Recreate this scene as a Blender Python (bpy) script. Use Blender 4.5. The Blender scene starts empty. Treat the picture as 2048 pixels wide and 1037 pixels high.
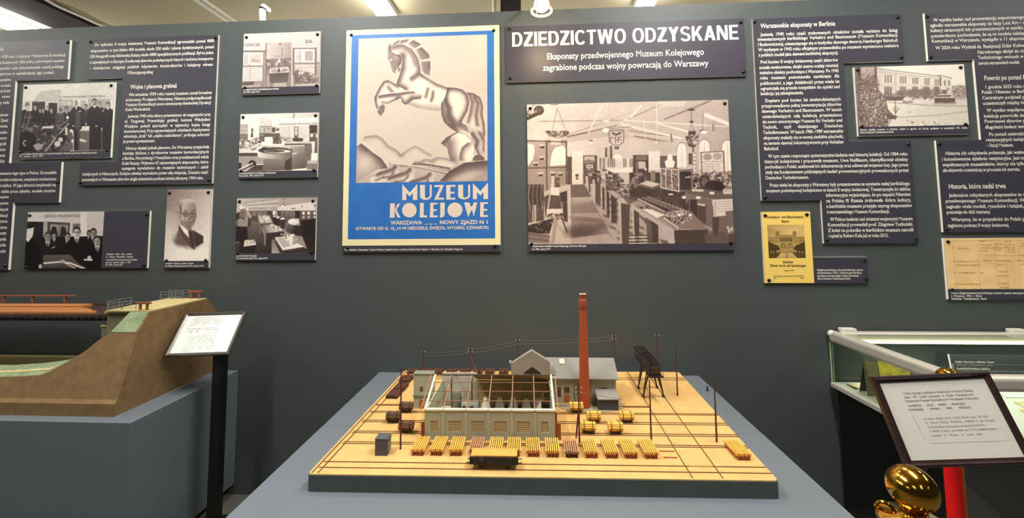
import bpy, bmesh, math, random
import numpy as np
from mathutils import Vector, Matrix

SC = bpy.context.scene
COL = SC.collection
PI = math.pi

# ------------------------------------------------------------------ camera
EYE = np.array([0.0, 0.0, 1.45])
FPX, CX, CY = 800.0, 1024.0, 397.37          # focal length and principal point in pixels of the 2048x1037 frame
YAW, PITCH, ROLL = math.radians(-3.0834), math.radians(3.9013), math.radians(-0.48895)
_cy, _sy, _cp, _sp, _cr, _sr = math.cos(YAW), math.sin(YAW), math.cos(PITCH), math.sin(PITCH), math.cos(ROLL), math.sin(ROLL)
FW = np.array([_sy * _cp, _cy * _cp, _sp])
_r0 = np.array([_cy, -_sy, 0.0])
_u0 = np.cross(_r0, FW)
RT = _cr * _r0 + _sr * _u0
UP = -_sr * _r0 + _cr * _u0
cd = bpy.data.cameras.new('camera')
cam = bpy.data.objects.new('camera', cd)
COL.objects.link(cam)
cam.matrix_world = Matrix(((RT[0], UP[0], -FW[0], EYE[0]), (RT[1], UP[1], -FW[1], EYE[1]), (RT[2], UP[2], -FW[2], EYE[2]), (0, 0, 0, 1)))
cd.sensor_fit = 'HORIZONTAL'
cd.sensor_width = 36.0
cd.lens = FPX / 2048 * 36.0
cd.shift_y = -(518.5 - CY) / 2048
cd.clip_start = 0.02
SC.camera = cam

# ------------------------------------------------------------------ world, exposure, hall light
SC.view_settings.view_transform = 'Standard'
SC.view_settings.look = 'None'
SC.view_settings.gamma = 1.0
SC.view_settings.use_curve_mapping = False
SC.view_settings.exposure = 0.88
wd = bpy.data.worlds.new('hall_ambient')
SC.world = wd
wd.use_nodes = True
wd.node_tree.nodes['Background'].inputs[0].default_value = (0.80, 0.90, 1.0, 1)
wd.node_tree.nodes['Background'].inputs[1].default_value = 0.015

ZC = 3.70          # ceiling height
D = 2.2            # distance from the lens to the partition wall


def area_light(name, loc, sx, sy, power, col=(1, 1, 1), rot=(0, 0, 0)):
    l = bpy.data.lights.new(name, 'AREA')
    l.shape = 'RECTANGLE'
    l.size, l.size_y, l.energy, l.color = sx, sy, power, col
    o = bpy.data.objects.new(name, l)
    o.location, o.rotation_euler = loc, rot
    COL.objects.link(o)
    return o


# rows of fluorescent battens along the hall ceiling (the visible fittings are built with the ceiling)
TUBE = (1.0, 0.97, 0.92)
LAMPX = (-5.45, -1.48, 1.12, 4.2)
for lx in LAMPX:
    for ly, pw in ((3.1, 22), (0.85, 36), (-3.0, 4)):
        area_light('fluorescent_light', (lx, ly, ZC - 0.19), 0.13, 1.5, pw * (0.6 if lx > 4 else 1.0), TUBE)
# fill lights added unseen behind the partition to brighten the plaster ceiling
for ux in (-5.2, -2.6, 0.0, 2.6):
    area_light('hidden_ceiling_fill', (ux, 4.6, 2.45), 1.2, 0.8, 11, (1.0, 0.93, 0.80), (PI, 0, 0))

# ------------------------------------------------------------------ pixel -> place helpers (all measured on the photograph)


def ray(px, py):
    return RT * ((px - CX) / FPX) + UP * ((CY - py) / FPX) + FW


def at_depth(px, py, y=D):
    v = ray(px, py)
    return EYE + v * (y / v[1])


def at_level(px, py, z):
    v = ray(px, py)
    return EYE + v * ((z - EYE[2]) / v[2])


# ------------------------------------------------------------------ materials


def lin(c):
    c = c / 255.0
    return c / 12.92 if c <= 0.04045 else ((c + 0.055) / 1.055) ** 2.4


def rgb(c):
    return (lin(c[0]), lin(c[1]), lin(c[2]), 1.0)


MATS = {}


def mat(name, c, rough=0.6, metal=0.0, var=0.0, scale=8.0, bump=0.0, bscale=200.0, spec=0.5, c2=None, emit=0.0, stretch=None):
    if name in MATS:
        return MATS[name]
    m = bpy.data.materials.new(name)
    m.use_nodes = True
    nt = m.node_tree
    b = nt.nodes['Principled BSDF']
    b.inputs['Base Color'].default_value = rgb(c)
    b.inputs['Roughness'].default_value = rough
    b.inputs['Metallic'].default_value = metal
    b.inputs['Specular IOR Level'].default_value = spec
    tc = nt.nodes.new('ShaderNodeTexCoord')
    src = tc.outputs['Object']
    if stretch:
        mp = nt.nodes.new('ShaderNodeMapping')
        mp.inputs['Scale'].default_value = stretch
        nt.links.new(src, mp.inputs['Vector'])
        src = mp.outputs['Vector']
    if var or c2:
        n = nt.nodes.new('ShaderNodeTexNoise')
        n.inputs['Scale'].default_value = scale
        n.inputs['Detail'].default_value = 6
        n.inputs['Roughness'].default_value = 0.65
        nt.links.new(src, n.inputs['Vector'])
        r = nt.nodes.new('ShaderNodeValToRGB')
        a = [max(0, x * (1 - var)) for x in rgb(c)[:3]] + [1]
        d = [min(1, x * (1 + var)) for x in rgb(c)[:3]] + [1]
        if c2:
            a, d = rgb(c), rgb(c2)
        r.color_ramp.elements[0].position = 0.3
        r.color_ramp.elements[1].position = 0.7
        r.color_ramp.elements[0].color = a
        r.color_ramp.elements[1].color = d
        nt.links.new(n.outputs['Fac'], r.inputs['Fac'])
        nt.links.new(r.outputs['Color'], b.inputs['Base Color'])
    if bump:
        n = nt.nodes.new('ShaderNodeTexNoise')
        n.inputs['Scale'].default_value = bscale
        n.inputs['Detail'].default_value = 3
        nt.links.new(src, n.inputs['Vector'])
        bp = nt.nodes.new('ShaderNodeBump')
        bp.inputs['Strength'].default_value = bump
        bp.inputs['Distance'].default_value = 0.002
        nt.links.new(n.outputs['Fac'], bp.inputs['Height'])
        nt.links.new(bp.outputs['Normal'], b.inputs['Normal'])
    if emit:
        b.inputs['Emission Color'].default_value = rgb(c)
        b.inputs['Emission Strength'].default_value = emit
    MATS[name] = m
    return m


def print_mat(name, rough=0.45):
    """ink printed on a board: the colour comes from the print's own colour attribute"""
    m = bpy.data.materials.new(name)
    m.use_nodes = True
    nt = m.node_tree
    b = nt.nodes['Principled BSDF']
    a = nt.nodes.new('ShaderNodeVertexColor')
    a.layer_name = 'ink'
    nt.links.new(a.outputs['Color'], b.inputs['Base Color'])
    b.inputs['Roughness'].default_value = rough
    b.inputs['Specular IOR Level'].default_value = 0.25
    MATS[name] = m
    return m


def glass_mat(name, tint, gloss=0.1):
    m = bpy.data.materials.new(name)
    m.use_nodes = True
    nt = m.node_tree
    nt.nodes.remove(nt.nodes['Principled BSDF'])
    out = nt.nodes['Material Output']
    t = nt.nodes.new('ShaderNodeBsdfTransparent')
    t.inputs[0].default_value = (*tint, 1)
    g = nt.nodes.new('ShaderNodeBsdfGlossy')
    g.inputs['Roughness'].default_value = 0.02
    f = nt.nodes.new('ShaderNodeFresnel')
    f.inputs['IOR'].default_value = 1.45
    x = nt.nodes.new('ShaderNodeMixShader')
    ge = nt.nodes.new('ShaderNodeNewGeometry')
    mm = nt.nodes.new('ShaderNodeMath')
    mm.operation = 'MULTIPLY_ADD'          # fresnel reflection on the outer faces only: fac = fresnel * (1 - backfacing)
    inv = nt.nodes.new('ShaderNodeMath')
    inv.operation = 'SUBTRACT'
    inv.inputs[0].default_value = 1.0
    nt.links.new(ge.outputs['Backfacing'], inv.inputs[1])
    nt.links.new(f.outputs[0], mm.inputs[0])
    nt.links.new(inv.outputs[0], mm.inputs[1])
    mm.inputs[2].default_value = 0.0
    nt.links.new(mm.outputs[0], x.inputs[0])
    nt.links.new(t.outputs[0], x.inputs[1])
    nt.links.new(g.outputs[0], x.inputs[2])
    nt.links.new(x.outputs[0], out.inputs[0])
    MATS[name] = m
    return m


# ------------------------------------------------------------------ mesh building


def world_loc(o):
    p = np.zeros(3)
    while o is not None:
        p += np.array(o.location)
        o = o.parent
    return p


class MB:
    def __init__(self):
        self.v, self.f, self.mi = [], [], []

    def add(self, vs, fs, mi=0):
        n = len(self.v)
        self.v += [tuple(float(c) for c in p) for p in vs]
        self.f += [tuple(i + n for i in f) for f in fs]
        self.mi += [mi] * len(fs)
        return self

    def box(self, lo, hi, rz=0.0, mi=0, piv=None):
        (x0, y0, z0), (x1, y1, z1) = lo, hi
        vs = [(x0, y0, z0), (x1, y0, z0), (x1, y1, z0), (x0, y1, z0), (x0, y0, z1), (x1, y0, z1), (x1, y1, z1), (x0, y1, z1)]
        if rz:
            px, py = piv if piv else ((x0 + x1) / 2, (y0 + y1) / 2)
            c, s = math.cos(rz), math.sin(rz)
            vs = [(px + (x - px) * c - (y - py) * s, py + (x - px) * s + (y - py) * c, z) for x, y, z in vs]
        return self.add(vs, [(3, 2, 1, 0), (4, 5, 6, 7), (0, 1, 5, 4), (1, 2, 6, 5), (2, 3, 7, 6), (3, 0, 4, 7)], mi)

    def hexa(self, bot, top, mi=0):
        """eight-cornered solid from four bottom and four top points (counter-clockwise from above)"""
        return self.add(list(bot) + list(top), [(3, 2, 1, 0), (4, 5, 6, 7), (0, 1, 5, 4), (1, 2, 6, 5), (2, 3, 7, 6), (3, 0, 4, 7)], mi)

    def prism(self, pts, ax, a, b, mi=0, mi_side=None):
        """2D polygon extruded along an axis: ax 'y' -> pts are (x,z); 'x' -> (y,z); 'z' -> (x,y)"""
        n = len(pts)
        ar = sum(pts[i][0] * pts[(i + 1) % n][1] - pts[(i + 1) % n][0] * pts[i][1] for i in range(n))
        if ar < 0:
            pts = pts[::-1]
        mk = {'y': lambda p, t: (p[0], t, p[1]), 'x': lambda p, t: (t, p[0], p[1]), 'z': lambda p, t: (p[0], p[1], t)}[ax]
        if a > b:
            a, b = b, a
        A = [mk(p, a) for p in pts]
        B = [mk(p, b) for p in pts]
        fr, bk = tuple(range(n)), tuple(range(2 * n - 1, n - 1, -1))
        sd = [(i, i + n, (i + 1) % n + n, (i + 1) % n) for i in range(n)]
        if ax != 'y':
            fr, bk = fr[::-1], bk[::-1]
            sd = [s[::-1] for s in sd]
        self.add(A + B, [fr], mi)
        base = len(self.v) - 2 * n
        rest = [bk] + sd
        self.f += [tuple(i + base for i in f) for f in rest]
        self.mi += [mi if mi_side is None else mi_side] * len(rest)
        return self

    def tube(self, path, r, n=8, cap=True, r2=None, mi=0):
        P = [np.array(p, float) for p in path]
        m = len(P)
        vs, fs = [], []
        prev = None
        for i in range(m):
            t = P[min(i + 1, m - 1)] - P[max(i - 1, 0)]
            t /= np.linalg.norm(t) + 1e-12
            if prev is None:
                a = np.array([0, 0, 1.0]) if abs(t[2]) < 0.9 else np.array([1.0, 0, 0])
            else:
                a = prev
            u = a - t * (a @ t)
            u /= np.linalg.norm(u)
            prev = u
            w = np.cross(t, u)
            rr = r if r2 is None else r + (r2 - r) * i / (m - 1)
            for k in range(n):
                an = 2 * PI * k / n + PI / n
                vs.append(P[i] + rr * (math.cos(an) * u + math.sin(an) * w))
        for i in range(m - 1):
            for k in range(n):
                k2 = (k + 1) % n
                fs.append((i * n + k, i * n + k2, (i + 1) * n + k2, (i + 1) * n + k))
        if cap:
            fs.append(tuple(range(n))[::-1])
            fs.append(tuple((m - 1) * n + k for k in range(n)))
        return self.add(vs, fs, mi)

    def bar(self, p, q, r, mi=0):
        return self.tube([p, q], r * 1.414, 4, True, None, mi)

    def lathe(self, prof, c=(0, 0, 0), n=32, mi=0):
        vs, fs = [], []
        for r, z in prof:
            for k in range(n):
                a = 2 * PI * k / n
                vs.append((c[0] + r * math.cos(a), c[1] + r * math.sin(a), c[2] + z))
        for i in range(len(prof) - 1):
            for k in range(n):
                k2 = (k + 1) % n
                fs.append((i * n + k, i * n + k2, (i + 1) * n + k2, (i + 1) * n + k))
        fs.append(tuple(range(n))[::-1])
        fs.append(tuple((len(prof) - 1) * n + k for k in range(n)))
        return self.add(vs, fs, mi)

    def torus(self, c, R, r, axis='z', n=24, k=8, arc=2 * PI, start=0.0):
        path = []
        for i in range(n + 1):
            a = start + arc * i / n
            x, y = R * math.cos(a), R * math.sin(a)
            path.append({'z': (c[0] + x, c[1] + y, c[2]), 'y': (c[0] + x, c[1], c[2] + y), 'x': (c[0], c[1] + x, c[2] + y)}[axis])
        return self.tube(path, r, k, True)

    def ball(self, c, r, n=24, sq=(1, 1, 1)):
        vs, fs = [], []
        m = n // 2
        for i in range(m + 1):
            t = PI * i / m
            for k in range(n):
                a = 2 * PI * k / n
                vs.append((c[0] + sq[0] * r * math.sin(t) * math.cos(a), c[1] + sq[1] * r * math.sin(t) * math.sin(a), c[2] + sq[2] * r * math.cos(t)))
        for i in range(m):
            for k in range(n):
                k2 = (k + 1) % n
                fs.append((i * n + k, (i + 1) * n + k, (i + 1) * n + k2, i * n + k2))
        return self.add(vs, fs)

    def build(self, name, mats, parent=None, smooth=False, bevel=0.0, seg=2):
        me = bpy.data.meshes.new(name)
        off = world_loc(parent) if parent is not None else np.zeros(3)
        me.from_pydata([(p[0] - off[0], p[1] - off[1], p[2] - off[2]) for p in self.v], [], self.f)
        if not isinstance(mats, (list, tuple)):
            mats = [mats]
        for m in mats:
            me.materials.append(m)
        me.polygons.foreach_set('material_index', self.mi)
        if smooth:
            me.polygons.foreach_set('use_smooth', [True] * len(self.f))
        me.validate()
        me.update()
        o = bpy.data.objects.new(name, me)
        COL.objects.link(o)
        if parent is not None:
            o.parent = parent
        if bevel:
            b = o.modifiers.new('bevel', 'BEVEL')
            b.width, b.segments, b.limit_method, b.angle_limit = bevel, seg, 'ANGLE', math.radians(40)
        if smooth:
            try:
                e = o.modifiers.new('split', 'EDGE_SPLIT')
                e.split_angle = math.radians(40)
            except Exception:
                pass
        return o


def tag(o, label, cat, group=None):
    o['label'] = label
    o['category'] = cat
    if group:
        o['group'] = group
    return o


def thing(name, label, cat, loc=(0, 0, 0), group=None):
    o = bpy.data.objects.new(name, None)
    o.empty_display_size = 0.05
    COL.objects.link(o)
    o.location = tuple(float(c) for c in loc)
    return tag(o, label, cat, group)


def struct(o):
    o['kind'] = 'structure'
    return o


def copy_tree(o, loc=None, rz=None, label=None, parent=None, s=None):
    c = o.copy()
    COL.objects.link(c)
    c.parent = parent
    if loc is not None:
        c.location = tuple(float(v) for v in loc)
    if rz is not None:
        c.rotation_euler = (0, 0, rz)
    if s is not None:
        c.scale = s
    if label:
        c['label'] = label
    for ch in [x for x in bpy.data.objects if x.parent == o]:
        copy_tree(ch, parent=c)
    return c


# ------------------------------------------------------------------ the setting
M_WALL = mat('painted_partition', (70, 76, 76), 0.55, var=0.05, scale=3, bump=0.12, bscale=260)
M_FLOOR = mat('floor_carpet', (84, 82, 74), 0.95, var=0.18, scale=40, bump=0.4, bscale=300)
M_CEIL = mat('ceiling_plaster', (172, 162, 136), 0.9, var=0.06, scale=1.2)
M_BEAM = mat('dark_timber', (34, 24, 19), 0.8, var=0.3, scale=6)
M_WHITE = mat('white_enamel', (214, 212, 200), 0.45)
M_TUBE = mat('fluorescent_diffuser', (255, 252, 244), 0.4, emit=14.0)
M_TUBE2 = mat('fluorescent_diffuser_dim', (255, 250, 236), 0.4, emit=4.0)
M_PLINTH = mat('plinth_paint', (98, 107, 114), 0.6, var=0.03, scale=5, bump=0.15, bscale=300)
M_BLACK = mat('black_plastic', (18, 17, 18), 0.35)

struct(MB().box((-6.5, D, 0), (6.5, D + 0.12, 2.672)).build('wall_back', M_WALL))
struct(MB().box((-9, -6, -0.1), (9, 9, 0)).build('floor', M_FLOOR))
struct(MB().box((-9, -6, ZC), (9, 9, ZC + 0.1)).build('ceiling', M_CEIL))
# timber beam beside the pale ceiling panel, and the thin conduits that run with it towards the wall
struct(MB().box((-5.18, -5.5, ZC - 0.07), (-4.72, 8.5, ZC)).build('trim_1', M_BEAM))
struct(MB().box((-5.95, -5.5, ZC - 0.05), (-5.19, 8.5, ZC)).build('trim_2', mat('ceiling_panel', (196, 188, 162), 0.8)))
cab = MB()
pth = []
for i in range(60):
    y = 2.4 + i * 0.06
    pth.append((-4.66 + 0.012 * math.sin(i * 0.9) + 0.02 * math.sin(i * 0.23), y, ZC - 0.03 - 0.012 * abs(math.sin(i * 0.35))))
cab.tube(pth, 0.013, 6)
tag(cab.build('ceiling_cable', M_WHITE, smooth=True), 'pale cable sagging along the edge of the dark ceiling beam', 'cable')
cb = MB().box((-3.30, 2.3, ZC - 0.025), (-3.26, 8, ZC)).box((-3.22, 2.3, ZC - 0.02), (-3.20, 8, ZC))
tag(cb.build('cable_trunking', M_WHITE), 'thin white double cable trunking on the beige ceiling, left of the white pipe', 'trunking')
for lx, lab in ((-5.45, 'glowing fluorescent ceiling light over the pale panel at far left'), (-1.48, 'glowing fluorescent ceiling light above the blue horse poster'),
                (1.12, 'glowing fluorescent ceiling light above the word ODZYSKANE')):
    for ly in (3.1, 0.85, -3.0):
        t = thing('fluorescent_light', lab if ly > 3 else lab.replace('glowing', 'more forward glowing'), 'ceiling light', (lx, ly + 0.05, ZC), 'ceiling lights')
        MB().box((lx - 0.085, ly - 0.78, ZC - 0.06), (lx + 0.085, ly + 0.88, ZC)).build('housing', M_WHITE, t)
        MB().box((lx - 0.07, ly - 0.76, ZC - 0.15), (lx + 0.07, ly + 0.86, ZC - 0.0605)).build('diffuser', M_TUBE if ly > 0 else M_TUBE2, t, bevel=0.02)
# service pipe and column standing behind the partition
p = at_depth(525, 30, 2.9)
pp = MB().tube([(p[0], 2.9, 0), (p[0], 2.9, 3.05), (p[0] - 0.006, 2.9, 3.14), (p[0] - 0.03, 2.95, 3.2), (p[0] - 0.1, 3.1, 3.26)], 0.024, 16)
t = thing('service_pipe', 'white vertical pipe with a bend behind the partition top', 'pipe', (p[0], 2.9, 0))
pp.build('pipe', M_WHITE, t, smooth=True)
MB().lathe([(0.0255, 0), (0.0255, 0.008)], (p[0], 2.9, at_depth(525, 18, 2.9)[2]), 16).build('pipe_clamp', M_BLACK, t)
a, b = at_depth(1001, 15, 3.2), at_depth(1041, 15, 3.2)
tag(MB().box((a[0], 3.2, 0), (b[0], 3.36, ZC)).build('timber_column', M_BEAM), 'dark brown column behind the partition, left of the warm lamp', 'column')
a, b = at_depth(984, 15, 3.15), at_depth(998, 15, 3.15)
tag(MB().tube([((a[0] + b[0]) / 2, 3.15, 0), ((a[0] + b[0]) / 2, 3.15, ZC)], (b[0] - a[0]) / 2, 16).build('steel_pipe', mat('grey_pipe', (150, 140, 118), 0.4, 0.3), smooth=True),
    'thin grey vertical pipe beside the dark brown column', 'pipe')

# ------------------------------------------------------------------ painter for the printed pictures


def homog(src, dst):
    A = []
    for (X, Y), (x, y) in zip(src, dst):
        A += [[X, Y, 1, 0, 0, 0, -x * X, -x * Y, -x], [0, 0, 0, X, Y, 1, -y * X, -y * Y, -y]]
    return np.linalg.svd(np.array(A, float))[2][-1].reshape(3, 3)


def happly(h, x, y):
    w = h[2, 0] * x + h[2, 1] * y + h[2, 2]
    return (h[0, 0] * x + h[0, 1] * y + h[0, 2]) / w, (h[1, 0] * x + h[1, 1] * y + h[1, 2]) / w


class Pic:
    """grey-scale print; drawing coordinates are those of its own sheet, given by the sheet's four corners TL,TR,BR,BL"""

    tone = np.array([1.04, 1.045, 1.08])

    def __init__(self, quad, w, h, base=0.8, seed=1):
        S = 2
        self.w, self.h, self.S = w, h, S
        W, H = w * S, h * S
        self.W, self.H = W, H
        unit = [(0, 0), (1, 0), (1, 1), (0, 1)]
        self.h1 = homog(unit, quad)
        self.h2 = homog(quad, unit)
        gx, gy = np.meshgrid((np.arange(W) + 0.5) / W, (np.arange(H) + 0.5) / H)
        self.X, self.Y = happly(self.h1, gx, gy)
        self.g = np.full((H, W), float(base))
        self.rs = np.random.RandomState(seed)
        self.R = random.Random(seed)

    def win(self, xs, ys, pad=0):
        xs, ys = np.array(xs, float), np.array(ys, float)
        cx = [xs.min() - pad, xs.max() + pad]
        cyy = [ys.min() - pad, ys.max() + pad]
        ux, uy = happly(self.h2, np.array([cx[0], cx[1], cx[1], cx[0]]), np.array([cyy[0], cyy[0], cyy[1], cyy[1]]))
        i0, i1 = int(max(0, math.floor(uy.min() * self.H) - 1)), int(min(self.H, math.ceil(uy.max() * self.H) + 1))
        j0, j1 = int(max(0, math.floor(ux.min() * self.W) - 1)), int(min(self.W, math.ceil(ux.max() * self.W) + 1))
        return (slice(i0, max(i0, i1)), slice(j0, max(j0, j1)))

    def inside(self, pts, sl):
        X, Y = self.X[sl], self.Y[sl]
        m = np.zeros(X.shape, bool)
        n = len(pts)
        for i in range(n):
            x0, y0 = pts[i]
            x1, y1 = pts[(i + 1) % n]
            if y0 == y1:
                continue
            c = ((y0 > Y) != (y1 > Y)) & (X < (x1 - x0) * (Y - y0) / (y1 - y0) + x0)
            m ^= c
        return m

    def val(self, v, sl):
        if isinstance(v, tuple):
            a, b, p, q = v
            X, Y = self.X[sl], self.Y[sl]
            dx, dy = q[0] - p[0], q[1] - p[1]
            t = np.clip(((X - p[0]) * dx + (Y - p[1]) * dy) / (dx * dx + dy * dy), 0, 1)
            return a + (b - a) * t
        return v

    def poly(self, pts, v, alpha=1.0):
        sl = self.win([p[0] for p in pts], [p[1] for p in pts])
        m = self.inside(pts, sl)
        g = self.g[sl]
        vv = self.val(v, sl)
        self.g[sl] = np.where(m, g + alpha * (vv - g), g)
        return self

    def rect(self, x0, y0, x1, y1, v, alpha=1.0):
        return self.poly([(x0, y0), (x1, y0), (x1, y1), (x0, y1)], v, alpha)

    def ell(self, cx, cy, rx, ry, v, ang=0.0, alpha=1.0, soft=0.0):
        R = max(rx, ry) * (1.3 if soft else 1.0)
        sl = self.win([cx - R, cx + R], [cy - R, cy + R])
        c, s = math.cos(ang), math.sin(ang)
        X, Y = self.X[sl] - cx, self.Y[sl] - cy
        d = np.sqrt(((X * c + Y * s) / rx) ** 2 + ((-X * s + Y * c) / ry) ** 2)
        m = np.clip((1 + soft / 2 - d) / soft, 0, 1) if soft else (d < 1).astype(float)
        g = self.g[sl]
        self.g[sl] = g + alpha * m * (self.val(v, sl) - g)
        return self

    def dist(self, pts, sl):
        X, Y = self.X[sl], self.Y[sl]
        d = np.full(X.shape, 1e9)
        for (x0, y0), (x1, y1) in zip(pts[:-1], pts[1:]):
            dx, dy = x1 - x0, y1 - y0
            t = np.clip(((X - x0) * dx + (Y - y0) * dy) / (dx * dx + dy * dy + 1e-9), 0, 1)
            d = np.minimum(d, np.hypot(X - x0 - t * dx, Y - y0 - t * dy))
        return d

    def line(self, pts, w, v, alpha=1.0, soft=0.0):
        sl = self.win([p[0] for p in pts], [p[1] for p in pts], w + soft)
        d = self.dist(pts, sl)
        m = np.clip((w / 2 + soft - d) / soft, 0, 1) if soft else (d < w / 2).astype(float)
        g = self.g[sl]
        self.g[sl] = g + alpha * m * (self.val(v, sl) - g)
        return self

    def rim(self, clip, curve, radius, v, alpha=1.0):
        """airbrushed edge: inside the clip shape, fading away from the curve"""
        sl = self.win([p[0] for p in clip], [p[1] for p in clip])
        m = self.inside(clip, sl)
        d = self.dist(curve, sl)
        a = alpha * np.exp(-(d / radius) ** 2) * m
        self.g[sl] = self.g[sl] + a * (v - self.g[sl])
        return self

    def clutter(self, pts, n, lo, hi, size, asp=1.0):
        sl = self.win([p[0] for p in pts], [p[1] for p in pts])
        keep = self.g.copy()
        m = self.inside(pts, sl)
        xs, ys = [p[0] for p in pts], [p[1] for p in pts]
        for _ in range(n):
            x, y = self.R.uniform(min(xs), max(xs)), self.R.uniform(min(ys), max(ys))
            s = size * self.R.uniform(0.4, 1.3)
            v = self.R.uniform(lo, hi)
            k = self.R.random()
            if k < 0.45:
                self.ell(x, y, s * asp, s * 0.6, v, self.R.uniform(0, 3))
            elif k < 0.8:
                a = self.R.uniform(0, PI)
                self.line([(x - s * math.cos(a) * 1.5, y - s * math.sin(a) * 1.5), (x + s * math.cos(a) * 1.5, y + s * math.sin(a) * 1.5)], s * 0.35, v)
            else:
                self.rect(x - s * asp, y - s * 0.6, x + s * asp, y + s * 0.6, v)
        new = np.where(m, self.g[sl], keep[sl])
        self.g = keep
        self.g[sl] = new
        return self

    def person(self, x, y, s, suit=0.12, face=0.72, hair=0.2, to=None, light=None):
        """small standing figure in a dark suit: x,y centre of the face, s half the face height"""
        to = to or y + 7 * s
        sh = 2.1 * s
        self.poly([(x - 0.6 * s, y + 0.8 * s), (x + 0.6 * s, y + 0.8 * s), (x + sh * 0.9, y + 1.7 * s), (x + sh, y + 3 * s), (x + sh * 0.95, to), (x - sh * 0.95, to), (x - sh, y + 3 * s), (x - sh * 0.9, y + 1.7 * s)], suit)
        self.poly([(x - 0.55 * s, y + 0.8 * s), (x + 0.55 * s, y + 0.8 * s), (x + 0.05 * s, y + 2.5 * s)], 0.85)
        self.line([(x, y + 1.2 * s), (x, y + 2.4 * s)], 0.25 * s, 0.15)
        self.ell(x, y - 0.25 * s, 0.78 * s, 1.02 * s, hair)
        self.ell(x, y + 0.08 * s, 0.68 * s, 0.92 * s, (face, face * 0.72, (x - 0.5 * s, y), (x + 0.7 * s, y)))
        for e in (-0.27, 0.27):
            self.ell(x + e * s, y - 0.1 * s, 0.17 * s, 0.09 * s, 0.25)
        self.line([(x, y), (x + 0.05 * s, y + 0.3 * s)], 0.1 * s, face * 0.65)
        self.line([(x - 0.2 * s, y + 0.52 * s), (x + 0.2 * s, y + 0.52 * s)], 0.1 * s, 0.3)
        return self

    def noise(self, amp, n=40):
        a = self.rs.rand(max(2, self.H // n + 2), max(2, self.W // n + 2)) - 0.5
        yi, xi = np.linspace(0, a.shape[0] - 1.001, self.H), np.linspace(0, a.shape[1] - 1.001, self.W)
        y0, x0 = yi.astype(int), xi.astype(int)
        fy, fx = (yi - y0)[:, None], (xi - x0)[None, :]
        b = (a[y0][:, x0] * (1 - fy) * (1 - fx) + a[y0 + 1][:, x0] * fy * (1 - fx) + a[y0][:, x0 + 1] * (1 - fy) * fx + a[y0 + 1][:, x0 + 1] * fy * fx)
        self.g += amp * b
        return self

    def out(self, dark, light, mid=None):
        g = self.g.reshape(self.h, self.S, self.w, self.S).mean((1, 3))
        k = np.pad(g, 1, mode='edge')
        g = (k[:-2, 1:-1] + k[2:, 1:-1] + k[1:-1, :-2] + k[1:-1, 2:] + 4 * g) / 8
        g = np.clip((g - 0.48) * 1.16 + 0.5, 0, 1)[..., None]
        d, l = np.array(dark, float) / 255, np.minimum(np.array(light, float) / 255 * self.tone, 1)
        c = d + (l - d) * g
        if mid is not None:
            mm = np.array(mid, float) / 255
            c = np.where(g < 0.5, d + (mm - d) * g * 2, mm + (l - mm) * (g * 2 - 1))
        return np.where(c <= 0.04045, c / 12.92, ((c + 0.055) / 1.055) ** 2.4)


M_PRINT = print_mat('printed_photo', 0.42)


def print_mesh(name, col, x0, x1, z0, z1, y, parent, m=None):
    """a printed sheet facing the viewer on the board: one vertex per printed dot"""
    h, w = col.shape[:2]
    ox, oy, oz = world_loc(parent)
    gx, gz = np.meshgrid(np.linspace(x0, x1, w), np.linspace(z1, z0, h))
    co = np.stack([gx - ox, np.full_like(gx, y - oy), gz - oz], -1).reshape(-1, 3).astype(np.float32)
    idx = np.arange(h * w).reshape(h, w)
    q = np.stack([idx[1:, :-1], idx[1:, 1:], idx[:-1, 1:], idx[:-1, :-1]], -1).reshape(-1, 4)
    me = bpy.data.meshes.new(name)
    me.vertices.add(h * w)
    me.vertices.foreach_set('co', co.ravel())
    me.loops.add(q.size)
    me.loops.foreach_set('vertex_index', q.ravel().astype(np.int32))
    me.polygons.add(len(q))
    me.polygons.foreach_set('loop_start', np.arange(0, q.size, 4, dtype=np.int32))
    me.update(calc_edges=True)
    at = me.color_attributes.new('ink', 'FLOAT_COLOR', 'POINT')
    rgba = np.ones((h * w, 4), np.float32)
    rgba[:, :3] = col.reshape(-1, 3)
    at.data.foreach_set('color', rgba.ravel())
    me.materials.append(m or M_PRINT)
    o = bpy.data.objects.new(name, me)
    COL.objects.link(o)
    o.parent = parent
    return o


# ------------------------------------------------------------------ lettering
GLY = {}
BASE = dict(zip('ąęśćńóźżĄĘŚĆŃÓŹŻ', 'aescnozzAESCNOZZ'))


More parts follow.
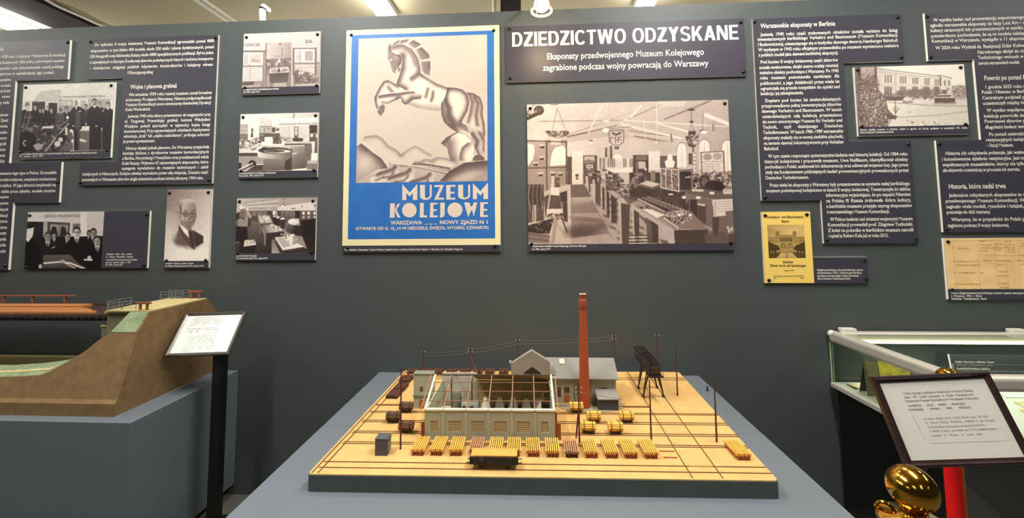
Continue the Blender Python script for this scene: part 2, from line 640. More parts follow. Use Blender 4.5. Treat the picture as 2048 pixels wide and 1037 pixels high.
def glyph(ch, bold):
    k = (ch, bold)
    if k in GLY:
        return GLY[k]
    if ch in BASE:
        v, f, adv = glyph(BASE[ch], bold)
        v, f = v.tolist(), list(f)
        w, top = max(p[0] for p in v), max(p[1] for p in v)
        x, n, b = min(p[0] for p in v) + (w - min(p[0] for p in v)) / 2, len(v), 0.05 + bold
        if ch in 'ąęĄĘ':
            x = w - 0.07
            q = [(x - b, 0.03), (x + 0.02, 0.03), (x - 0.03, -0.08), (x + 0.06, -0.12), (x + 0.06, -0.19), (x - 0.07, -0.19), (x - 0.12, -0.1)]
        elif ch in 'żŻ':
            q = [(x - b, top + 0.08), (x + b, top + 0.08), (x + b, top + 0.1 + 2 * b), (x - b, top + 0.1 + 2 * b)]
        else:
            q = [(x - b, top + 0.07), (x + b * 0.6, top + 0.07), (x + 2.4 * b, top + 0.25), (x + 0.6 * b, top + 0.25)]
        GLY[k] = (np.array(v + q), f + [tuple(range(n, n + len(q)))], adv)
        return GLY[k]
    c = bpy.data.curves.new('glyph', 'FONT')
    c.resolution_u = 2
    c.offset = 0.0 if ch == 'M' else bold
    o = bpy.data.objects.new('glyph', c)
    COL.objects.link(o)

    def run(s):
        c.body = s
        dg = bpy.context.evaluated_depsgraph_get()
        dg.update()
        e = o.evaluated_get(dg)
        m = e.to_mesh()
        n = len(m.vertices)
        v = np.zeros(n * 3)
        m.vertices.foreach_get('co', v)
        v = v.reshape(-1, 3)[:, :2]
        f = [tuple(p.vertices) for p in m.polygons]
        e.to_mesh_clear()
        return v, f
    v, f = run(ch) if ch != ' ' else (np.zeros((0, 2)), [])
    va, vb = run('l' + ch + 'l')[0], run('ll')[0]
    adv = (va[:, 0].max() - va[:, 0].min()) - (vb[:, 0].max() - vb[:, 0].min())
    bpy.data.objects.remove(o)
    bpy.data.curves.remove(c)
    GLY[k] = (v, f, adv)
    return GLY[k]


class Letters:
    """lettering laid out on a plane; origin o, unit vectors ex (reading direction) and ey (up)"""

    def __init__(self, o, ex, ey, lift=0.0006):
        self.o, self.ex, self.ey = np.array(o, float), np.array(ex, float), np.array(ey, float)
        n = np.cross(self.ex, self.ey)
        self.o = self.o + n * lift
        self.mb = MB()
        self.clip = None

    def width(self, s, size, bold, sx, track=0.0):
        return sum(glyph(c, bold)[2] for c in s) * size * sx + track * size * max(0, len(s) - 1)

    def word(self, s, x, y, size, bold, sx, track=0.0, mi=0):
        for c in s:
            v, f, a = glyph(c, bold)
            if len(v) and not (self.clip and (x < self.clip[0] or x + a * size * sx > self.clip[1])):
                P = self.o + np.outer(x + v[:, 0] * size * sx, self.ex) + np.outer(y + v[:, 1] * size, self.ey)
                self.mb.add(P, f, mi)
            x += a * size * sx + track * size
        return x

    def line(self, s, x0, y, size, x1=None, bold=0.0, sx=0.88, align='l', track=0.0, mi=0):
        """x1 given: justified between x0 and x1"""
        if x1 is None:
            w = self.width(s, size, bold, sx, track)
            x = x0 - (w / 2 if align == 'c' else w if align == 'r' else 0)
            self.word(s, x, y, size, bold, sx, track, mi)
            return
        ws = s.split(' ')
        nat = [self.width(w, size, bold, sx) for w in ws]
        sp = glyph(' ', bold)[2] * size * sx * 0.8
        tot = sum(nat) + sp * (len(ws) - 1)
        k = 1.0
        if tot > x1 - x0:
            k = (x1 - x0) / tot
        gap = (x1 - x0 - sum(nat) * k) / max(1, len(ws) - 1) if len(ws) > 1 else 0
        x = x0
        for w, n in zip(ws, nat):
            self.word(w, x, y, size, bold, sx * k, 0.0, mi)
            x += n * k + gap

    def build(self, name, m, parent):
        return self.mb.build(name, m, parent) if self.mb.v else None


def wall_letters(y):
    return Letters((0, y, 0), (1, 0, 0), (0, 0, 1))

# ------------------------------------------------------------------ the printed pictures (drawn here, stroke by stroke)


def pic_big_hall():
    P = Pic([(43, 57), (1310, 33), (1345, 935), (52, 938)], 500, 344, 0.76, 3)
    P.poly([(40, 30), (1320, 30), (1320, 300), (40, 300)], (0.86, 0.68, (100, 60), (1300, 200)))
    P.poly([(40, 150), (180, 150), (190, 290), (40, 290)], 0.82)
    # ceiling boards and trusses
    for i in range(26):
        y = 60 + i * 9
        P.line([(150, y + 20), (700, y - 10 + i * 3), (1310, y + 40)], 2, 0.6, 0.35)
    P.poly([(120, 290), (560, 200), (640, 185), (960, 300), (960, 340), (300, 340)], 0.70, 0.6)
    for a, b, w, v in (((690, 150), (890, 60), 7, 0.58), ((700, 140), (760, 70), 14, 0.84), ((910, 155), (1150, 62), 9, 0.52), ((1150, 62), (1200, 40), 10, 0.5), ((640, 185), (1010, 275), 10, 0.9),
                       ((860, 180), (1060, 235), 9, 0.88), ((1170, 130), (1318, 190), 22, 0.9), ((300, 262), (440, 232), 6, 0.35), ((440, 232), (610, 192), 4, 0.45), ((120, 165), (650, 160), 3, 0.5),
                       ((650, 160), (1320, 205), 4, 0.9), ((240, 270), (480, 190), 3, 0.6), ((480, 190), (700, 110), 3, 0.66), ((430, 240), (520, 60), 5, 0.9), ((560, 290), (960, 300), 3, 0.62),
                       ((690, 225), (960, 270), 4, 0.5), ((720, 260), (960, 305), 6, 0.42), ((560, 215), (700, 200), 4, 0.55), ((1030, 275), (690, 250), 3, 0.86), ((780, 160), (790, 300), 4, 0.84), ((860, 90), (865, 300), 4, 0.86)):
        P.line([a, b], w, v, 0.9, 2)
    for i in range(9):
        P.line([(880 + i * 20, 45), (860 + i * 20, 75)], 5, 0.93)
    P.line([(950, 250), (960, 320)], 10, 0.42)
    P.line([(1215, 190), (1220, 275)], 9, 0.45)
    # end wall
    P.poly([(290, 300), (560, 262), (960, 300), (960, 400), (290, 400)], (0.82, 0.74, (400, 300), (900, 330)))
    P.poly([(960, 300), (1330, 200), (1345, 520), (960, 470)], (0.76, 0.66, (960, 300), (1330, 300)))
    # arched windows on the right wall
    for cx, cy, rx, h in ((1017, 345, 28, 130), (1160, 325, 32, 150), (1305, 330, 34, 170)):
        P.ell(cx, cy, rx + 6, 46, 0.6)
        P.ell(cx, cy, rx, 38, 0.92)
        P.rect(cx - rx, cy, cx + rx, cy + h, 0.9)
        P.line([(cx, cy - 30), (cx, cy + h)], 3, 0.7)
    # big wheel at upper left
    P.line([(44, 145), (130, 105)], 26, 0.2)
    P.ell(120, 95, 32, 30, 0.24)
    P.ell(118, 93, 20, 18, 0.36)
    P.clutter([(44, 60), (100, 60), (110, 110), (44, 140)], 26, 0.15, 0.8, 12)
    # hanging wreaths and lamps
    P.line([(235, 80), (205, 220)], 2, 0.3).line([(235, 80), (290, 225)], 2, 0.3).line([(195, 60), (240, 58)], 4, 0.3)
    P.clutter([(155, 225), (315, 225), (300, 255), (240, 270), (190, 262)], 130, 0.1, 0.6, 8)
    P.ell(541, 215, 22, 8, 0.45).ell(541, 222, 22, 14, 0.96).line([(541, 160), (541, 208)], 2, 0.5).ell(541, 165, 22, 6, 0.9)
    P.ell(447, 290, 14, 6, 0.3).ell(445, 298, 13, 7, 0.92).line([(447, 260), (447, 285)], 2, 0.5)
    P.ell(1152, 230, 22, 8, 0.3).ell(1158, 238, 20, 11, 0.95).line([(1150, 110), (1150, 225)], 3, 0.45)
    P.ell(860, 294, 14, 5, 0.5).ell(858, 299, 12, 5, 0.9)
    P.line([(1078, 90), (1080, 170)], 3, 0.25).ell(1078, 96, 24, 7, 0.25).ell(1080, 172, 14, 6, 0.2)
    P.line([(1080, 175), (1062, 240)], 2, 0.3).line([(1080, 175), (1096, 240)], 2, 0.3)
    P.rect(1060, 230, 1106, 254, 0.22)
    P.clutter([(1040, 250), (1128, 250), (1118, 310), (1095, 335), (1065, 330), (1048, 305)], 70, 0.08, 0.55, 9)
    P.line([(1088, 320), (1090, 360)], 8, 0.22)
    # emblem on a shield frame
    P.line([(562, 226), (562, 296), (590, 316), (628, 316), (653, 296), (653, 222), (562, 226)], 4, 0.28)
    P.poly([(576, 232), (606, 246), (642, 230), (632, 246), (612, 256), (602, 256), (584, 246)], 0.25)
    for a, b in (((570, 270), (590, 270)), ((570, 270), (570, 298)), ((602, 262), (602, 308)), ((618, 268), (640, 268)), ((618, 268), (618, 300)), ((602, 284), (640, 284))):
        P.line([a, b], 4, 0.3)
    P.rect(594, 326, 624, 342, 0.32)
    # display screens at the left
    P.rect(43, 285, 296, 625, 0.46)
    P.rect(48, 292, 166, 455, (0.68, 0.58, (50, 300), (160, 450)))
    P.rect(176, 300, 290, 452, (0.64, 0.6, (176, 300), (290, 450)))
    P.rect(48, 462, 164, 620, 0.6).rect(172, 460, 292, 600, 0.58)
    P.poly([(48, 305), (88, 312), (92, 350), (84, 400), (56, 440), (48, 440)], 0.92)
    P.poly([(190, 445), (200, 370), (220, 330), (270, 318), (288, 340), (288, 440)], 0.92)
    P.rect(195, 272, 258, 312, 0.8)
    for x, y in ((140, 322), (138, 396), (98, 432), (130, 498), (208, 494), (256, 496), (232, 540)):
        P.rect(x - 16, y - 12, x + 16, y + 12, 0.82).rect(x - 14, y - 2, x + 14, y + 12, 0.2).ell(x - 4, y - 3, 6, 5, 0.75)
    P.line([(166, 290), (170, 625)], 7, 0.25).line([(44, 458), (296, 454)], 6, 0.3).line([(293, 300), (293, 650)], 7, 0.22).line([(44, 284), (296, 296)], 6, 0.3)
    P.clutter([(60, 460), (70, 470), (70, 620), (60, 620)], 1, 0.2, 0.3, 3)
    # pillar and end wall furniture
    P.rect(298, 388, 328, 640, 0.3)
    P.rect(327, 352, 394, 562, (0.9, 0.82, (330, 360), (390, 560))).rect(349, 498, 369, 514, 0.25).rect(352, 520, 367, 530, 0.25)
    P.rect(398, 380, 486, 560, 0.3).rect(404, 386, 470, 430, 0.72).poly([(404, 430), (404, 412), (430, 404), (470, 416), (470, 430)], 0.5).rect(418, 438, 460, 460, 0.85).rect(424, 442, 454, 456, 0.55)
    P.ell(560, 372, 22, 50, 0.7).rect(536, 332, 548, 404, 0.3).rect(568, 320, 581, 402, 0.3).rect(548, 334, 568, 404, 0.72)
    P.ell(615, 400, 28, 26, 0.92)
    P.rect(486, 392, 548, 480, 0.8).rect(500, 396, 512, 470, 0.5).rect(520, 396, 536, 470, 0.55)
    P.rect(545, 402, 710, 470, 0.84)
    for x in (552, 566, 578, 590, 650, 662, 690, 702):
        P.rect(x, 402, x + 8, 455, 0.45)
    P.poly([(536, 470), (700, 462), (710, 488), (540, 486)], 0.9)
    P.rect(712, 380, 808, 520, 0.22).rect(730, 386, 800, 412, 0.45).rect(745, 420, 790, 466, 0.74).rect(730, 420, 740, 500, 0.5).ell(790, 470, 6, 8, 0.95)
    P.rect(808, 356, 880, 474, (0.9, 0.84, (810, 360), (880, 470)))
    P.rect(880, 386, 986, 462, 0.34)
    P.ell(943, 400, 17, 26, 0.95).poly([(910, 420), (930, 408), (956, 408), (974, 422), (966, 460), (918, 460)], 0.95)
    P.rect(1060, 370, 1084, 440, 0.3).rect(1084, 366, 1110, 510, 0.6)
    for k in range(5):
        P.rect(1087, 374 + 24 * k, 1107, 388 + 24 * k, 0.82)
    P.poly([(1133, 362), (1283, 356), (1290, 520), (1140, 520)], 0.4)
    P.poly([(1142, 368), (1274, 362), (1280, 520), (1148, 520)], 0.84)
    P.ell(1178, 394, 28, 22, 0.6).ell(1240, 390, 28, 22, 0.66).line([(1144, 426), (1278, 422)], 3, 0.5).line([(1208, 426), (1212, 510)], 3, 0.5)
    for k in range(4):
        P.line([(1154, 440 + 16 * k), (1200, 439 + 16 * k)], 5, 0.6).line([(1218, 440 + 16 * k), (1256, 439 + 16 * k)], 4, 0.66)
    # floor
    P.poly([(296, 562), (420, 562), (640, 938), (44, 938), (44, 640)], 0.74)
    P.poly([(404, 562), (700, 600), (1345, 760), (1345, 938), (580, 938)], 0.66)
    for r in range(9):
        for c in range(7):
            if (r + c) % 2:
                x, y = 450 + c * 30 + r * 22, 640 + r * 36
                P.poly([(x, y), (x + 34, y + 10), (x + 50, y + 30), (x + 10, y + 20)], 0.42)
    # runner carpet
    P.poly([(318, 564), (404, 562), (600, 938), (324, 938)], 0.5)
    P.poly([(318, 564), (404, 562), (450, 640), (322, 645)], 0.36)
    P.poly([(322, 645), (450, 640), (462, 664), (324, 700)], (0.66, 0.5, (330, 650), (330, 700)))
    P.poly([(326, 745), (490, 740), (520, 790), (326, 775)], 0.62)
    P.ell(385, 860, 90, 40, 0.24, 0.0, 0.8, 1.0).ell(470, 835, 90, 20, 0.3, -0.2, 0.6, 1.0).ell(430, 780, 110, 12, 0.3, 0.1, 0.5, 1.0)
    P.poly([(324, 900), (560, 870), (600, 938), (324, 938)], 0.7, 0.8)
    # coils, stands and tables at the left
    P.rect(44, 560, 150, 800, 0.3)
    for k in range(7):
        P.line([(60 + 13 * k, 565), (52 + 13 * k, 640), (64 + 13 * k, 720)], 4, 0.12 if k % 2 else 0.6)
    P.ell(105, 640, 46, 76, 0.12, 0, 0.3)
    P.poly([(150, 640), (180, 625), (296, 640), (296, 760), (160, 770)], 0.3)
    P.rect(78, 690, 102, 800, 0.7).rect(84, 690, 90, 800, 0.4)
    P.poly([(64, 800), (145, 788), (150, 806), (70, 815)], 0.78)
    P.poly([(50, 820), (215, 770), (185, 870), (50, 870)], 0.15)
    P.clutter([(50, 815), (210, 780), (190, 865), (50, 860)], 40, 0.08, 0.6, 9)
    P.poly([(50, 860), (185, 876), (185, 932), (50, 925)], 0.5).line([(50, 872), (188, 890)], 4, 0.25).line([(50, 900), (184, 915)], 5, 0.32)
    P.line([(200, 560), (165, 780)], 9, 0.75).line([(252, 620), (262, 720)], 8, 0.5)
    P.rect(196, 580, 246, 628, 0.86).rect(198, 510, 214, 580, 0.78).rect(220, 520, 250, 580, 0.3)
    P.clutter([(218, 520), (250, 520), (250, 580), (222, 580)], 22, 0.1, 0.7, 7)
    P.poly([(250, 615), (296, 600), (298, 670), (256, 670)], 0.2).poly([(255, 670), (300, 668), (296, 740), (262, 740)], 0.5)
    P.poly([(168, 716), (268, 714), (266, 745), (168, 748)], 0.85)
    P.clutter([(175, 740), (280, 740), (290, 785), (190, 780)], 46, 0.08, 0.8, 9)
    P.poly([(214, 780), (240, 790), (215, 935), (195, 930)], 0.62).line([(262, 770), (296, 860)], 8, 0.2).line([(232, 800), (285, 895)], 6, 0.62).poly([(270, 660), (298, 680), (300, 800), (276, 790)], 0.22)
    # row of exhibit tables going back
    P.clutter([(410, 455), (545, 470), (640, 520), (700, 600), (610, 650), (520, 570), (440, 520)], 260, 0.1, 0.85, 13)
    for x0, x1, y0, y1, v in ((412, 428, 510, 575, 0.7), (432, 442, 520, 612, 0.28), (456, 470, 530, 640, 0.7), (474, 488, 540, 680, 0.25), (488, 506, 552, 684, 0.3), (508, 516, 570, 715, 0.72), (516, 530, 575, 720, 0.22),
                              (530, 545, 585, 752, 0.62), (545, 560, 595, 768, 0.2), (572, 600, 600, 805, 0.22), (600, 610, 610, 800, 0.34)):
        P.poly([(x0, y0), (x1, y0), (x1 + 2, y1), (x0 + 2, y1)], v)
    P.poly([(506, 566), (560, 580), (640, 640), (600, 650)], 0.66)
    P.rect(540, 495, 622, 600, 0.26)
    P.clutter([(545, 500), (620, 500), (620, 590), (545, 590)], 70, 0.08, 0.7, 10)
    P.clutter([(618, 560), (740, 560), (760, 670), (640, 670)], 190, 0.1, 0.85, 10)
    P.poly([(612, 655), (650, 645), (740, 680), (700, 700), (624, 690)], 0.7)
    P.poly([(618, 670), (634, 680), (640, 935), (628, 935)], 0.72)
    P.poly([(634, 680), (690, 690), (684, 935), (640, 935)], 0.28)
    # desk with sheet and the right-hand background
    P.rect(688, 490, 890, 660, 0.2)
    P.clutter([(690, 490), (800, 490), (800, 560), (690, 600)], 80, 0.05, 0.6, 14)
    P.poly([(750, 560), (800, 540), (884, 562), (830, 582)], 0.78).poly([(750, 562), (830, 584), (884, 564), (884, 574), (830, 596), (750, 572)], 0.42)
    P.rect(820, 480, 850, 545, 0.5)
    P.poly([(640, 640), (1000, 640), (1345, 740), (1345, 938), (900, 938)], 0.3, 0.75)
    # glass show case
    P.rect(884, 462, 1095, 620, 0.45)
    P.clutter([(888, 490), (1000, 490), (1000, 600), (888, 580)], 90, 0.1, 0.75, 9)
    P.rect(1004, 485, 1075, 600, 0.16).rect(1038, 506, 1072, 524, 0.7).ell(1045, 500, 34, 16, 0.12)
    for a, b in (((884, 462), (886, 584)), ((916, 470), (918, 590)), ((952, 474), (956, 600)), ((996, 480), (998, 610)), ((884, 584), (998, 610)), ((884, 464), (996, 474)), ((996, 470), (1092, 462)), ((1092, 462), (1094, 540))):
        P.line([a, b], 5, 0.9)
    P.poly([(886, 590), (998, 614), (1040, 606), (1040, 720), (886, 690)], 0.2)
    P.rect(932, 622, 962, 632, 0.85).rect(906, 640, 1000, 760, 0.26)
    P.ell(1034, 646, 20, 10, 0.85).rect(1020, 660, 1060, 780, 0.16)
    # table with an engine at right
    P.clutter([(1080, 500), (1334, 480), (1334, 600), (1090, 610)], 200, 0.08, 0.75, 12)
    P.ell(1160, 550, 34, 44, 0.15).ell(1160, 550, 22, 30, 0.4).ell(1215, 575, 56, 34, 0.13).ell(1250, 580, 30, 36, 0.1).line([(1145, 545), (1225, 480)], 5, 0.2)
    P.poly([(1045, 600), (1120, 590), (1338, 618), (1338, 660), (1205, 660), (1050, 622)], 0.34)
    P.poly([(1078, 596), (1156, 598), (1150, 612), (1080, 608)], 0.82).poly([(1190, 612), (1220, 612), (1220, 630), (1190, 628)], 0.85).poly([(1275, 612), (1335, 616), (1335, 628), (1275, 626)], 0.8)
    P.poly([(1042, 618), (1205, 662), (1210, 900), (1180, 890), (1170, 700), (1060, 660), (1040, 700)], 0.42)
    P.rect(1105, 640, 1134, 656, 0.9).rect(1068, 660, 1110, 780, 0.14).poly([(1110, 680), (1166, 690), (1166, 810), (1110, 780)], 0.24).poly([(1112, 684), (1164, 690), (1160, 704), (1114, 694)], 0.8)
    P.poly([(1212, 662), (1338, 656), (1340, 758), (1214, 768)], 0.84)
    for k in range(5):
        P.line([(1240, 676 + 15 * k), (1330, 672 + 15 * k)], 4, 0.62)
    P.rect(1218, 672, 1234, 760, 0.7)
    P.poly([(1205, 770), (1250, 770), (1240, 895), (1212, 895)], 0.24).poly([(1288, 735), (1340, 730), (1340, 860), (1300, 850)], 0.4)
    P.clutter([(1295, 830), (1345, 830), (1345, 880), (1300, 880)], 30, 0.5, 0.98, 8).rect(1310, 875, 1345, 935, 0.2)
    P.poly([(1060, 780), (1210, 840), (1200, 860), (1050, 800)], 0.6)
    # the long model on the near table
    P.poly([(694, 684), (740, 664), (1190, 850), (1180, 870), (966, 862)], 0.62)
    P.poly([(740, 664), (1080, 740), (1180, 850), (970, 840)], 0.5)
    P.poly([(770, 720), (800, 712), (912, 756), (860, 775)], 0.9)
    P.clutter([(716, 690), (790, 690), (830, 720), (730, 715)], 40, 0.15, 0.6, 9)
    P.poly([(745, 652), (820, 640), (1050, 735), (925, 740)], 0.2)
    for k in range(12):
        x = 760 + 24 * k
        P.line([(x, 655 + 8 * k), (x + 60, 648 + 8 * k)], 4, 0.62)
    P.line([(740, 654), (916, 738), (1026, 730)], 6, 0.82).line([(800, 640), (1050, 736)], 5, 0.66).line([(770, 646), (985, 738)], 4, 0.6)
    P.clutter([(905, 735), (1080, 735), (1075, 790), (1000, 815), (930, 790)], 130, 0.08, 0.9, 9)
    for k in range(8):
        P.ell(905 + 12 * k, 778 + 8 * k, 5, 6, 0.95)
    P.ell(1000, 756, 11, 10, 0.95).ell(1068, 756, 10, 9, 0.95)
    P.poly([(694, 684), (966, 852), (972, 938), (930, 938), (930, 870), (700, 720)], 0.72)
    P.poly([(966, 852), (1182, 848), (1180, 870), (1160, 880), (1160, 934), (972, 938)], 0.22)
    P.poly([(712, 720), (748, 742), (748, 934), (718, 934)], 0.25).poly([(704, 712), (714, 720), (720, 934), (712, 934)], 0.76)
    P.poly([(790, 770), (866, 820), (868, 932), (800, 930)], 0.22).poly([(790, 770), (826, 795), (830, 930), (800, 930)], 0.34)
    P.poly([(868, 830), (930, 870), (930, 920), (870, 905)], 0.7)
    for y in (885, 905, 925):
        P.line([(684, y), (716, y), (796, y - 2)], 6, 0.14).line([(684, y + 8), (796, y + 6)], 5, 0.85)
    P.poly([(1160, 880), (1345, 860), (1345, 938), (1160, 938)], 0.3, 0.6)
    P.noise(0.06, 5).noise(0.05, 60)
    return P.out((44, 34, 32), (226, 210, 192), (134, 114, 104))


def pic_group_men():
    P = Pic([(108, 62), (1308, 30), (1252, 912), (52, 940)], 224, 172, 0.86, 5)
    P.poly([(52, 30), (1310, 30), (1310, 270), (60, 270)], (0.96, 0.82, (150, 150), (1000, 150)))
    P.poly([(330, 150), (600, 120), (600, 280), (230, 280)], 0.74, 0.7)
    P.ell(805, 95, 32, 28, 0.97).line([(805, 40), (805, 70)], 4, 0.5).line([(775, 100), (835, 100)], 3, 0.6)
    P.rect(575, 260, 760, 420, 0.66).rect(590, 275, 740, 330, 0.8).rect(860, 270, 930, 420, 0.72).rect(960, 250, 1250, 420, 0.68)
    P.rect(225, 285, 395, 470, 0.26).rect(440, 300, 555, 470, 0.16).rect(235, 290, 385, 330, 0.18)
    P.poly([(52, 400), (120, 400), (720, 470), (720, 940), (52, 940)], 0.22)
    for x, y, s in ((265, 360, 26), (370, 400, 22), (430, 365, 24), (478, 400, 24), (330, 400, 20)):
        P.person(x, y, s, 0.1, 0.85, 0.25, y + 190)
    P.poly([(80, 400), (150, 385), (160, 660), (70, 660)], 0.12).ell(160, 330, 30, 42, 0.5).ell(165, 370, 24, 40, 0.8)
    P.person(675, 385, 34, 0.1, 0.72, 0.15, 640)
    P.ell(690, 490, 18, 22, 0.95)
    P.person(595, 400, 28, 0.3, 0.6, 0.2, 560)
    P.person(1110, 325, 32, 0.1, 0.82, 0.2, 620)
    P.person(1215, 335, 36, 0.08, 0.8, 0.14, 900)
    P.person(930, 350, 30, 0.2, 0.7, 0.3, 600)
    # the two large figures
    P.poly([(770, 350), (840, 345), (900, 380), (930, 520), (905, 610), (880, 630), (850, 650), (850, 915), (775, 915), (770, 660), (720, 620), (715, 420)], 0.13)
    P.poly([(800, 400), (850, 390), (860, 600), (840, 640), (790, 630)], 0.3)
    P.poly([(785, 350), (815, 348), (805, 395)], 0.92).ell(812, 285, 32, 30, 0.9).ell(797, 300, 25, 42, (0.8, 0.5, (780, 300), (820, 300))).line([(782, 326), (806, 326)], 5, 0.3)
    P.line([(782, 295), (792, 295)], 5, 0.2).line([(802, 295), (814, 295)], 5, 0.2).ell(890, 618, 17, 15, 0.9).ell(765, 600, 12, 10, 0.9).rect(840, 405, 868, 416, 0.95)
    P.poly([(775, 660), (800, 660), (815, 915), (775, 915)], 0.1).poly([(815, 640), (850, 650), (850, 915), (825, 915)], 0.26)
    P.poly([(1000, 345), (1090, 345), (1150, 400), (1155, 560), (1130, 600), (1130, 900), (975, 900), (975, 600), (940, 520), (960, 390)], 0.09)
    P.ell(1042, 270, 30, 28, 0.12).ell(1044, 295, 24, 40, (0.72, 0.4, (1025, 300), (1070, 300))).poly([(1020, 340), (1062, 338), (1045, 375)], 0.9).line([(1030, 318), (1056, 318)], 7, 0.2)
    P.ell(1065, 600, 12, 10, 0.85).ell(930, 572, 10, 10, 0.85).rect(1140, 396, 1168, 408, 0.9)
    P.poly([(1150, 420), (1262, 380), (1262, 900), (1150, 900)], 0.1)
    P.rect(850, 660, 1250, 915, 0.14, 0.6)
    P.poly([(850, 760), (900, 770), (945, 795), (930, 805), (850, 795)], 0.85)
    # machinery on the table
    P.clutter([(60, 560), (520, 560), (720, 640), (760, 900), (60, 930)], 230, 0.06, 0.6, 26)
    P.poly([(52, 690), (200, 670), (280, 740), (280, 930), (52, 930)], 0.1).ell(140, 820, 34, 40, 0.7).ell(150, 820, 24, 30, 0.12)
    P.poly([(240, 850), (300, 820), (385, 840), (340, 905), (280, 910)], 0.66)
    P.line([(400, 930), (545, 745), (700, 570)], 20, 0.66).line([(590, 600), (700, 525)], 14, 0.6)
    P.ell(610, 770, 70, 75, 0.2).ell(610, 770, 52, 58, 0.12).ell(600, 775, 32, 30, 0.8).ell(520, 875, 46, 46, 0.08).ell(560, 830, 40, 36, 0.82).ell(535, 875, 20, 20, 0.6).ell(535, 875, 10, 10, 0.1)
    P.poly([(680, 700), (750, 680), (770, 760), (720, 790)], 0.38).poly([(650, 860), (760, 810), (770, 910), (640, 920)], 0.42).line([(600, 925), (690, 800)], 12, 0.5)
    P.poly([(360, 605), (510, 600), (505, 630), (365, 632)], 0.85).line([(130, 490), (230, 490)], 8, 0.6).line([(150, 650), (200, 440)], 10, 0.55).line([(100, 660), (140, 430)], 9, 0.5).rect(660, 620, 690, 715, 0.85)
    P.noise(0.07, 5)
    return P.out((34, 30, 32), (232, 226, 208), (120, 110, 108))


def pic_waterways():
    P = Pic([(222, 497), (833, 492), (805, 948), (195, 948)], 200, 148, 0.8, 6)
    P.rect(200, 490, 840, 590, (0.86, 0.74, (220, 500), (830, 520)))
    P.rect(640, 500, 690, 720, 0.86).rect(690, 500, 835, 700, 0.78)
    P.rect(200, 575, 345, 720, 0.14).rect(345, 572, 380, 720, 0.7)
    P.poly([(380, 575), (558, 585), (550, 720), (376, 715)], 0.3).poly([(400, 595), (470, 598), (468, 690), (398, 690)], 0.66).poly([(474, 598), (545, 600), (540, 690), (474, 690)], 0.6)
    P.poly([(400, 660), (420, 610), (450, 620), (462, 690), (400, 690)], 0.16).poly([(478, 690), (490, 612), (520, 620), (538, 690)], 0.16)
    P.rect(580, 590, 640, 640, 0.5)
    P.poly([(200, 700), (240, 700), (835, 690), (812, 948), (195, 948)], 0.1)
    P.person(432, 690, 24, 0.1, 0.7, 0.1, 850)
    P.person(382, 700, 36, 0.1, 0.68, 0.22, 900)
    P.person(540, 700, 30, 0.08, 0.72, 0.12, 880)
    P.line([(546, 740), (556, 765)], 8, 0.9)
    P.person(612, 665, 40, 0.07, 0.86, 0.12, 900)
    P.line([(585, 660), (632, 660)], 4, 0.12)
    P.person(715, 680, 30, 0.1, 0.6, 0.1, 760)
    P.person(745, 670, 34, 0.07, 0.66, 0.14, 930)
    P.person(775, 735, 38, 0.05, 0.72, 0.1, 948)
    P.poly([(195, 740), (250, 720), (310, 780), (330, 948), (195, 948)], 0.05).ell(240, 640, 36, 44, 0.16).poly([(205, 630), (235, 630), (272, 620), (262, 690), (225, 740), (205, 715)], 0.88).rect(210, 592, 280, 622, 0.12)
    P.poly([(350, 840), (560, 838), (600, 880), (680, 948), (340, 948)], (0.42, 0.26, (450, 840), (450, 940)))
    P.line([(355, 905), (480, 895), (560, 905), (680, 950)], 14, 0.88).line([(490, 890), (600, 945)], 9, 0.8).ell(500, 890, 20, 14, 0.7).line([(350, 930), (500, 915)], 5, 0.5)
    P.ell(712, 862, 16, 16, 0.8).poly([(668, 872), (735, 872), (740, 888), (672, 884)], 0.9).ell(325, 930, 14, 18, 0.75).line([(418, 785), (436, 775)], 7, 0.9)
    P.noise(0.06, 5)
    return P.out((22, 20, 22), (226, 220, 206), (112, 104, 100))


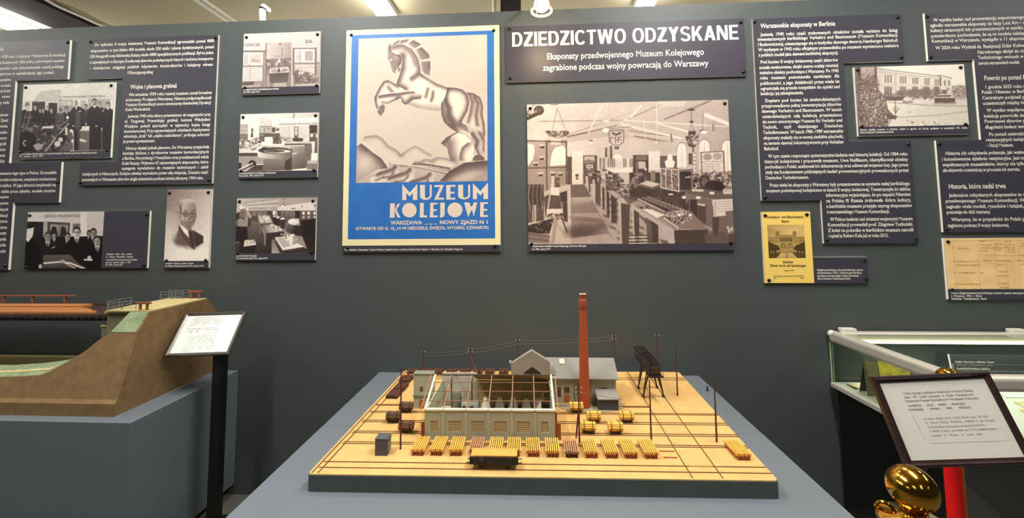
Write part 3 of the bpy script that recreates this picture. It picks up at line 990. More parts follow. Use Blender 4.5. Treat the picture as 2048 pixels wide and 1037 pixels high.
def pic_portrait():
    P = Pic([(1330, 317), (1697, 313), (1675, 885), (1308, 888)], 112, 174, 0.75, 7)
    P.poly([(1300, 310), (1700, 310), (1700, 890), (1300, 890)], (0.5, 0.86, (1340, 320), (1690, 620)))
    P.ell(1500, 860, 240, 120, 0.93, 0, 0.9, 1.2)
    P.ell(1345, 700, 60, 160, 0.88, 0, 0.6, 1.2)
    # shoulders fading into the white vignette
    for k in range(14):
        t = k / 13
        P.poly([(1432, 590 + 3 * k), (1420, 620 + 4 * k), (1345 + 5 * k, 700 + 4 * k), (1390 + 4 * k, 780 - 2 * k), (1560, 812 - 4 * k), (1640 - 2 * k, 760 - 4 * k), (1634 - 4 * k, 690 + 2 * k), (1590, 650 + 3 * k), (1540, 625 + 3 * k)], 0.86 - 0.56 * t, 0.3)
    P.poly([(1432, 594), (1535, 640), (1562, 800), (1520, 770), (1455, 690), (1425, 625)], 0.32)
    P.poly([(1540, 640), (1630, 690), (1628, 740), (1565, 780)], 0.2)
    P.poly([(1434, 600), (1446, 592), (1520, 650), (1536, 640), (1530, 720), (1470, 660)], 0.95)
    P.poly([(1505, 650), (1530, 640), (1545, 690), (1562, 800), (1535, 770), (1512, 690)], 0.2)
    P.line([(1445, 660), (1490, 720), (1545, 790)], 3, 0.18, 0.8, 3).line([(1410, 720), (1500, 790)], 3, 0.4, 0.6, 3)
    P.poly([(1440, 560), (1530, 560), (1532, 640), (1510, 650), (1445, 600)], 0.5)
    P.ell(1503, 468, 68, 70, 0.62)
    P.ell(1506, 515, 66, 112, (0.74, 0.5, (1450, 500), (1570, 520)))
    P.poly([(1442, 560), (1470, 580), (1500, 600), (1530, 600), (1520, 628), (1480, 610)], 0.4, 0.6)
    P.ell(1440, 535, 12, 30, 0.6)
    P.ell(1500, 408, 60, 16, 0.75, 0, 0.9, 0.6).line([(1440, 450), (1446, 500)], 12, 0.4, 0.8, 6)
    for x in (1483, 1541):
        P.ell(x, 516, 26, 22, 0.36).ell(x, 516, 20, 16, 0.56).ell(x, 514, 10, 6, 0.18)
    P.line([(1425, 505), (1460, 512)], 5, 0.3).line([(1508, 512), (1518, 512)], 5, 0.3)
    P.line([(1465, 486), (1500, 488)], 5, 0.36).line([(1526, 488), (1560, 486)], 5, 0.36)
    P.line([(1518, 515), (1526, 552), (1510, 556)], 5, 0.42, 0.9, 3).ell(1518, 552, 12, 7, 0.5)
    P.line([(1482, 580), (1505, 577), (1535, 580)], 6, 0.28).line([(1492, 592), (1526, 592)], 5, 0.5, 0.8, 3)
    P.line([(1478, 552), (1468, 580)], 4, 0.45, 0.7, 4).line([(1546, 552), (1552, 576)], 4, 0.4, 0.7, 4)
    P.noise(0.05, 6)
    return P.out((40, 30, 28), (234, 224, 206), (128, 108, 100))


def pic_engraving_room():
    P = Pic([(93, 63), (1285, 15), (1265, 866), (78, 882)], 196, 138, 0.78, 8)
    P.rect(60, 0, 1300, 330, (0.84, 0.76, (100, 60), (1280, 100)))
    P.rect(60, 318, 430, 345, 0.42).rect(60, 340, 420, 880, 0.52)
    P.rect(90, 345, 392, 545, 0.84).rect(110, 380, 200, 535, 0.74).rect(212, 385, 360, 500, 0.76).rect(165, 380, 185, 530, 0.9).poly([(220, 440), (350, 480), (350, 500), (220, 490)], 0.62)
    P.rect(88, 570, 384, 778, 0.88)
    for k in range(6):
        P.line([(105, 595 + 32 * k), (365, 588 + 32 * k)], 6, 0.55).ell(198, 605 + 28 * k, 7, 9, 0.45)
    P.rect(60, 780, 380, 880, 0.56).poly([(80, 800), (260, 785), (250, 840), (90, 840)], 0.28).poly([(80, 850), (350, 830), (350, 860), (80, 870)], 0.66)
    P.rect(425, 205, 840, 880, 0.5)
    P.poly([(440, 212), (832, 190), (826, 432), (440, 450)], (0.78, 0.6, (450, 250), (820, 300)))
    for k in range(5):
        P.line([(450, 250 + 36 * k), (820, 240 + 36 * k)], 5, 0.66, 0.7)
    P.ell(648, 215, 22, 18, 0.5).line([(680, 285), (682, 395)], 9, 0.42).line([(660, 285), (698, 284)], 6, 0.45)
    for k in range(6):
        P.ell(570 + 40 * k, 408 - k, 12, 6, 0.5)
    P.poly([(440, 450), (826, 432), (824, 600), (440, 610)], 0.42)
    P.clutter([(450, 455), (820, 440), (820, 560), (450, 570)], 60, 0.25, 0.72, 24)
    P.ell(635, 490, 26, 22, 0.95).rect(622, 440, 648, 480, 0.9).rect(625, 500, 645, 640, 0.3)
    P.poly([(500, 590), (780, 570), (790, 650), (490, 664)], 0.86).poly([(520, 600), (600, 598), (640, 650), (510, 655)], 0.6).poly([(680, 600), (770, 590), (770, 640), (650, 650)], 0.55)
    P.rect(620, 590, 652, 650, 0.2)
    P.poly([(484, 672), (784, 655), (775, 790), (740, 810), (520, 815), (488, 790)], (0.26, 0.34, (500, 670), (500, 800)))
    P.poly([(560, 815), (740, 805), (762, 880), (540, 880)], 0.68).poly([(440, 700), (490, 690), (500, 880), (440, 880)], 0.6)
    P.rect(432, 210, 442, 880, 0.32).rect(826, 185, 842, 880, 0.8)
    P.rect(842, 285, 1290, 880, 0.62)
    P.rect(842, 280, 1290, 296, 0.42).rect(848, 290, 870, 700, 0.36)
    P.rect(872, 300, 1192, 505, 0.86).rect(890, 330, 960, 490, 0.76).rect(1036, 330, 1160, 480, 0.62).line([(963, 330), (963, 480)], 12, 0.55).rect(915, 415, 960, 425, 0.6).line([(1060, 470), (1150, 340)], 5, 0.76)
    P.rect(1190, 270, 1222, 700, 0.4).rect(1222, 280, 1290, 500, 0.78).rect(872, 506, 1280, 522, 0.42)
    P.rect(876, 540, 1190, 680, 0.78).line([(870, 590), (1260, 575)], 5, 0.45)
    P.poly([(870, 640), (935, 640), (940, 730), (1000, 720), (1030, 760), (1255, 740), (1255, 830), (870, 835)], 0.36)
    P.clutter([(870, 600), (960, 620), (1260, 700), (1255, 820), (880, 830)], 80, 0.18, 0.7, 20)
    P.poly([(990, 710), (1040, 640), (1090, 650), (1130, 710), (1100, 740)], 0.4).ell(1125, 690, 12, 12, 0.92)
    P.poly([(900, 835), (1250, 820), (1250, 860), (900, 872)], 0.72)
    P.noise(0.05, 5)
    return P.out((48, 40, 38), (214, 202, 192), (134, 120, 114))


def pic_mechanical():
    P = Pic([(77, 62), (1250, 38), (1226, 893), (58, 915)], 196, 146, 0.9, 9)
    P.poly([(60, 40), (1260, 30), (1250, 110), (550, 135), (370, 110), (70, 70)], (0.95, 0.76, (200, 60), (1200, 80)))
    P.poly([(370, 110), (550, 135), (550, 240), (365, 240)], 0.82)
    P.line([(545, 130), (545, 240)], 4, 0.6)
    P.line([(870, 50), (890, 80), (866, 105), (890, 130)], 9, 0.35)
    P.rect(72, 210, 195, 350, 0.7).line([(80, 230), (185, 235)], 6, 0.5).line([(80, 300), (150, 318), (185, 310)], 7, 0.45).line([(80, 262), (185, 262)], 5, 0.55)
    P.rect(68, 355, 195, 470, 0.48)
    P.poly([(245, 280), (275, 290), (272, 400), (240, 410)], 0.5).ell(258, 300, 16, 30, 0.45).rect(240, 355, 272, 410, 0.3)
    P.rect(365, 240, 545, 355, 0.55).rect(378, 256, 535, 345, 0.72).rect(430, 270, 460, 330, 0.58).rect(480, 270, 525, 300, 0.58)
    P.rect(548, 240, 668, 350, 0.8).poly([(555, 262), (600, 262), (600, 335), (555, 335)], 0.28).poly([(610, 285), (660, 275), (660, 305), (612, 310)], 0.25)
    P.rect(365, 350, 672, 470, 0.36).rect(380, 370, 430, 384, 0.72)
    P.rect(672, 238, 1110, 470, 0.82)
    for x in (808, 955):
        P.line([(x, 240), (x, 440)], 6, 0.62)
    for k in range(8):
        P.line([(690, 262 + 22 * k), (790, 262 + 22 * k)], 4, 0.7).line([(975, 262 + 22 * k), (1090, 262 + 22 * k)], 4, 0.74)
    P.line([(890, 250), (890, 410)], 11, 0.34).line([(938, 250), (938, 410)], 11, 0.34)
    for y in (262, 310, 370):
        P.line([(885, y), (940, y)], 8, 0.4)
    P.rect(1110, 228, 1228, 350, 0.22).rect(1110, 355, 1228, 640, 0.34).rect(1125, 360, 1162, 405, 0.9).rect(1205, 362, 1224, 412, 0.85)
    P.clutter([(66, 420), (230, 440), (380, 400), (420, 560), (240, 620), (66, 600)], 130, 0.2, 0.8, 22)
    P.rect(445, 405, 565, 515, 0.95)
    P.rect(566, 400, 696, 505, 0.32)
    P.clutter([(566, 400), (696, 400), (696, 500), (566, 500)], 40, 0.15, 0.75, 16)
    P.clutter([(700, 400), (850, 400), (850, 480), (700, 480)], 60, 0.35, 0.8, 14)
    P.poly([(855, 420), (1020, 424), (1010, 470), (870, 472)], 0.24).rect(890, 385, 940, 425, 0.35)
    P.poly([(730, 490), (1140, 470), (1150, 500), (740, 515)], 0.76).poly([(740, 505), (1150, 500), (1150, 520), (745, 528)], 0.3)
    P.poly([(420, 530), (820, 540), (850, 580), (420, 590)], 0.76)
    P.poly([(60, 580), (220, 580), (300, 640), (60, 640)], 0.85).poly([(56, 640), (340, 640), (345, 690), (56, 685)], 0.24)
    P.poly([(820, 540), (1040, 535), (1060, 560), (1060, 860), (850, 880), (850, 640)], (0.66, 0.3, (830, 560), (1020, 860)))
    P.poly([(1040, 520), (1150, 500), (1130, 760), (1060, 860)], 0.42)
    P.poly([(1140, 470), (1195, 470), (1180, 640), (1150, 650)], 0.85).poly([(1075, 760), (1230, 750), (1228, 890), (1070, 880)], 0.5).poly([(1075, 755), (1225, 745), (1225, 790), (1085, 795)], 0.72)
    P.poly([(56, 685), (360, 695), (800, 720), (770, 780), (760, 893), (56, 915)], 0.62)
    P.poly([(350, 640), (860, 620), (860, 700), (780, 740), (450, 715), (350, 700)], (0.86, 0.4, (370, 660), (860, 660)))
    P.ell(605, 605, 255, 46, 0.24).poly([(350, 600), (480, 580), (500, 560), (420, 555), (390, 575)], 0.16).ell(640, 615, 200, 26, 0.88).ell(600, 612, 150, 18, 0.3).rect(590, 600, 640, 626, 0.2)
    P.poly([(440, 725), (770, 735), (765, 893), (400, 905)], (0.5, 0.36, (440, 740), (440, 890)))
    P.poly([(750, 760), (850, 700), (850, 893), (745, 893)], 0.2)
    P.poly([(850, 650), (930, 625), (920, 650), (860, 665)], 0.82)
    P.rect(54, 785, 105, 890, 0.14).ell(265, 805, 58, 58, 0.1).line([(70, 885), (270, 790)], 18, 0.9).line([(85, 900), (275, 815)], 16, 0.2).line([(150, 905), (290, 825)], 12, 0.85).poly([(320, 815), (425, 800), (410, 900), (180, 908)], 0.22).line([(330, 812), (428, 806)], 12, 0.92)
    P.noise(0.06, 5)
    return P.out((42, 36, 34), (230, 224, 206), (130, 118, 110))


def pic_model_room():
    P = Pic([(65, 55), (1298, 40), (1275, 893), (43, 905)], 200, 140, 0.6, 10)
    P.poly([(60, 40), (1300, 30), (1290, 250), (60, 270)], (0.74, 0.62, (100, 60), (1280, 160)))
    for k in range(5):
        P.line([(170, 130 + 20 * k), (700, 60 + 36 * k)], 12, 0.84 if k % 2 else 0.6, 0.7, 8)
    P.poly([(700, 190), (1290, 100), (1285, 250), (700, 245)], 0.84)
    P.rect(115, 165, 150, 225, 0.95).rect(160, 175, 190, 225, 0.9).rect(215, 195, 245, 240, 0.85)
    P.line([(795, 75), (795, 160)], 7, 0.36).ell(788, 165, 36, 18, 0.42).ell(782, 172, 28, 14, 0.92).line([(750, 72), (840, 70)], 5, 0.42).ell(557, 208, 12, 10, 0.95).rect(908, 204, 978, 220, 0.5)
    P.ell(1076, 180, 8, 14, 0.3).rect(1266, 150, 1280, 190, 0.15)
    P.rect(260, 248, 620, 420, 0.42).rect(320, 270, 350, 320, 0.55).rect(400, 265, 470, 330, 0.5).rect(490, 265, 530, 330, 0.5).rect(540, 250, 606, 350, 0.22)
    P.rect(606, 245, 1290, 420, 0.36).rect(625, 250, 668, 310, 0.9).rect(680, 245, 692, 330, 0.75).rect(700, 250, 740, 350, 0.26)
    for i, x in enumerate((775, 830, 860, 902, 945)):
        P.rect(x - 9, 256, x + 9, 290, 0.62).rect(x - 8, 300, x + 8, 326, 0.55)
    P.rect(975, 245, 1040, 400, 0.14)
    for x in (1098, 1178, 1268):
        P.rect(x - 18, 262, x + 18, 306, 0.92).ell(x, 345, 16, 18, 0.82)
    # parquet floor
    P.poly([(240, 430), (420, 420), (640, 640), (620, 900), (200, 900), (200, 700)], (0.44, 0.16, (300, 440), (420, 880)))
    for k in range(14):
        P.line([(230, 460 + 30 * k), (620, 470 + 30 * k)], 4, 0.22, 0.5)
    # exhibits
    P.poly([(50, 300), (120, 260), (230, 460), (250, 700), (180, 790), (50, 900)], 0.13)
    P.ell(165, 260, 48, 44, 0.5).poly([(110, 260), (205, 250), (210, 350), (100, 350)], 0.46).poly([(90, 370), (150, 360), (235, 440), (235, 490), (90, 490)], 0.6).ell(120, 440, 70, 70, 0.58, 0, 0.7)
    P.poly([(215, 260), (250, 250), (290, 330), (285, 360), (210, 360)], 0.6).line([(230, 270), (290, 350)], 10, 0.86).poly([(240, 360), (290, 360), (280, 500), (245, 500)], 0.22)
    P.rect(50, 490, 225, 730, 0.1).rect(300, 330, 385, 420, 0.3)
    P.poly([(398, 322), (570, 316), (615, 430), (425, 440)], 0.78)
    P.clutter([(400, 320), (570, 316), (610, 420), (430, 430)], 44, 0.5, 0.98, 22)
    P.poly([(425, 440), (620, 432), (620, 460), (430, 460)], 0.36).rect(425, 450, 445, 600, 0.5).rect(445, 450, 470, 640, 0.22)
    P.poly([(612, 345), (690, 345), (690, 480), (640, 470)], 0.14).poly([(690, 360), (735, 360), (735, 480), (690, 480)], 0.16).ell(705, 348, 26, 20, 0.85).ell(655, 332, 22, 16, 0.8)
    P.poly([(735, 385), (830, 378), (805, 540), (740, 500)], 0.2).poly([(730, 385), (770, 345), (830, 378)], 0.88)
    P.poly([(820, 415), (1090, 460), (1085, 640), (950, 620), (820, 560)], 0.15).poly([(815, 420), (955, 470), (945, 610), (820, 560)], (0.5, 0.2, (820, 440), (940, 560)))
    P.poly([(820, 410), (1090, 450), (1080, 474), (950, 470)], 0.6).ell(945, 415, 88, 48, 0.86).ell(920, 405, 50, 34, 0.95).ell(1010, 375, 24, 12, 0.8)
    P.poly([(1040, 400), (1290, 360), (1285, 893), (1180, 893), (1080, 640)], 0.11).poly([(1100, 420), (1240, 400), (1240, 620), (1110, 640)], 0.08)
    P.poly([(455, 470), (600, 450), (660, 455), (805, 555), (520, 590)], 0.5)
    P.poly([(500, 490), (600, 452), (650, 455), (790, 545), (560, 585)], (0.62, 0.86, (540, 480), (720, 540)))
    P.clutter([(590, 455), (660, 455), (780, 540), (660, 570), (600, 500)], 36, 0.5, 0.98, 18)
    P.poly([(455, 480), (520, 590), (515, 780), (495, 770), (490, 610), (455, 540)], 0.55)
    P.poly([(525, 595), (800, 565), (780, 650), (610, 690), (610, 800), (525, 780)], 0.17).rect(745, 600, 775, 615, 0.9)
    P.poly([(190, 705), (240, 690), (362, 720), (370, 770), (180, 798)], 0.86).clutter([(220, 688), (350, 690), (355, 765), (220, 770)], 36, 0.6, 0.98, 16)
    P.poly([(60, 800), (180, 798), (368, 775), (362, 893), (60, 900)], 0.1).rect(43, 735, 112, 860, 0.2).rect(43, 728, 112, 740, 0.6)
    P.poly([(610, 690), (650, 680), (760, 880), (610, 900)], (0.5, 0.66, (620, 700), (620, 890)))
    P.poly([(640, 680), (1170, 830), (1180, 893), (740, 893)], 0.17)
    P.poly([(655, 655), (790, 640), (1110, 795), (780, 850)], 0.93)
    P.poly([(680, 665), (780, 652), (910, 780), (790, 812)], 0.76)
    for k in range(6):
        P.line([(690 + 18 * k, 672 + 22 * k), (790 + 20 * k, 660 + 22 * k)], 4, 0.6)
    P.clutter([(800, 650), (950, 600), (1030, 720), (960, 790), (860, 720)], 60, 0.5, 1.0, 26)
    P.poly([(840, 660), (850, 590), (870, 650), (900, 605), (960, 600), (975, 690), (900, 760)], 0.9).poly([(930, 640), (960, 620), (1000, 700), (945, 780)], 0.6, 0.7)
    P.poly([(655, 665), (775, 850), (1110, 797), (1115, 812), (770, 870), (650, 690)], 0.3)
    P.noise(0.06, 5)
    return P.out((34, 28, 28), (232, 222, 206), (128, 112, 104))


def pic_palace():
    P = Pic([(105, 92), (1540, 58), (1612, 835), (165, 878)], 264, 148, 0.86, 11)
    P.poly([(90, 50), (1620, 40), (1620, 330), (90, 330)], (0.9, 0.96, (400, 100), (1500, 100)))
    # building
    P.poly([(400, 98), (480, 110), (490, 130), (1230, 235), (1240, 200), (1385, 225), (1400, 480), (400, 500)], (0.76, 0.86, (420, 200), (900, 400)))
    P.line([(410, 112), (1230, 215)], 10, 0.5).line([(430, 150), (1225, 240)], 6, 0.6).line([(410, 90), (470, 100)], 6, 0.6).line([(1190, 205), (1245, 200), (1385, 238)], 9, 0.5).rect(1232, 215, 1250, 340, 0.35)
    P.line([(420, 330), (1230, 335)], 4, 0.72).line([(655, 180), (660, 450)], 6, 0.62)
    for x, w, y, h in ((560, 60, 205, 95), (755, 50, 225, 82), (915, 46, 238, 78), (1066, 40, 250, 76), (1195, 34, 262, 70)):
        P.rect(x - w, y - 6, x + w, y + h + 6, 0.88).line([(x - w, y - 8), (x + w, y - 2)], 6, 0.48)
        for k in (-0.62, 0, 0.62):
            P.rect(x + k * w - w * 0.2, y, x + k * w + w * 0.2, y + h, 0.46)
            P.line([(x + k * w, y), (x + k * w, y + h)], 3, 0.7)
        P.poly([(x - w, 352), (x, 338), (x + w, 356), (x + w, 366), (x - w, 364)], 0.56)
        P.rect(x - w * 0.8, 366, x + w * 0.8, 455, 0.42)
        for k in (-0.3, 0.3):
            P.line([(x + k * w, 366), (x + k * w, 455)], 6, 0.84)
    for x in (1298, 1350):
        P.rect(x - 10, 268, x + 10, 335, 0.48)
    P.ell(1330, 380, 30, 24, 0.6)
    # shrubs, trees in the distance and the fountain
    for x, y, rx, ry in ((720, 440, 60, 40), (860, 430, 70, 50), (930, 440, 60, 60), (1050, 430, 80, 75), (1190, 420, 60, 70), (560, 470, 80, 40)):
        P.ell(x, y, rx, ry, 0.42, 0, 0.9, 0.6)
    P.clutter([(500, 400), (1240, 380), (1240, 520), (500, 530)], 120, 0.34, 0.6, 18)
    P.ell(1500, 420, 110, 90, 0.52, 0, 0.9, 0.7).clutter([(1390, 330), (1590, 330), (1590, 480), (1400, 480)], 70, 0.42, 0.7, 16)
    P.rect(480, 475, 800, 532, 0.34)
    P.poly([(480, 530), (1600, 515), (1620, 840), (480, 840)], (0.88, 0.82, (600, 540), (900, 800)))
    P.ell(808, 520, 58, 42, 0.62).ell(812, 508, 46, 28, 0.84).poly([(740, 540), (900, 538), (880, 556), (760, 556)], 0.5).ell(1076, 515, 20, 14, 0.9)
    P.poly([(1165, 485), (1432, 482), (1430, 552), (1170, 556)], 0.3).line([(1160, 488), (1436, 484)], 9, 0.92).poly([(1130, 560), (1470, 556), (1440, 572), (1160, 574)], 0.6)
    P.poly([(1215, 452), (1380, 448), (1370, 480), (1225, 480)], 0.4).line([(1210, 452), (1385, 446)], 8, 0.88).rect(1262, 388, 1320, 440, 0.36).ell(1290, 372, 32, 12, 0.86).line([(1240, 430), (1350, 428)], 8, 0.42)
    P.line([(560, 550), (1130, 590), (1600, 598)], 7, 0.5, 0.8, 3).line([(700, 745), (1200, 712), (1600, 665)], 10, 0.66, 0.8, 5).ell(840, 680, 10, 9, 0.5)
    for x in (1450, 1500, 1550):
        P.line([(x, 470), (x + 4, 540)], 4, 0.6)
    # tree and hedge at the left with blossoms
    P.poly([(110, 90), (400, 90), (430, 380), (520, 480), (560, 640), (640, 720), (560, 880), (165, 878)], 0.4)
    P.poly([(200, 90), (380, 95), (380, 180), (230, 260), (190, 200)], 0.78, 0.6)
    P.line([(170, 120), (190, 320), (200, 560), (215, 860)], 40, 0.22, 0.9, 6).line([(395, 90), (400, 220)], 22, 0.28)
    for k in range(22):
        a = P.R.uniform(0, 1)
        x, y = 180 + 220 * a, 110 + P.R.uniform(0, 300)
        P.line([(x, y), (x - 60 + 40 * a, y + 50), (x - 90, y + 70)], 5, P.R.uniform(0.2, 0.35))
    P.clutter([(130, 240), (420, 130), (470, 440), (540, 520), (560, 640), (560, 870), (170, 870)], 520, 0.14, 0.62, 12)
    P.clutter([(180, 330), (500, 380), (540, 620), (540, 870), (180, 870)], 260, 0.66, 0.97, 9)
    P.poly([(545, 690), (600, 720), (650, 720), (690, 730), (660, 770), (560, 760)], 0.3)
    P.line([(655, 530), (660, 780)], 9, 0.34)
    for k in range(10):
        P.line([(660, 700), (610 + 12 * k, 590 + 8 * abs(k - 5))], 3, 0.42)
    P.clutter([(760, 770), (950, 780), (1500, 830), (1440, 850), (900, 850)], 60, 0.4, 0.95, 14)
    P.poly([(560, 770), (700, 770), (980, 850), (560, 870)], 0.84, 0.6)
    P.noise(0.06, 5)
    return P.out((60, 46, 44), (236, 228, 206), (146, 126, 118))


def pic_guide_cover():
    P = Pic([(195, 228), (612, 228), (632, 605), (213, 607)], 92, 84, 0.74, 12)
    P.rect(190, 220, 640, 400, (0.62, 0.8, (300, 240), (400, 360)))
    P.ell(380, 270, 120, 24, 0.84, 0.1, 0.6, 1.0).ell(480, 310, 90, 18, 0.86, -0.2, 0.6, 1.0)
    P.rect(200, 372, 632, 440, 0.56).rect(290, 305, 334, 420, 0.58).rect(485, 305, 526, 420, 0.58).rect(290, 305, 334, 316, 0.4).rect(485, 305, 526, 316, 0.4)
    P.rect(300, 322, 324, 342, 0.36).rect(494, 322, 518, 342, 0.36)
    P.rect(330, 350, 490, 440, 0.62).line([(320, 352), (500, 350)], 8, 0.4)
    for k in range(6):
        P.rect(344 + 24 * k, 376, 358 + 24 * k, 418, 0.16)
    for x in (225, 255, 570, 600):
        P.rect(x, 395, x + 12, 425, 0.4)
    P.line([(200, 372), (632, 370)], 5, 0.4).rect(330, 430, 500, 520, 0.62)
    for x in (378, 452):
        P.ell(x, 466, 26, 30, 0.34).ell(x, 474, 14, 24, 0.56)
    P.clutter([(340, 440), (500, 440), (500, 520), (340, 520)], 40, 0.28, 0.7, 9)
    P.poly([(208, 415), (250, 440), (320, 460), (340, 500), (330, 540), (212, 607)], 0.16).poly([(632, 415), (580, 440), (520, 460), (495, 495), (520, 540), (632, 605)], 0.16)
    P.poly([(212, 560), (330, 525), (530, 522), (632, 560), (632, 606), (212, 607)], 0.2).rect(300, 515, 530, 540, 0.6)
    P.poly([(350, 545), (480, 545), (540, 606), (300, 607)], (0.82, 0.7, (400, 550), (400, 600)))
    P.poly([(410, 548), (430, 548), (440, 606), (390, 606)], 0.6)
    for x in (240, 270, 560, 595):
        P.ell(x, 538, 7, 9, 0.75)
    P.noise(0.06, 4)
    return P.out((58, 44, 22), (232, 196, 122), (150, 122, 70))


def pic_ledger():
    P = Pic([(168, 117), (2060, 90), (2110, 760), (236, 778)], 220, 82, 0.86, 13)
    P.noise(0.12, 30)
    ink = 0.3
    for y0, y1, x0 in ((155, 120, 240), (345, 318, 720), (778, 760, 300)):
        P.line([(x0, y0), (2090, y1)], 5, 0.3, 0.9)
    for x0, x1 in ((300, 355), (610, 665), (830, 880), (960, 1020), (1150, 1170), (1420, 1450), (1700, 1740)):
        P.line([(x0, 170), (x1, 775)], 4, 0.42, 0.7)

    def scrib(x, y, n, s=10):
        pts = []
        for i in range(n * 3):
            pts.append((x + i * s / 2, y + P.R.uniform(-s, s * 0.6)))
        P.line(pts, 5, 0.16, 0.9)
    scrib(345, 255, 11)
    for x, y, n in ((640, 160, 5), (620, 205, 12), (640, 245, 13), (650, 280, 7), (835, 195, 7), (835, 240, 8), (840, 268, 6), (970, 160, 6), (965, 200, 9), (970, 235, 9), (985, 262, 8), (990, 292, 8), (1180, 215, 10), (1190, 180, 8),
                    (345, 425, 11), (520, 420, 8), (345, 470, 20), (690, 410, 8), (850, 410, 14), (865, 458, 8), (1100, 405, 9), (1180, 450, 9), (370, 568, 9), (460, 566, 10), (640, 566, 4), (880, 552, 9), (880, 600, 10),
                    (365, 712, 20), (895, 700, 9), (905, 750, 8), (275, 245, 2), (300, 420, 2), (310, 565, 2), (320, 712, 2), (1300, 420, 10), (1480, 410, 12), (1300, 560, 9), (1500, 560, 10), (1300, 200, 9), (1500, 190, 12)):
        scrib(x, y, n)
    return P.out((96, 64, 30), (238, 202, 144), (190, 146, 84))


def pic_horse():
    """stylised rearing horse above hills, a train and waves; airbrushed in sepia"""
    L = lambda x, y: (x * 0.9598, 995.3 + 0.9598 * y)
    P = Pic([(193, 153), (1262, 125), L(1318, 357), L(187, 372)], 380, 436, 0.76, 14)
    P.g += 0
    dark, lite = 0.2, 0.95
    P.poly([(180, 120), (1280, 120), (1280, 700), (180, 700)], 0.75)
    # far hills
    h1 = [L(190, 25), L(240, 0), (250, 965), (345, 955), (400, 985), (445, 1040), L(490, 60), L(540, 90), L(575, 125), L(620, 90), L(690, 50), L(740, 70), L(780, 100), L(830, 125), L(850, 150), L(850, 240), L(190, 240)]
    P.poly(h1, 0.78)
    P.rim(h1, [(240, 972), (345, 957), (400, 985), (445, 1040), L(490, 60), L(540, 90), L(575, 125)], 26, 0.42, 0.75)
    P.rim(h1, [L(575, 125), L(620, 90), L(690, 50), L(740, 70), L(780, 100), L(830, 125)], 22, 0.45, 0.7)
    h2 = [L(188, 60), L(230, 30), L(270, 60), L(330, 110), L(400, 155), L(445, 215), L(460, 245), L(380, 255), L(330, 280), L(188, 372)]
    P.poly(h2, 0.6)
    P.rim(h2, [L(230, 30), L(270, 60), L(330, 110), L(400, 155), L(445, 215), L(440, 245)], 44, 0.2, 0.9)
    P.ell(*L(260, 200), 60, 70, 0.8, 0.6, 0.7, 1.2)
    # plain and water
    wtr = [L(470, 195), L(840, 235), L(1080, 200), L(1318, 190), L(1318, 357), L(187, 372), L(330, 290), L(460, 248)]
    P.poly(wtr, 0.66)
    ban = [L(470, 195), L(700, 222), L(960, 262), L(1010, 260), L(960, 300), L(760, 250), L(560, 232)]
    P.poly(ban, 0.5)
    P.line([L(490, 200), L(700, 226), L(980, 280)], 7, 0.84)
    # smoke and train
    sm = [L(680, 215), L(690, 185), L(740, 185), L(770, 165), L(840, 170), L(880, 150), L(960, 155), L(1040, 185), L(1090, 200), L(1000, 240)]
    P.poly(sm, 0.8)
    P.rim(sm, [L(690, 190), L(720, 182), L(745, 190), L(790, 165), L(845, 182), L(880, 152), L(960, 155), L(1050, 188)], 24, 0.4, 0.7)
    P.line([L(680, 208), L(760, 212), L(860, 226), L(990, 248)], 15, 0.14)
    for x in range(690, 990, 24):
        P.ell(*L(x, 206 + (x - 690) * 0.14), 6, 4, 0.7)
    # waves
    for (cx, cy, r) in ((520, 262, 58), (645, 290, 66), (815, 330, 66)):
        wv = [L(cx - 3.6 * r, cy + 1.2 * r), L(cx - 2.2 * r, cy + 0.2 * r), L(cx - 0.8 * r, cy - 0.3 * r), L(cx - 0.1 * r, cy - 0.95 * r), L(cx + 0.6 * r, cy - 0.8 * r), L(cx + r, cy), L(cx + 1.05 * r, cy + 0.9 * r), L(cx + r, 366), L(cx - 3.6 * r, 370)]
        P.poly(wv, 0.8)
        P.rim(wv, [L(cx - 2.6 * r, cy + 0.6 * r), L(cx - 1.4 * r, cy + 0.25 * r), L(cx - 0.3 * r, cy - 0.1 * r), L(cx + 0.1 * r, cy - 0.5 * r)], 20, 0.22, 0.9)
        P.rim(wv, [L(cx + r, cy), L(cx + 1.05 * r, cy + r)], 24, 0.5, 0.6)
        P.line([L(cx - 1.6 * r, cy + 1.1 * r), L(cx - 0.6 * r, cy + 0.9 * r), L(cx - 0.1 * r, cy + 0.3 * r)], 9, 0.3, 0.8, 8)
        P.line([L(cx - 2.8 * r, cy + 1.5 * r), L(cx - 1.6 * r, cy + 1.0 * r)], 9, 0.3, 0.7, 8)
    # rocks at the right
    rk = [L(905, 357), L(990, 270), L(1120, 200), L(1318, 180), L(1318, 357)]
    P.poly(rk, 0.56)
    P.rim(rk, [L(905, 357), L(990, 270), L(1120, 205), L(1318, 182)], 60, 0.16, 0.9)
    P.ell(*L(1130, 320), 110, 30, 0.78, -0.3, 0.6, 1.2)
    b1 = [(875, 1030), (930, 975), (1010, 935), (1080, 950), (1140, 1000), (1160, 1060), L(1180, 120), L(1000, 185), L(985, 130), L(965, 70), L(915, 30)]
    P.poly(b1, 0.62)
    P.rim(b1, [(875, 1030), (930, 970), (1010, 935)], 50, 0.2, 0.9)
    disc = [(938, 1030), (965, 970), (1020, 940), (1080, 955), (1125, 1000), (1140, 1040), L(1180, 60), L(1120, 130), L(1070, 185), L(1000, 185), L(980, 120), L(975, 50)]
    P.poly(disc, 0.95)
    P.rim(disc, [(938, 1030), L(975, 60), L(985, 130), L(1010, 185)], 70, 0.3, 0.85)
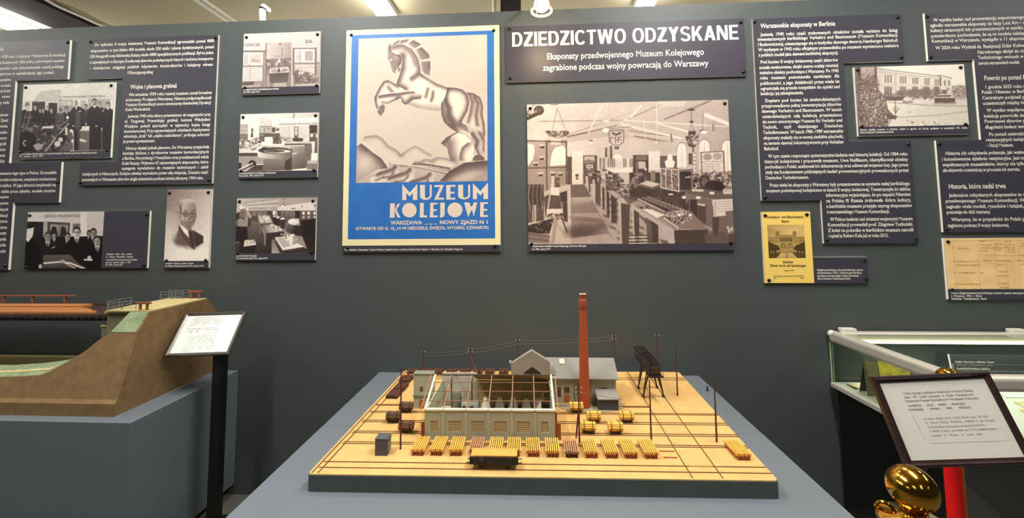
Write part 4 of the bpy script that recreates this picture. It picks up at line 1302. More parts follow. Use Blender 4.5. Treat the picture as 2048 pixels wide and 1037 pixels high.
    d2 = [L(1078, 180), L(1076, 130), L(1095, 70), L(1140, 30), L(1180, 20), L(1205, 60), L(1190, 110), L(1200, 150), L(1160, 190)]
    P.poly(d2, 0.9)
    P.rim(d2, [L(1078, 180), L(1076, 130), L(1095, 70), L(1140, 30)], 36, 0.22, 0.8)
    # far hind leg and tail
    tail = [(1090, 605), (1150, 615), (1205, 650), (1228, 720), (1222, 790), (1240, 870), (1244, 960), (1222, 1020), (1190, 1005), (1200, 930), (1180, 880), (1150, 900), (1110, 860), (1092, 860), (1110, 790), (1125, 700), (1110, 640)]
    P.poly(tail, 0.84)
    P.rim(tail, [(1100, 607), (1150, 615), (1205, 650), (1228, 720), (1222, 790), (1240, 870), (1244, 960)], 22, 0.2, 0.9)
    P.rim(tail, [(1120, 640), (1140, 690), (1125, 780), (1098, 858)], 20, 0.26, 0.8)
    P.rim(tail, [(1160, 650), (1185, 700), (1170, 800), (1180, 880)], 18, 0.24, 0.8)
    # near body
    rump = [(935, 565), (1010, 570), (1060, 585), (1100, 625), (1115, 690), (1100, 760), (1060, 830), (1050, 860), (1110, 890), (1180, 935), (1210, 990), (1200, 1037), (1140, 985), (1080, 940), (1010, 935), (950, 895), (905, 850), (885, 790), (880, 700), (915, 640)]
    body = [(510, 535), (540, 450), (552, 400), (560, 330), (548, 290), (520, 275), (470, 300), (445, 285), (470, 225), (520, 205), (570, 205), (640, 245), (690, 320), (708, 400), (712, 445), (760, 480), (850, 535), (935, 565), (960, 640), (930, 730), (870, 760), (780, 750), (690, 735), (600, 700), (560, 690), (520, 640), (640, 600), (560, 575)]
    P.poly(body, 0.9)
    P.rim(body, [(480, 222), (560, 207), (640, 245), (690, 320), (710, 420)], 34, 0.24, 0.9)
    P.rim(body, [(590, 225), (640, 290), (665, 370)], 20, 0.4, 0.7)
    P.rim(body, [(560, 300), (556, 400), (530, 480), (512, 540), (575, 578)], 36, 0.2, 0.9)
    P.rim(body, [(640, 490), (700, 448), (770, 485), (850, 537), (935, 567)], 24, 0.24, 0.85)
    P.rim(body, [(600, 700), (690, 737), (780, 752), (870, 760)], 38, 0.42, 0.7)
    P.rim(body, [(772, 575), (765, 610), (755, 642)], 14, 0.3, 0.8)
    P.rim(body, [(815, 600), (812, 640), (800, 672)], 14, 0.26, 0.8)
    P.poly([(690, 740), (770, 700), (850, 700), (880, 760), (780, 752)], 0.7, 0.3)
    P.poly(rump, 0.9)
    P.rim(rump, [(935, 565), (1010, 570), (1060, 585), (1100, 625), (1115, 690), (1100, 760), (1050, 850)], 30, 0.2, 0.9)
    P.rim(rump, [(935, 570), (918, 640), (925, 690), (945, 740), (940, 800), (990, 880)], 24, 0.18, 0.9)
    P.rim(rump, [(880, 700), (888, 800), (920, 862), (1000, 925)], 36, 0.2, 0.9)
    P.rim(rump, [(945, 740), (960, 800), (1010, 870), (1110, 920)], 22, 0.3, 0.8)
    P.rim(rump, [(1040, 860), (1110, 890), (1180, 935), (1205, 1000)], 16, 0.3, 0.8)
    lower = [(1090, 880), (1160, 920), (1180, 910), (1210, 930), (1240, 990), L(1290, 80), L(1300, 130), L(1240, 140), L(1215, 90), L(1190, 40), (1140, 1000)]
    P.poly(lower, 0.72)
    P.rim(lower, [(1140, 950), (1180, 1010), L(1215, 80), L(1240, 140)], 18, 0.2, 0.85)
    P.rim(lower, [(1200, 940), (1240, 1010), L(1290, 90)], 16, 0.24, 0.8)
    hoof = [L(1195, 150), L(1225, 130), L(1260, 135), L(1290, 155), L(1290, 180), L(1190, 185)]
    P.poly(hoof, 0.3)
    # crest of the mane in six blades
    for bl in ([(470, 225), (485, 195), (535, 165), (530, 195)], [(535, 202), (545, 172), (618, 160), (590, 190)], [(605, 200), (650, 168), (715, 205), (660, 240)], [(672, 250), (720, 228), (780, 290), (788, 322), (710, 334)],
               [(712, 350), (790, 345), (792, 400), (786, 465), (745, 448), (722, 420)]):
        P.poly(bl, 0.4)
        P.rim(bl, bl[1:3], 22, 0.2, 0.8)
        P.rim(bl, [bl[0], bl[-1]], 14, 0.66, 0.6)
    # head
    head = [(455, 198), (468, 215), (470, 262), (500, 285), (545, 292), (556, 330), (545, 370), (525, 398), (515, 432), (498, 444), (476, 436), (466, 395), (452, 345), (436, 320), (435, 268), (440, 225)]
    P.poly(head, 0.4)
    P.rim(head, [(440, 225), (436, 320), (466, 395), (480, 440)], 16, 0.62, 0.6)
    P.rim(head, [(500, 285), (545, 292), (556, 330), (540, 372)], 18, 0.16, 0.8)
    P.ell(500, 310, 26, 22, 0.6, 0.5, 0.6, 1.2)
    P.ell(467, 331, 9, 8, 0.97).line([(452, 318), (484, 318)], 5, 0.2)
    P.poly([(452, 268), (440, 230), (458, 198), (466, 230), (462, 268)], 0.25).poly([(456, 210), (460, 230), (456, 256)], 0.6)
    P.line([(505, 432), (520, 408)], 6, 0.85).ell(520, 424, 10, 14, 0.84).poly([(526, 398), (545, 396), (540, 425), (522, 438)], 0.34)
    # forelegs
    f1 = [(575, 578), (520, 545), (470, 515), (440, 500), (405, 510), (370, 560), (340, 620), (328, 650), (335, 700), (352, 745), (385, 705), (375, 660), (395, 630), (470, 600), (560, 620)]
    P.poly(f1, 0.88)
    P.rim(f1, [(520, 545), (455, 503), (405, 510), (370, 560), (335, 630), (330, 690), (350, 745)], 22, 0.18, 0.9)
    P.rim(f1, [(445, 560), (480, 605)], 16, 0.3, 0.8)
    hf = [(358, 760), (375, 715), (400, 700), (418, 715), (412, 760), (382, 797)]
    P.poly(hf, 0.36)
    P.line([(355, 760), (382, 797)], 5, 0.2)
    f2 = [(650, 597), (560, 605), (400, 622), (365, 632), (358, 660), (385, 690), (440, 698), (500, 672), (545, 650), (560, 690), (590, 708), (650, 665), (710, 660), (730, 630), (680, 600)]
    P.poly(f2, 0.86)
    P.rim(f2, [(650, 598), (560, 605), (400, 624), (365, 634)], 16, 0.14, 0.95)
    P.rim(f2, [(385, 690), (440, 698), (540, 650)], 16, 0.3, 0.8)
    P.rim(f2, [(530, 660), (575, 706), (600, 700), (645, 660), (720, 658)], 30, 0.2, 0.9)
    P.poly([(650, 597), (590, 622), (490, 640), (370, 655), (365, 640), (400, 622), (560, 605)], 0.3, 0.65)
    P.noise(0.05, 4)
    return P.out((66, 52, 50), (234, 222, 196), (156, 136, 130))

# ------------------------------------------------------------------ exhibition boards on the partition wall
T = 0.012                       # board thickness
YF = D - T                      # plane of the boards' faces
M_INK = mat('board_ink', (62, 60, 70), 0.46, var=0.03, scale=30, spec=0.35)
M_CORE = mat('board_white_core', (235, 232, 222), 0.6)
M_TXT = mat('white_lettering', (226, 223, 214), 0.55)
M_DTXT = mat('dark_lettering', (60, 46, 22), 0.6)
M_SCREW = mat('black_screw_cap', (10, 10, 11), 0.3)
M_CREAM = mat('cream_paper', (236, 226, 178), 0.5, var=0.02, scale=20)
M_BLUE = mat('poster_blue', (34, 100, 176), 0.5, var=0.05, scale=12, c2=(46, 114, 188))
M_PTXT = mat('poster_letter_ink', (222, 206, 190), 0.5)
M_YEL = mat('yellow_paper', (250, 214, 110), 0.5, var=0.02, scale=20)


def wpt(px, py):
    p = at_depth(px, py, YF)
    return float(p[0]), float(p[2])


def snap(pts):
    """photo outline -> upright rectilinear board outline in wall coordinates"""
    q = [wpt(*p) for p in pts]
    n = len(q)
    out = [[None, None] for _ in q]
    for i in range(n):
        a, b = q[i], q[(i + 1) % n]
        if abs(a[0] - b[0]) < abs(a[1] - b[1]):
            out[i][0] = out[(i + 1) % n][0] = (a[0] + b[0]) / 2
        else:
            out[i][1] = out[(i + 1) % n][1] = (a[1] + b[1]) / 2
    return [(o[0] if o[0] is not None else q[i][0], o[1] if o[1] is not None else q[i][1]) for i, o in enumerate(out)]


SCREW = None


def screws(t, pts):
    global SCREW
    for p in pts:
        x, z = wpt(*p)
        if SCREW is None:
            m = MB()
            pr = [(0.0095, 0), (0.0095, 0.002), (0.0075, 0.005), (0.003, 0.0065)]
            vs = MB().lathe(pr, n=16)
            m.add([(a, -c, b) for a, b, c in vs.v], vs.f)
            o = m.build('screw', M_SCREW, smooth=True)
            SCREW = o
        else:
            o = SCREW.copy()
            COL.objects.link(o)
        o.parent = t
        w = world_loc(t)
        o.location = (x - w[0], YF - w[1], z - w[2])


def board(name, label, cat, outline, group=None, face=None):
    P = snap(outline)
    xs, zs = [p[0] for p in P], [p[1] for p in P]
    t = thing(name, label, cat, ((min(xs) + max(xs)) / 2, D, min(zs)), group)
    MB().prism(P, 'y', YF, D - 0.0008, 0, 1).build('board', [face or M_INK, M_CORE], t)
    return t, P


def zp(sc, ox, oy):
    return lambda x, y: (ox + x / sc, oy + y / sc)


def rect_px(pts):
    q = [wpt(*p) for p in pts]
    return (q[0][0] + q[3][0]) / 2, (q[1][0] + q[2][0]) / 2, (q[2][1] + q[3][1]) / 2, (q[0][1] + q[1][1]) / 2   # x0,x1,z0,z1


def text_lines(t, f, rows, size=0.0258, bold=0.022, name='paragraph', m=None, clip=None, sx=0.86):
    """rows: (text, left x, left y, right x or None, right y) at mid x-height, in the coordinates of f"""
    L, last = None, None
    for r in rows:
        s, x0, y0 = r[0], r[1], r[2]
        a = wpt(*f(x0, y0))
        if L is None or abs(last - a[1]) > 0.0365:
            if L:
                L.build(name, m or M_TXT, t)
            L = wall_letters(YF)
            L.clip = clip
        last = a[1]
        x1 = wpt(*f(r[3], r[4]))[0] if len(r) > 3 and r[3] is not None else None
        L.line(s, a[0], a[1] - size * 0.25, size, x1, bold, sx)
    return L.build(name, m or M_TXT, t)


def heading(t, f, s, x0, y0, x1, size=0.036):
    L = wall_letters(YF)
    a, b = wpt(*f(x0, y0)), wpt(*f(x1, y0))
    w = L.width(s, size, 0.022, 0.9)
    L.line(s, a[0], a[1] - size * 0.25, size, None, 0.022, 0.9 * (b[0] - a[0]) / w)
    L.build('heading_text', M_TXT, t)


def caption(t, f, rows, size=0.0145, m=None):
    return text_lines(t, f, rows, size, 0.025, 'caption_text', m, sx=0.8)


# --- title board
f = zp(4.096, 1000, 20)
t, P = board('title_board', 'wide slate title board reading DZIEDZICTWO ODZYSKANE in big white capitals under the warm lamp', 'sign', [f(50, 133), f(1998, 70), f(2022, 535), f(50, 597)])
L = wall_letters(YF)
a, b = wpt(*f(100, 302)), wpt(*f(1955, 250))
cap = wpt(*f(100, 185))[1] - a[1]
S_, H_ = 0.178, 0.148


def r4(x0, y0, x1, y1):
    return [(x0, y0), (x1, y0), (x1, y1), (x0, y1)]


def ring(cx, cy, rx, ry, a0, a1, n=20, sw=S_, sh=H_):
    out = []
    for i in range(n):
        p, q = math.radians(a0 + (a1 - a0) * i / n), math.radians(a0 + (a1 - a0) * (i + 1) / n)
        e = lambda t, x, y: (cx + x * math.copysign(abs(math.cos(t)) ** 0.86, math.cos(t)), cy + y * math.copysign(abs(math.sin(t)) ** 0.86, math.sin(t)))
        out.append([e(p, rx, ry), e(q, rx, ry), e(q, rx - sw, ry - sh), e(p, rx - sw, ry - sh)])
    return out


CAPS = {
    'D': (0.66, [r4(0, 0, S_, 1), r4(S_, 1 - H_, 0.3, 1), r4(S_, 0, 0.3, H_)] + ring(0.3, 0.5, 0.36, 0.5, -90, 90)),
    'Z': (0.60, [r4(0.02, 1 - H_, 0.6, 1), r4(0, 0, 0.6, H_), [(0, H_), (0.25, H_), (0.6, 1 - H_), (0.34, 1 - H_)]]),
    'I': (S_, [r4(0, 0, S_, 1)]),
    'E': (0.56, [r4(0, 0, S_, 1), r4(S_, 1 - H_, 0.55, 1), r4(S_, 0, 0.56, H_), r4(S_, 0.5 - H_ / 2, 0.51, 0.5 + H_ / 2)]),
    'C': (0.66, ring(0.35, 0.5, 0.35, 0.515, 38, 322, 26)),
    'T': (0.60, [r4(0, 1 - H_, 0.6, 1), r4(0.3 - S_ / 2, 0, 0.3 + S_ / 2, 1 - H_)]),
    'W': (0.98, [[(0, 1), (0.16, 0), (0.36, 0), (0.2, 1)], [(0.21, 0), (0.36, 0), (0.58, 1), (0.40, 1)], [(0.40, 1), (0.58, 1), (0.77, 0), (0.62, 0)], [(0.62, 0), (0.82, 0), (0.98, 1), (0.78, 1)]]),
    'O': (0.72, ring(0.36, 0.5, 0.36, 0.515, 0, 360, 36)),
    'Y': (0.66, [[(0, 1), (0.23, 0.44), (0.43, 0.44), (0.23, 1)], [(0.66, 1), (0.43, 0.44), (0.23, 0.44), (0.43, 1)], r4(0.23, 0, 0.43, 0.44)]),
    'S': (0.62, ring(0.31, 0.735, 0.30, 0.28, 15, 270, 16, S_ * 0.95, H_ * 0.95) + ring(0.31, 0.265, 0.31, 0.28, 90, -165, 16, S_ * 0.95, H_ * 0.95)),
    'K': (0.67, [r4(0, 0, S_, 1), [(S_, 0.26), (S_, 0.54), (0.42, 1), (0.66, 1)], [(0.25, 0.46), (0.36, 0.66), (0.68, 0), (0.45, 0)]]),
    'A': (0.70, [[(0, 0), (0.2, 0), (0.45, 1), (0.25, 1)], [(0.5, 0), (0.7, 0), (0.45, 1), (0.25, 1)], r4(0.16, 0.2, 0.54, 0.35)]),
    'N': (0.67, [r4(0, 0, S_ * 0.95, 1), r4(0.67 - S_ * 0.95, 0, 0.67, 1), [(0.0, 1), (0.21, 1), (0.67, 0), (0.46, 0)]]),
}
GAP, SPC = 0.085, 0.33
word = 'DZIEDZICTWO ODZYSKANE'
tw_ = sum(SPC if c == ' ' else CAPS[c][0] + GAP for c in word) - GAP
kx = (b[0] - a[0]) / tw_
x = a[0]
k_ = 0
for c in word:
    if c == ' ':
        x += SPC * kx
        L.build('title_word', M_TXT, t)
        L = wall_letters(YF)
        continue
    for poly in CAPS[c][1]:
        k_ += 1
        pts = [(x + p[0] * kx, YF - 0.0006 - 0.00001 * (k_ % 7), a[1] + p[1] * cap) for p in poly]
        ar = sum(pts[i][0] * pts[(i + 1) % len(pts)][2] - pts[(i + 1) % len(pts)][0] * pts[i][2] for i in range(len(pts)))
        L.mb.add(pts if ar > 0 else pts[::-1], [tuple(range(len(pts)))])
    x += (CAPS[c][0] + GAP) * kx
L.build('title_word', M_TXT, t)
L = wall_letters(YF)
for s, xa, ya, xb in (('Eksponaty przedwojennego Muzeum Kolejowego', 382, 406, 1673), ('zagrabione podczas wojny powracają do Warszawy', 352, 498, 1708)):
    a, b = wpt(*f(xa, ya)), wpt(*f(xb, ya - 28))
    sz = 0.0505
    L.line(s, a[0], a[1], sz, None, 0.014, (b[0] - a[0]) / L.width(s, sz, 0.014, 1.0))
L.build('subtitle_text', M_TXT, t)
screws(t, [f(78, 155), f(1972, 100), f(82, 557), f(1995, 507)])

# --- Berlin text board
f1, f2, f3 = zp(5.185, 1500, 20), zp(4.3206, 1500, 180), zp(5.186, 1500, 300)
t, P = board('text_board', 'stepped slate text board headed Warszawskie eksponaty w Berlinie, right of the title board', 'information board',
             [(1504, 37.7), (1802.8, 27.3), (1808, 121.6), (1688, 126), (1697, 283), (1822.9, 281.8), (1835, 486.7), (1649, 487.6), (1641.5, 400.7), (1524.5, 401.4)], 'text boards')
heading(t, f1, 'Warszawskie eksponaty w Berlinie', 108, 172, 885)
text_lines(t, f1, [('Jesienią 1940 roku część zrabowanych obiektów została wpisana do ksiąg', 110, 260, 1530, 220), ('inwentarzowych berlińskiego Verkehrs und Baumuseum (Muzeum Komunikacji', 78, 310, 1530, 272),
                   ('i Budownictwa), mieszczącego się w budynku dawnego dworca Hamburger Bahnhof.', 80, 364, 1535, 326), ('W wydanym w 1943 roku oficjalnym przewodniku po muzeum wymieniono niektóre', 85, 418, 1540, 380),
                   ('z polskich modeli jako element berlińskiej ekspozycji.', 88, 472, 917, 455),
                   ('Pod koniec II wojny światowej część zbiorów', 108, 545, 912, 528), ('została ewakuowana, dzięki czemu ocalały również', 95, 602, 915, 582), ('niektóre obiekty pochodzące z Warszawy. Po 1945', 100, 656, 920, 638),
                   ('roku muzeum pozostawało zamknięte dla', 102, 710, 925, 692), ('publiczności, a jego działalność przez wiele lat', 105, 766, 928, 748), ('ograniczała się przede wszystkim do opieki nad', 108, 820, 932, 802),
                   ('kolekcją i jej zabezpieczania.', 110, 872, 555, 864)])
text_lines(t, f2, [('Dopiero pod koniec lat siedemdziesiątych', 130, 97, 785, 86), ('przeprowadzono pełną inwentaryzację zbiorów', 98, 143, 788, 132), ('dawnego Verkehrs und Baumuseum. W latach', 100, 188, 792, 177),
                   ('osiemdziesiątych całą kolekcję przeniesiono', 104, 234, 795, 223), ('do nowo utworzonego Museum für Verkehr und', 107, 280, 798, 270), ('Technik, czyli dzisiejszego Deutsches', 110, 326, 802, 316),
                   ('Technikmuseum. W latach 1985–1989 warszawskie', 112, 372, 805, 362), ('eksponaty znalazły się w nowej siedzibie placówki,', 115, 418, 808, 409), ('na terenie dawnej lokomotywowni przy Anhalter', 118, 465, 811, 455), ('Bahnhof.', 120, 512)])
text_lines(t, f3, [('W tym czasie rozpoczęto systematyczne badania nad historią kolekcji. Od 1984 roku', 187, 70, 1632, 46), ('historyk kolejnictwa i pracownik muzeum, Uwe Nußbaum, identyfikował obiekty', 150, 126, 1637, 104),
                   ('pochodzące z Polski, analizował ich dokumentację oraz odtwarzał wojenne losy. Jego prace', 155, 181, 1641, 160), ('stały się fundamentem późniejszych badań proweniencyjnych prowadzonych przez', 158, 237, 1645, 217), ('Deutsches Technikmuseum.', 160, 294, 612, 288),
                   ('Przez wiele lat eksponaty z Warszawy były prezentowane na wystawie stałej berlińskiego', 203, 371, 1657, 351), ('muzeum poświęconej kolejnictwu w latach II wojny światowej. Towarzyszyła im tablica', 167, 428, 1662, 408),
                   ('informacyjna wyjaśniająca, że po napaści Niemiec', 785, 475, 1667, 466), ('na Polskę III Rzesza zrabowała dobra kultury,', 790, 533, 1672, 524), ('a berlińskie muzeum przejęło szereg eksponatów', 793, 590, 1677, 580), ('z warszawskiego Muzeum Komunikacji.', 797, 648, 1448, 640),
                   ('W Polsce badania nad stratami wojennymi Muzeum', 830, 725, 1687, 717), ('Komunikacji prowadził prof. Zbigniew Tucholski.', 805, 782, 1691, 774), ('Z kolei na polonika w berlińskim muzeum natrafił', 808, 840, 1695, 832), ('i opisał je Robert Kola już w roku 2013.', 813, 896, 1437, 890)])
screws(t, [f1(48, 125), f1(1532, 78), f1(1570, 493), f2(1368, 470), f2(130, 930), f3(800, 940), f3(1722, 930)])

# --- text board about the war years
f1, f2, f3 = zp(3.704, 0, 40), zp(3.989, 0, 300), zp(4.938, 230, 160)
t, P = board('text_board', 'stepped slate text board headed Wojna i planowa grabież, above the portrait photograph', 'information board',
             [(178, 78), (437, 70), (423.5, 367), (158, 371), (160.5, 325.5), (235, 323.5), (245.5, 155.5), (173, 158)], 'text boards')
heading(t, f1, 'Wojna i planowa grabież', 967, 500, 1310)
text_lines(t, f1, [('Do wybuchu II wojny światowej Muzeum Komunikacji zgromadziło ponad 4000', 700, 187, 1587, 163), ('eksponatów, w tym blisko 400 modeli, około 250 tablic i plansz dydaktycznych, ponad', 672, 232, 1585, 208),
                   ('550 fotografii oraz bibliotekę liczącą około 6000 specjalistycznych publikacji. Był to jeden', 668, 274, 1582, 251), ('z największych w Europie Środkowej zbiorów poświęconych historii i technice transportu', 666, 317, 1580, 295),
                   ('– świadectwo osiągnięć polskich inżynierów, konstruktorów i kolejarzy okresu', 664, 360, 1578, 338), ('II Rzeczypospolitej.', 945, 394, 1138, 390)])
text_lines(t, f3, [('We wrześniu 1939 roku rozwój muzeum został brutalnie', 138, 150, 957, 133), ('przerwany. Po zajęciu Warszawy, Niemcy podporządkowali', 108, 201, 953, 185), ('Muzeum Komunikacji nowo utworzonej niemieckiej Dyrekcji', 106, 249, 948, 235), ('Kolei Wschodnich.', 104, 297, 355, 293),
                   ('Jesienią 1940 roku zbiory przeniesiono do magazynów przy', 130, 363, 946, 349), ('ul. Targowej. Przewidując grabież, kustosz Władysław', 96, 413, 943, 400), ('Wojdyno polecił sporządzić w tajemnicy kopię księgi', 93, 463, 941, 450), ('inwentarzowej. Przy najcenniejszych obiektach dopisywano', 90, 512, 938, 499),
                   ('adnotacje „brak” lub „ciężko uszkodzone”, próbując uchronić', 87, 561, 936, 548), ('je przed wywiezieniem.', 83, 611, 398, 606),
                   ('Niemcy działali jednak planowo. Do Warszawy przyjechała', 107, 680, 932, 666), ('komisja złożona z dyrektorów muzeów komunikacyjnych', 78, 729, 929, 717), ('z Berlina, Norymbergi i Monachium oraz przedstawicieli władz', 73, 779, 927, 767), ('Kolei Rzeszy. Wybrano 67 najcenniejszych eksponatów, które', 70, 829, 924, 817),
                   ('następnie wywieziono do muzeów technicznych i szkół', 66, 878, 922, 867)])
text_lines(t, f2, [('kolejowych w Niemczech. Kolejne obiekty wywożono przez całą okupację. Znaczna część', 658, 197, 1662, 182), ('pozostałych w Warszawie zbiorów uległa zniszczeniu podczas letniej ofensywy 1944 roku.', 655, 241, 1625, 225)])
screws(t, [f1(672, 163), f1(1598, 134), f2(645, 262), f2(1668, 243)])

# --- text board cut by the left edge of the view
f1, f2 = zp(5.1875, 0, 60), zp(3.4567, 0, 250)
t, P = board('text_board', 'stepped slate text board at the far left edge, partly out of view', 'information board',
             [(-150, 90), (140, 79.3), (135.2, 157.4), (31, 161.5), (18, 326.3), (123.3, 324.3), (117.6, 404.8), (26, 406.5), (17, 537), (-175, 544)], 'text boards')


FILL = 'kolei polskich oraz zbiory modeli taboru które w latach trzydziestych dokumentowały rozwój techniki i dziejów komunikacji'.split()


def right_rows(f, rows, x_left=-640):
    L, last = wall_letters(YF), None
    for s, x1, y1 in rows:
        b = wpt(*f(x1, y1))
        if last is not None and abs(last - b[1]) > 0.0365:
            L.build('paragraph', M_TXT, t)
            L = wall_letters(YF)
        last = b[1]
        a = wpt(-105, f(x1, y1)[1])[0]
        pre = FILL[int(abs(y1)) % len(FILL):] + FILL
        while pre and L.width(pre[0] + ' ' + s, 0.0258, 0.014, 0.8) < b[0] - a:
            s = pre.pop(0) + ' ' + s
        L.line(s, a, b[1] - 0.007, 0.0258, b[0], 0.022, 0.86)
    L.build('paragraph', M_TXT, t)


L = wall_letters(YF)
b = wpt(*f1(42, 200))
L.line('Początki muzeum w II Rzeczypospolitej – Muzeum Polski', b[0], b[1] - 0.009, 0.036, None, 0.022, 0.6, 'r')
L.build('heading_text', M_TXT, t)
right_rows(f1, [('powstało w 1928 roku z inicjatywy Ministerstwa Komunikacji', 680, 260), ('kolejowych. Była jedną z pierwszych muzeów', 674, 320), ('techniki i stale dokumentowało rozwój polskiego', 668, 382), ('kolejnictwa w najważniejszej jego postaci.', 566, 442)])
right_rows(f1, [('zbiory muzealne', 115, 517), ('eksponaty i modele', 114, 577), ('dawnych kolei', 108, 634), ('oraz nowe', 103, 692), ('wystawy stałe', 98, 755), ('w Warszawie', 88, 882), ('Nowy Zjazd', 86, 940), ('placówka', 80, 1000)])
right_rows(f2, [('biblioteka', 50, 52), ('i archiwum', 48, 92), ('fotografii', 44, 132), ('rysunków', 40, 172), ('plansz', 37, 212), ('tablic', 35, 252)])
right_rows(f2, [('największym muzeum tego typu w Polsce. Gromadziło', 392, 331), ('modele kolejowe, urządzenia mechaniczne', 390, 375), ('tablice. W jego zbiorach znajdowały się', 387, 416), ('także prace szkolne, modele mostów', 384, 457)])
right_rows(f2, [('parowozów', 62, 500), ('wagonów', 60, 543), ('dróg wodnych', 58, 586), ('sygnalizacji', 55, 628), ('drogownictwa', 53, 668), ('lotnictwa', 50, 710), ('poczty', 45, 750), ('telegrafu', 44, 792), ('radia', 42, 832), ('kolei', 40, 875)])
screws(t, [f1(703, 131), f2(400, 397), f2(40, 975)])

# --- text board cut by the right edge of the view
f1, f2 = zp(3.986, 1830, 20), zp(4.716, 1830, 260)
t, P = board('text_board', 'stepped slate text board headed Historia, która nadal trwa, at the far right edge', 'information board',
             [(1849, 27), (2160, 14.5), (2215, 462), (1887.5, 465.3), (1871.5, 281.2), (1963, 279.6), (1947.2, 119.1), (1856.7, 120.9)], 'text boards')
cl = (-9, max(p[0] for p in P) - 0.03)
text_lines(t, f1, [('W wyniku badań nad proweniencją wspomnianego zbioru muzeum', 145, 84), ('zgłosiło warszawskie eksponaty do bazy Lost Art – oficjalnej', 120, 127), ('kultury utraconych lub przemieszczonych w wyniku II wojny', 122, 168), ('potwierdzono pochodzenie, że są to modele należące', 127, 211), ('Komunikacji w Warszawie, wystąpiło o 11 eksponatów z Berlina', 132, 252),
                   ('W 2024 roku Wydział ds. Restytucji Dóbr Kultury Ministerstwa', 163, 306), ('Narodowego złożył do niemieckiego', 497, 340), ('Technicznego wniosek w sprawie', 500, 383), ('zwrotu warszawskich modeli.', 505, 428, 835, 420),
                   ('1 grudnia 2025 roku ministrowie', 555, 618), ('Polski i Niemiec w Berlinie', 530, 660), ('Centralnym podpisali protokół', 535, 704), ('uczestniczyli między innymi', 540, 748), ('W wyniku współpracy muzeów', 570, 804), ('kolekcja powróciła do kraju', 548, 850), ('Powrotowi zbiorów patronuje', 553, 892), ('długoletni badacz tematu', 557, 938), ('Po ponad osiemdziesięciu', 588, 995)], clip=cl)
heading(t, f1, 'Powrót po ponad 80 latach', 550, 548, 1010, 0.036)
text_lines(t, f2, [('restytucyjnych kolejne lata', 668, 98), ('– Stacji Muzeum.', 674, 150, 930, 148), ('Historia ich odzyskania pokazuje, jak ważne są badania', 285, 226), ('i konsekwentne działania restytucyjne. Jest to także', 252, 280), ('współczesnych muzealników, którzy nie tylko przechowują', 257, 333), ('ale aktywnie uczestniczą w procesie ich zwrotu.', 262, 385, 992, 376),
                   ('Jedenaście odzyskanych eksponatów to tylko część zbiorów', 322, 621), ('przedwojennego Muzeum Komunikacji. W czasie wojny', 287, 675), ('zaginęło wiele modeli, rysunków i książek, których los', 292, 728), ('pozostaje do dziś nieznany.', 297, 780, 715, 776), ('Wierzymy, że w przyszłości do Polski powrócą kolejne', 342, 850), ('zaginione podczas II wojny światowej.', 308, 906, 888, 900)], clip=cl)
heading(t, f2, 'Historia, która nadal trwa', 315, 540, 855)
screws(t, [f1(98, 53), f1(125, 378), f2(228, 134), f2(298, 942)])


def photo_board(label, fz, panel, pic, colours, caps=(), scr=(), name='photo_board', size=0.0145):
    t, P = board(name, label, 'photograph', [fz(*p) for p in panel], 'photograph boards')
    x0, x1, z0, z1 = rect_px([fz(*p) for p in pic])
    px0, px1 = min(p[0] for p in P), max(p[0] for p in P)
    x0, x1 = max(x0, px0 + 0.0005), min(x1, px1 - 0.0005)
    z1 = min(z1, max(p[1] for p in P) - 0.0005)
    print_mesh('photo_print', colours, x0, x1, z0, z1, YF - 0.0004, t)
    if caps:
        caption(t, fz, caps, size)
    screws(t, [fz(*p) for p in scr])
    return t


def wall_sign(t, fz, s, x0, y0, x1, y1, h, m):
    """letters standing on the wall inside a photograph (part of the print)"""
    L = wall_letters(YF - 0.0006)
    a, b = wpt(*fz(x0, y0)), wpt(*fz(x1, y1))
    size = h / 0.7
    L.line(s, a[0], a[1], size, None, 0.0, (b[0] - a[0]) / L.width(s, size, 0.0, 1.0))
    L.build('printed_sign', m, t)


M_SIGN = mat('printed_sign_grey', (92, 84, 80), 0.5)
fz = zp(3.143, 1040, 190)
t = photo_board('large sepia photograph of a roofed hall full of exhibit tables, under the title board', fz, [(43, 57), (1310, 33), (1348, 979), (53, 983)], [(43, 57), (1310, 33), (1345, 935), (52, 938)], pic_big_hall(),
                [('Wystawa stała w siedzibie Muzeum Kolejowego na Dworcu Głównym.', 75, 953, 418, 952), ('Fot. 1930 r., zbiory MSTM', 76, 972, 192, 971)], [(64, 84), (1287, 54), (73, 938), (1324, 932)])
fz = zp(6.481, 30, 160)
t = photo_board('photograph of men in suits beside machinery under the words UTRZYMANIE TABORU', fz, [(108, 62), (1296, 30), (1234, 1003), (48, 1030)], [(108, 62), (1296, 30), (1240, 912), (52, 940)], pic_group_men(),
                [('Otwarcie działu utrzymania taboru w Muzeum Komunikacji w Warszawie, goście przy modelach parowozów', 58, 965, 1062, 945), ('Fot. archiwum, zbiory MSTM', 58, 996, 370, 988)], [(145, 100), (1250, 74), (1198, 912), (75, 938)])
wall_sign(t, fz, 'UTRZYMANIE TABORU', 582, 238, 1172, 205, 0.0125, M_SIGN)
fz = zp(3.989, 0, 300)
t = photo_board('photograph of dark-suited men around a model boat, with a blank slate strip at its right', fz, [(222, 497), (1197, 487), (1170, 943), (195, 948)], [(222, 497), (833, 492), (805, 946), (195, 948)], pic_waterways(),
                [('Zwiedzanie działu dróg wodnych', 848, 834, 1055, 833), ('w Muzeum Komunikacji. Pierwszy', 848, 856, 1062, 855), ('z prawej dyrektor muzeum podczas oprowadzania', 846, 879, 1095, 877), ('gości po wystawie stałej w 1938', 845, 900, 1042, 898), ('Fot. 1938 r., zbiory MSTM', 843, 920, 982, 918)], [(240, 525), (1172, 516), (1150, 920), (212, 940)], size=0.013)
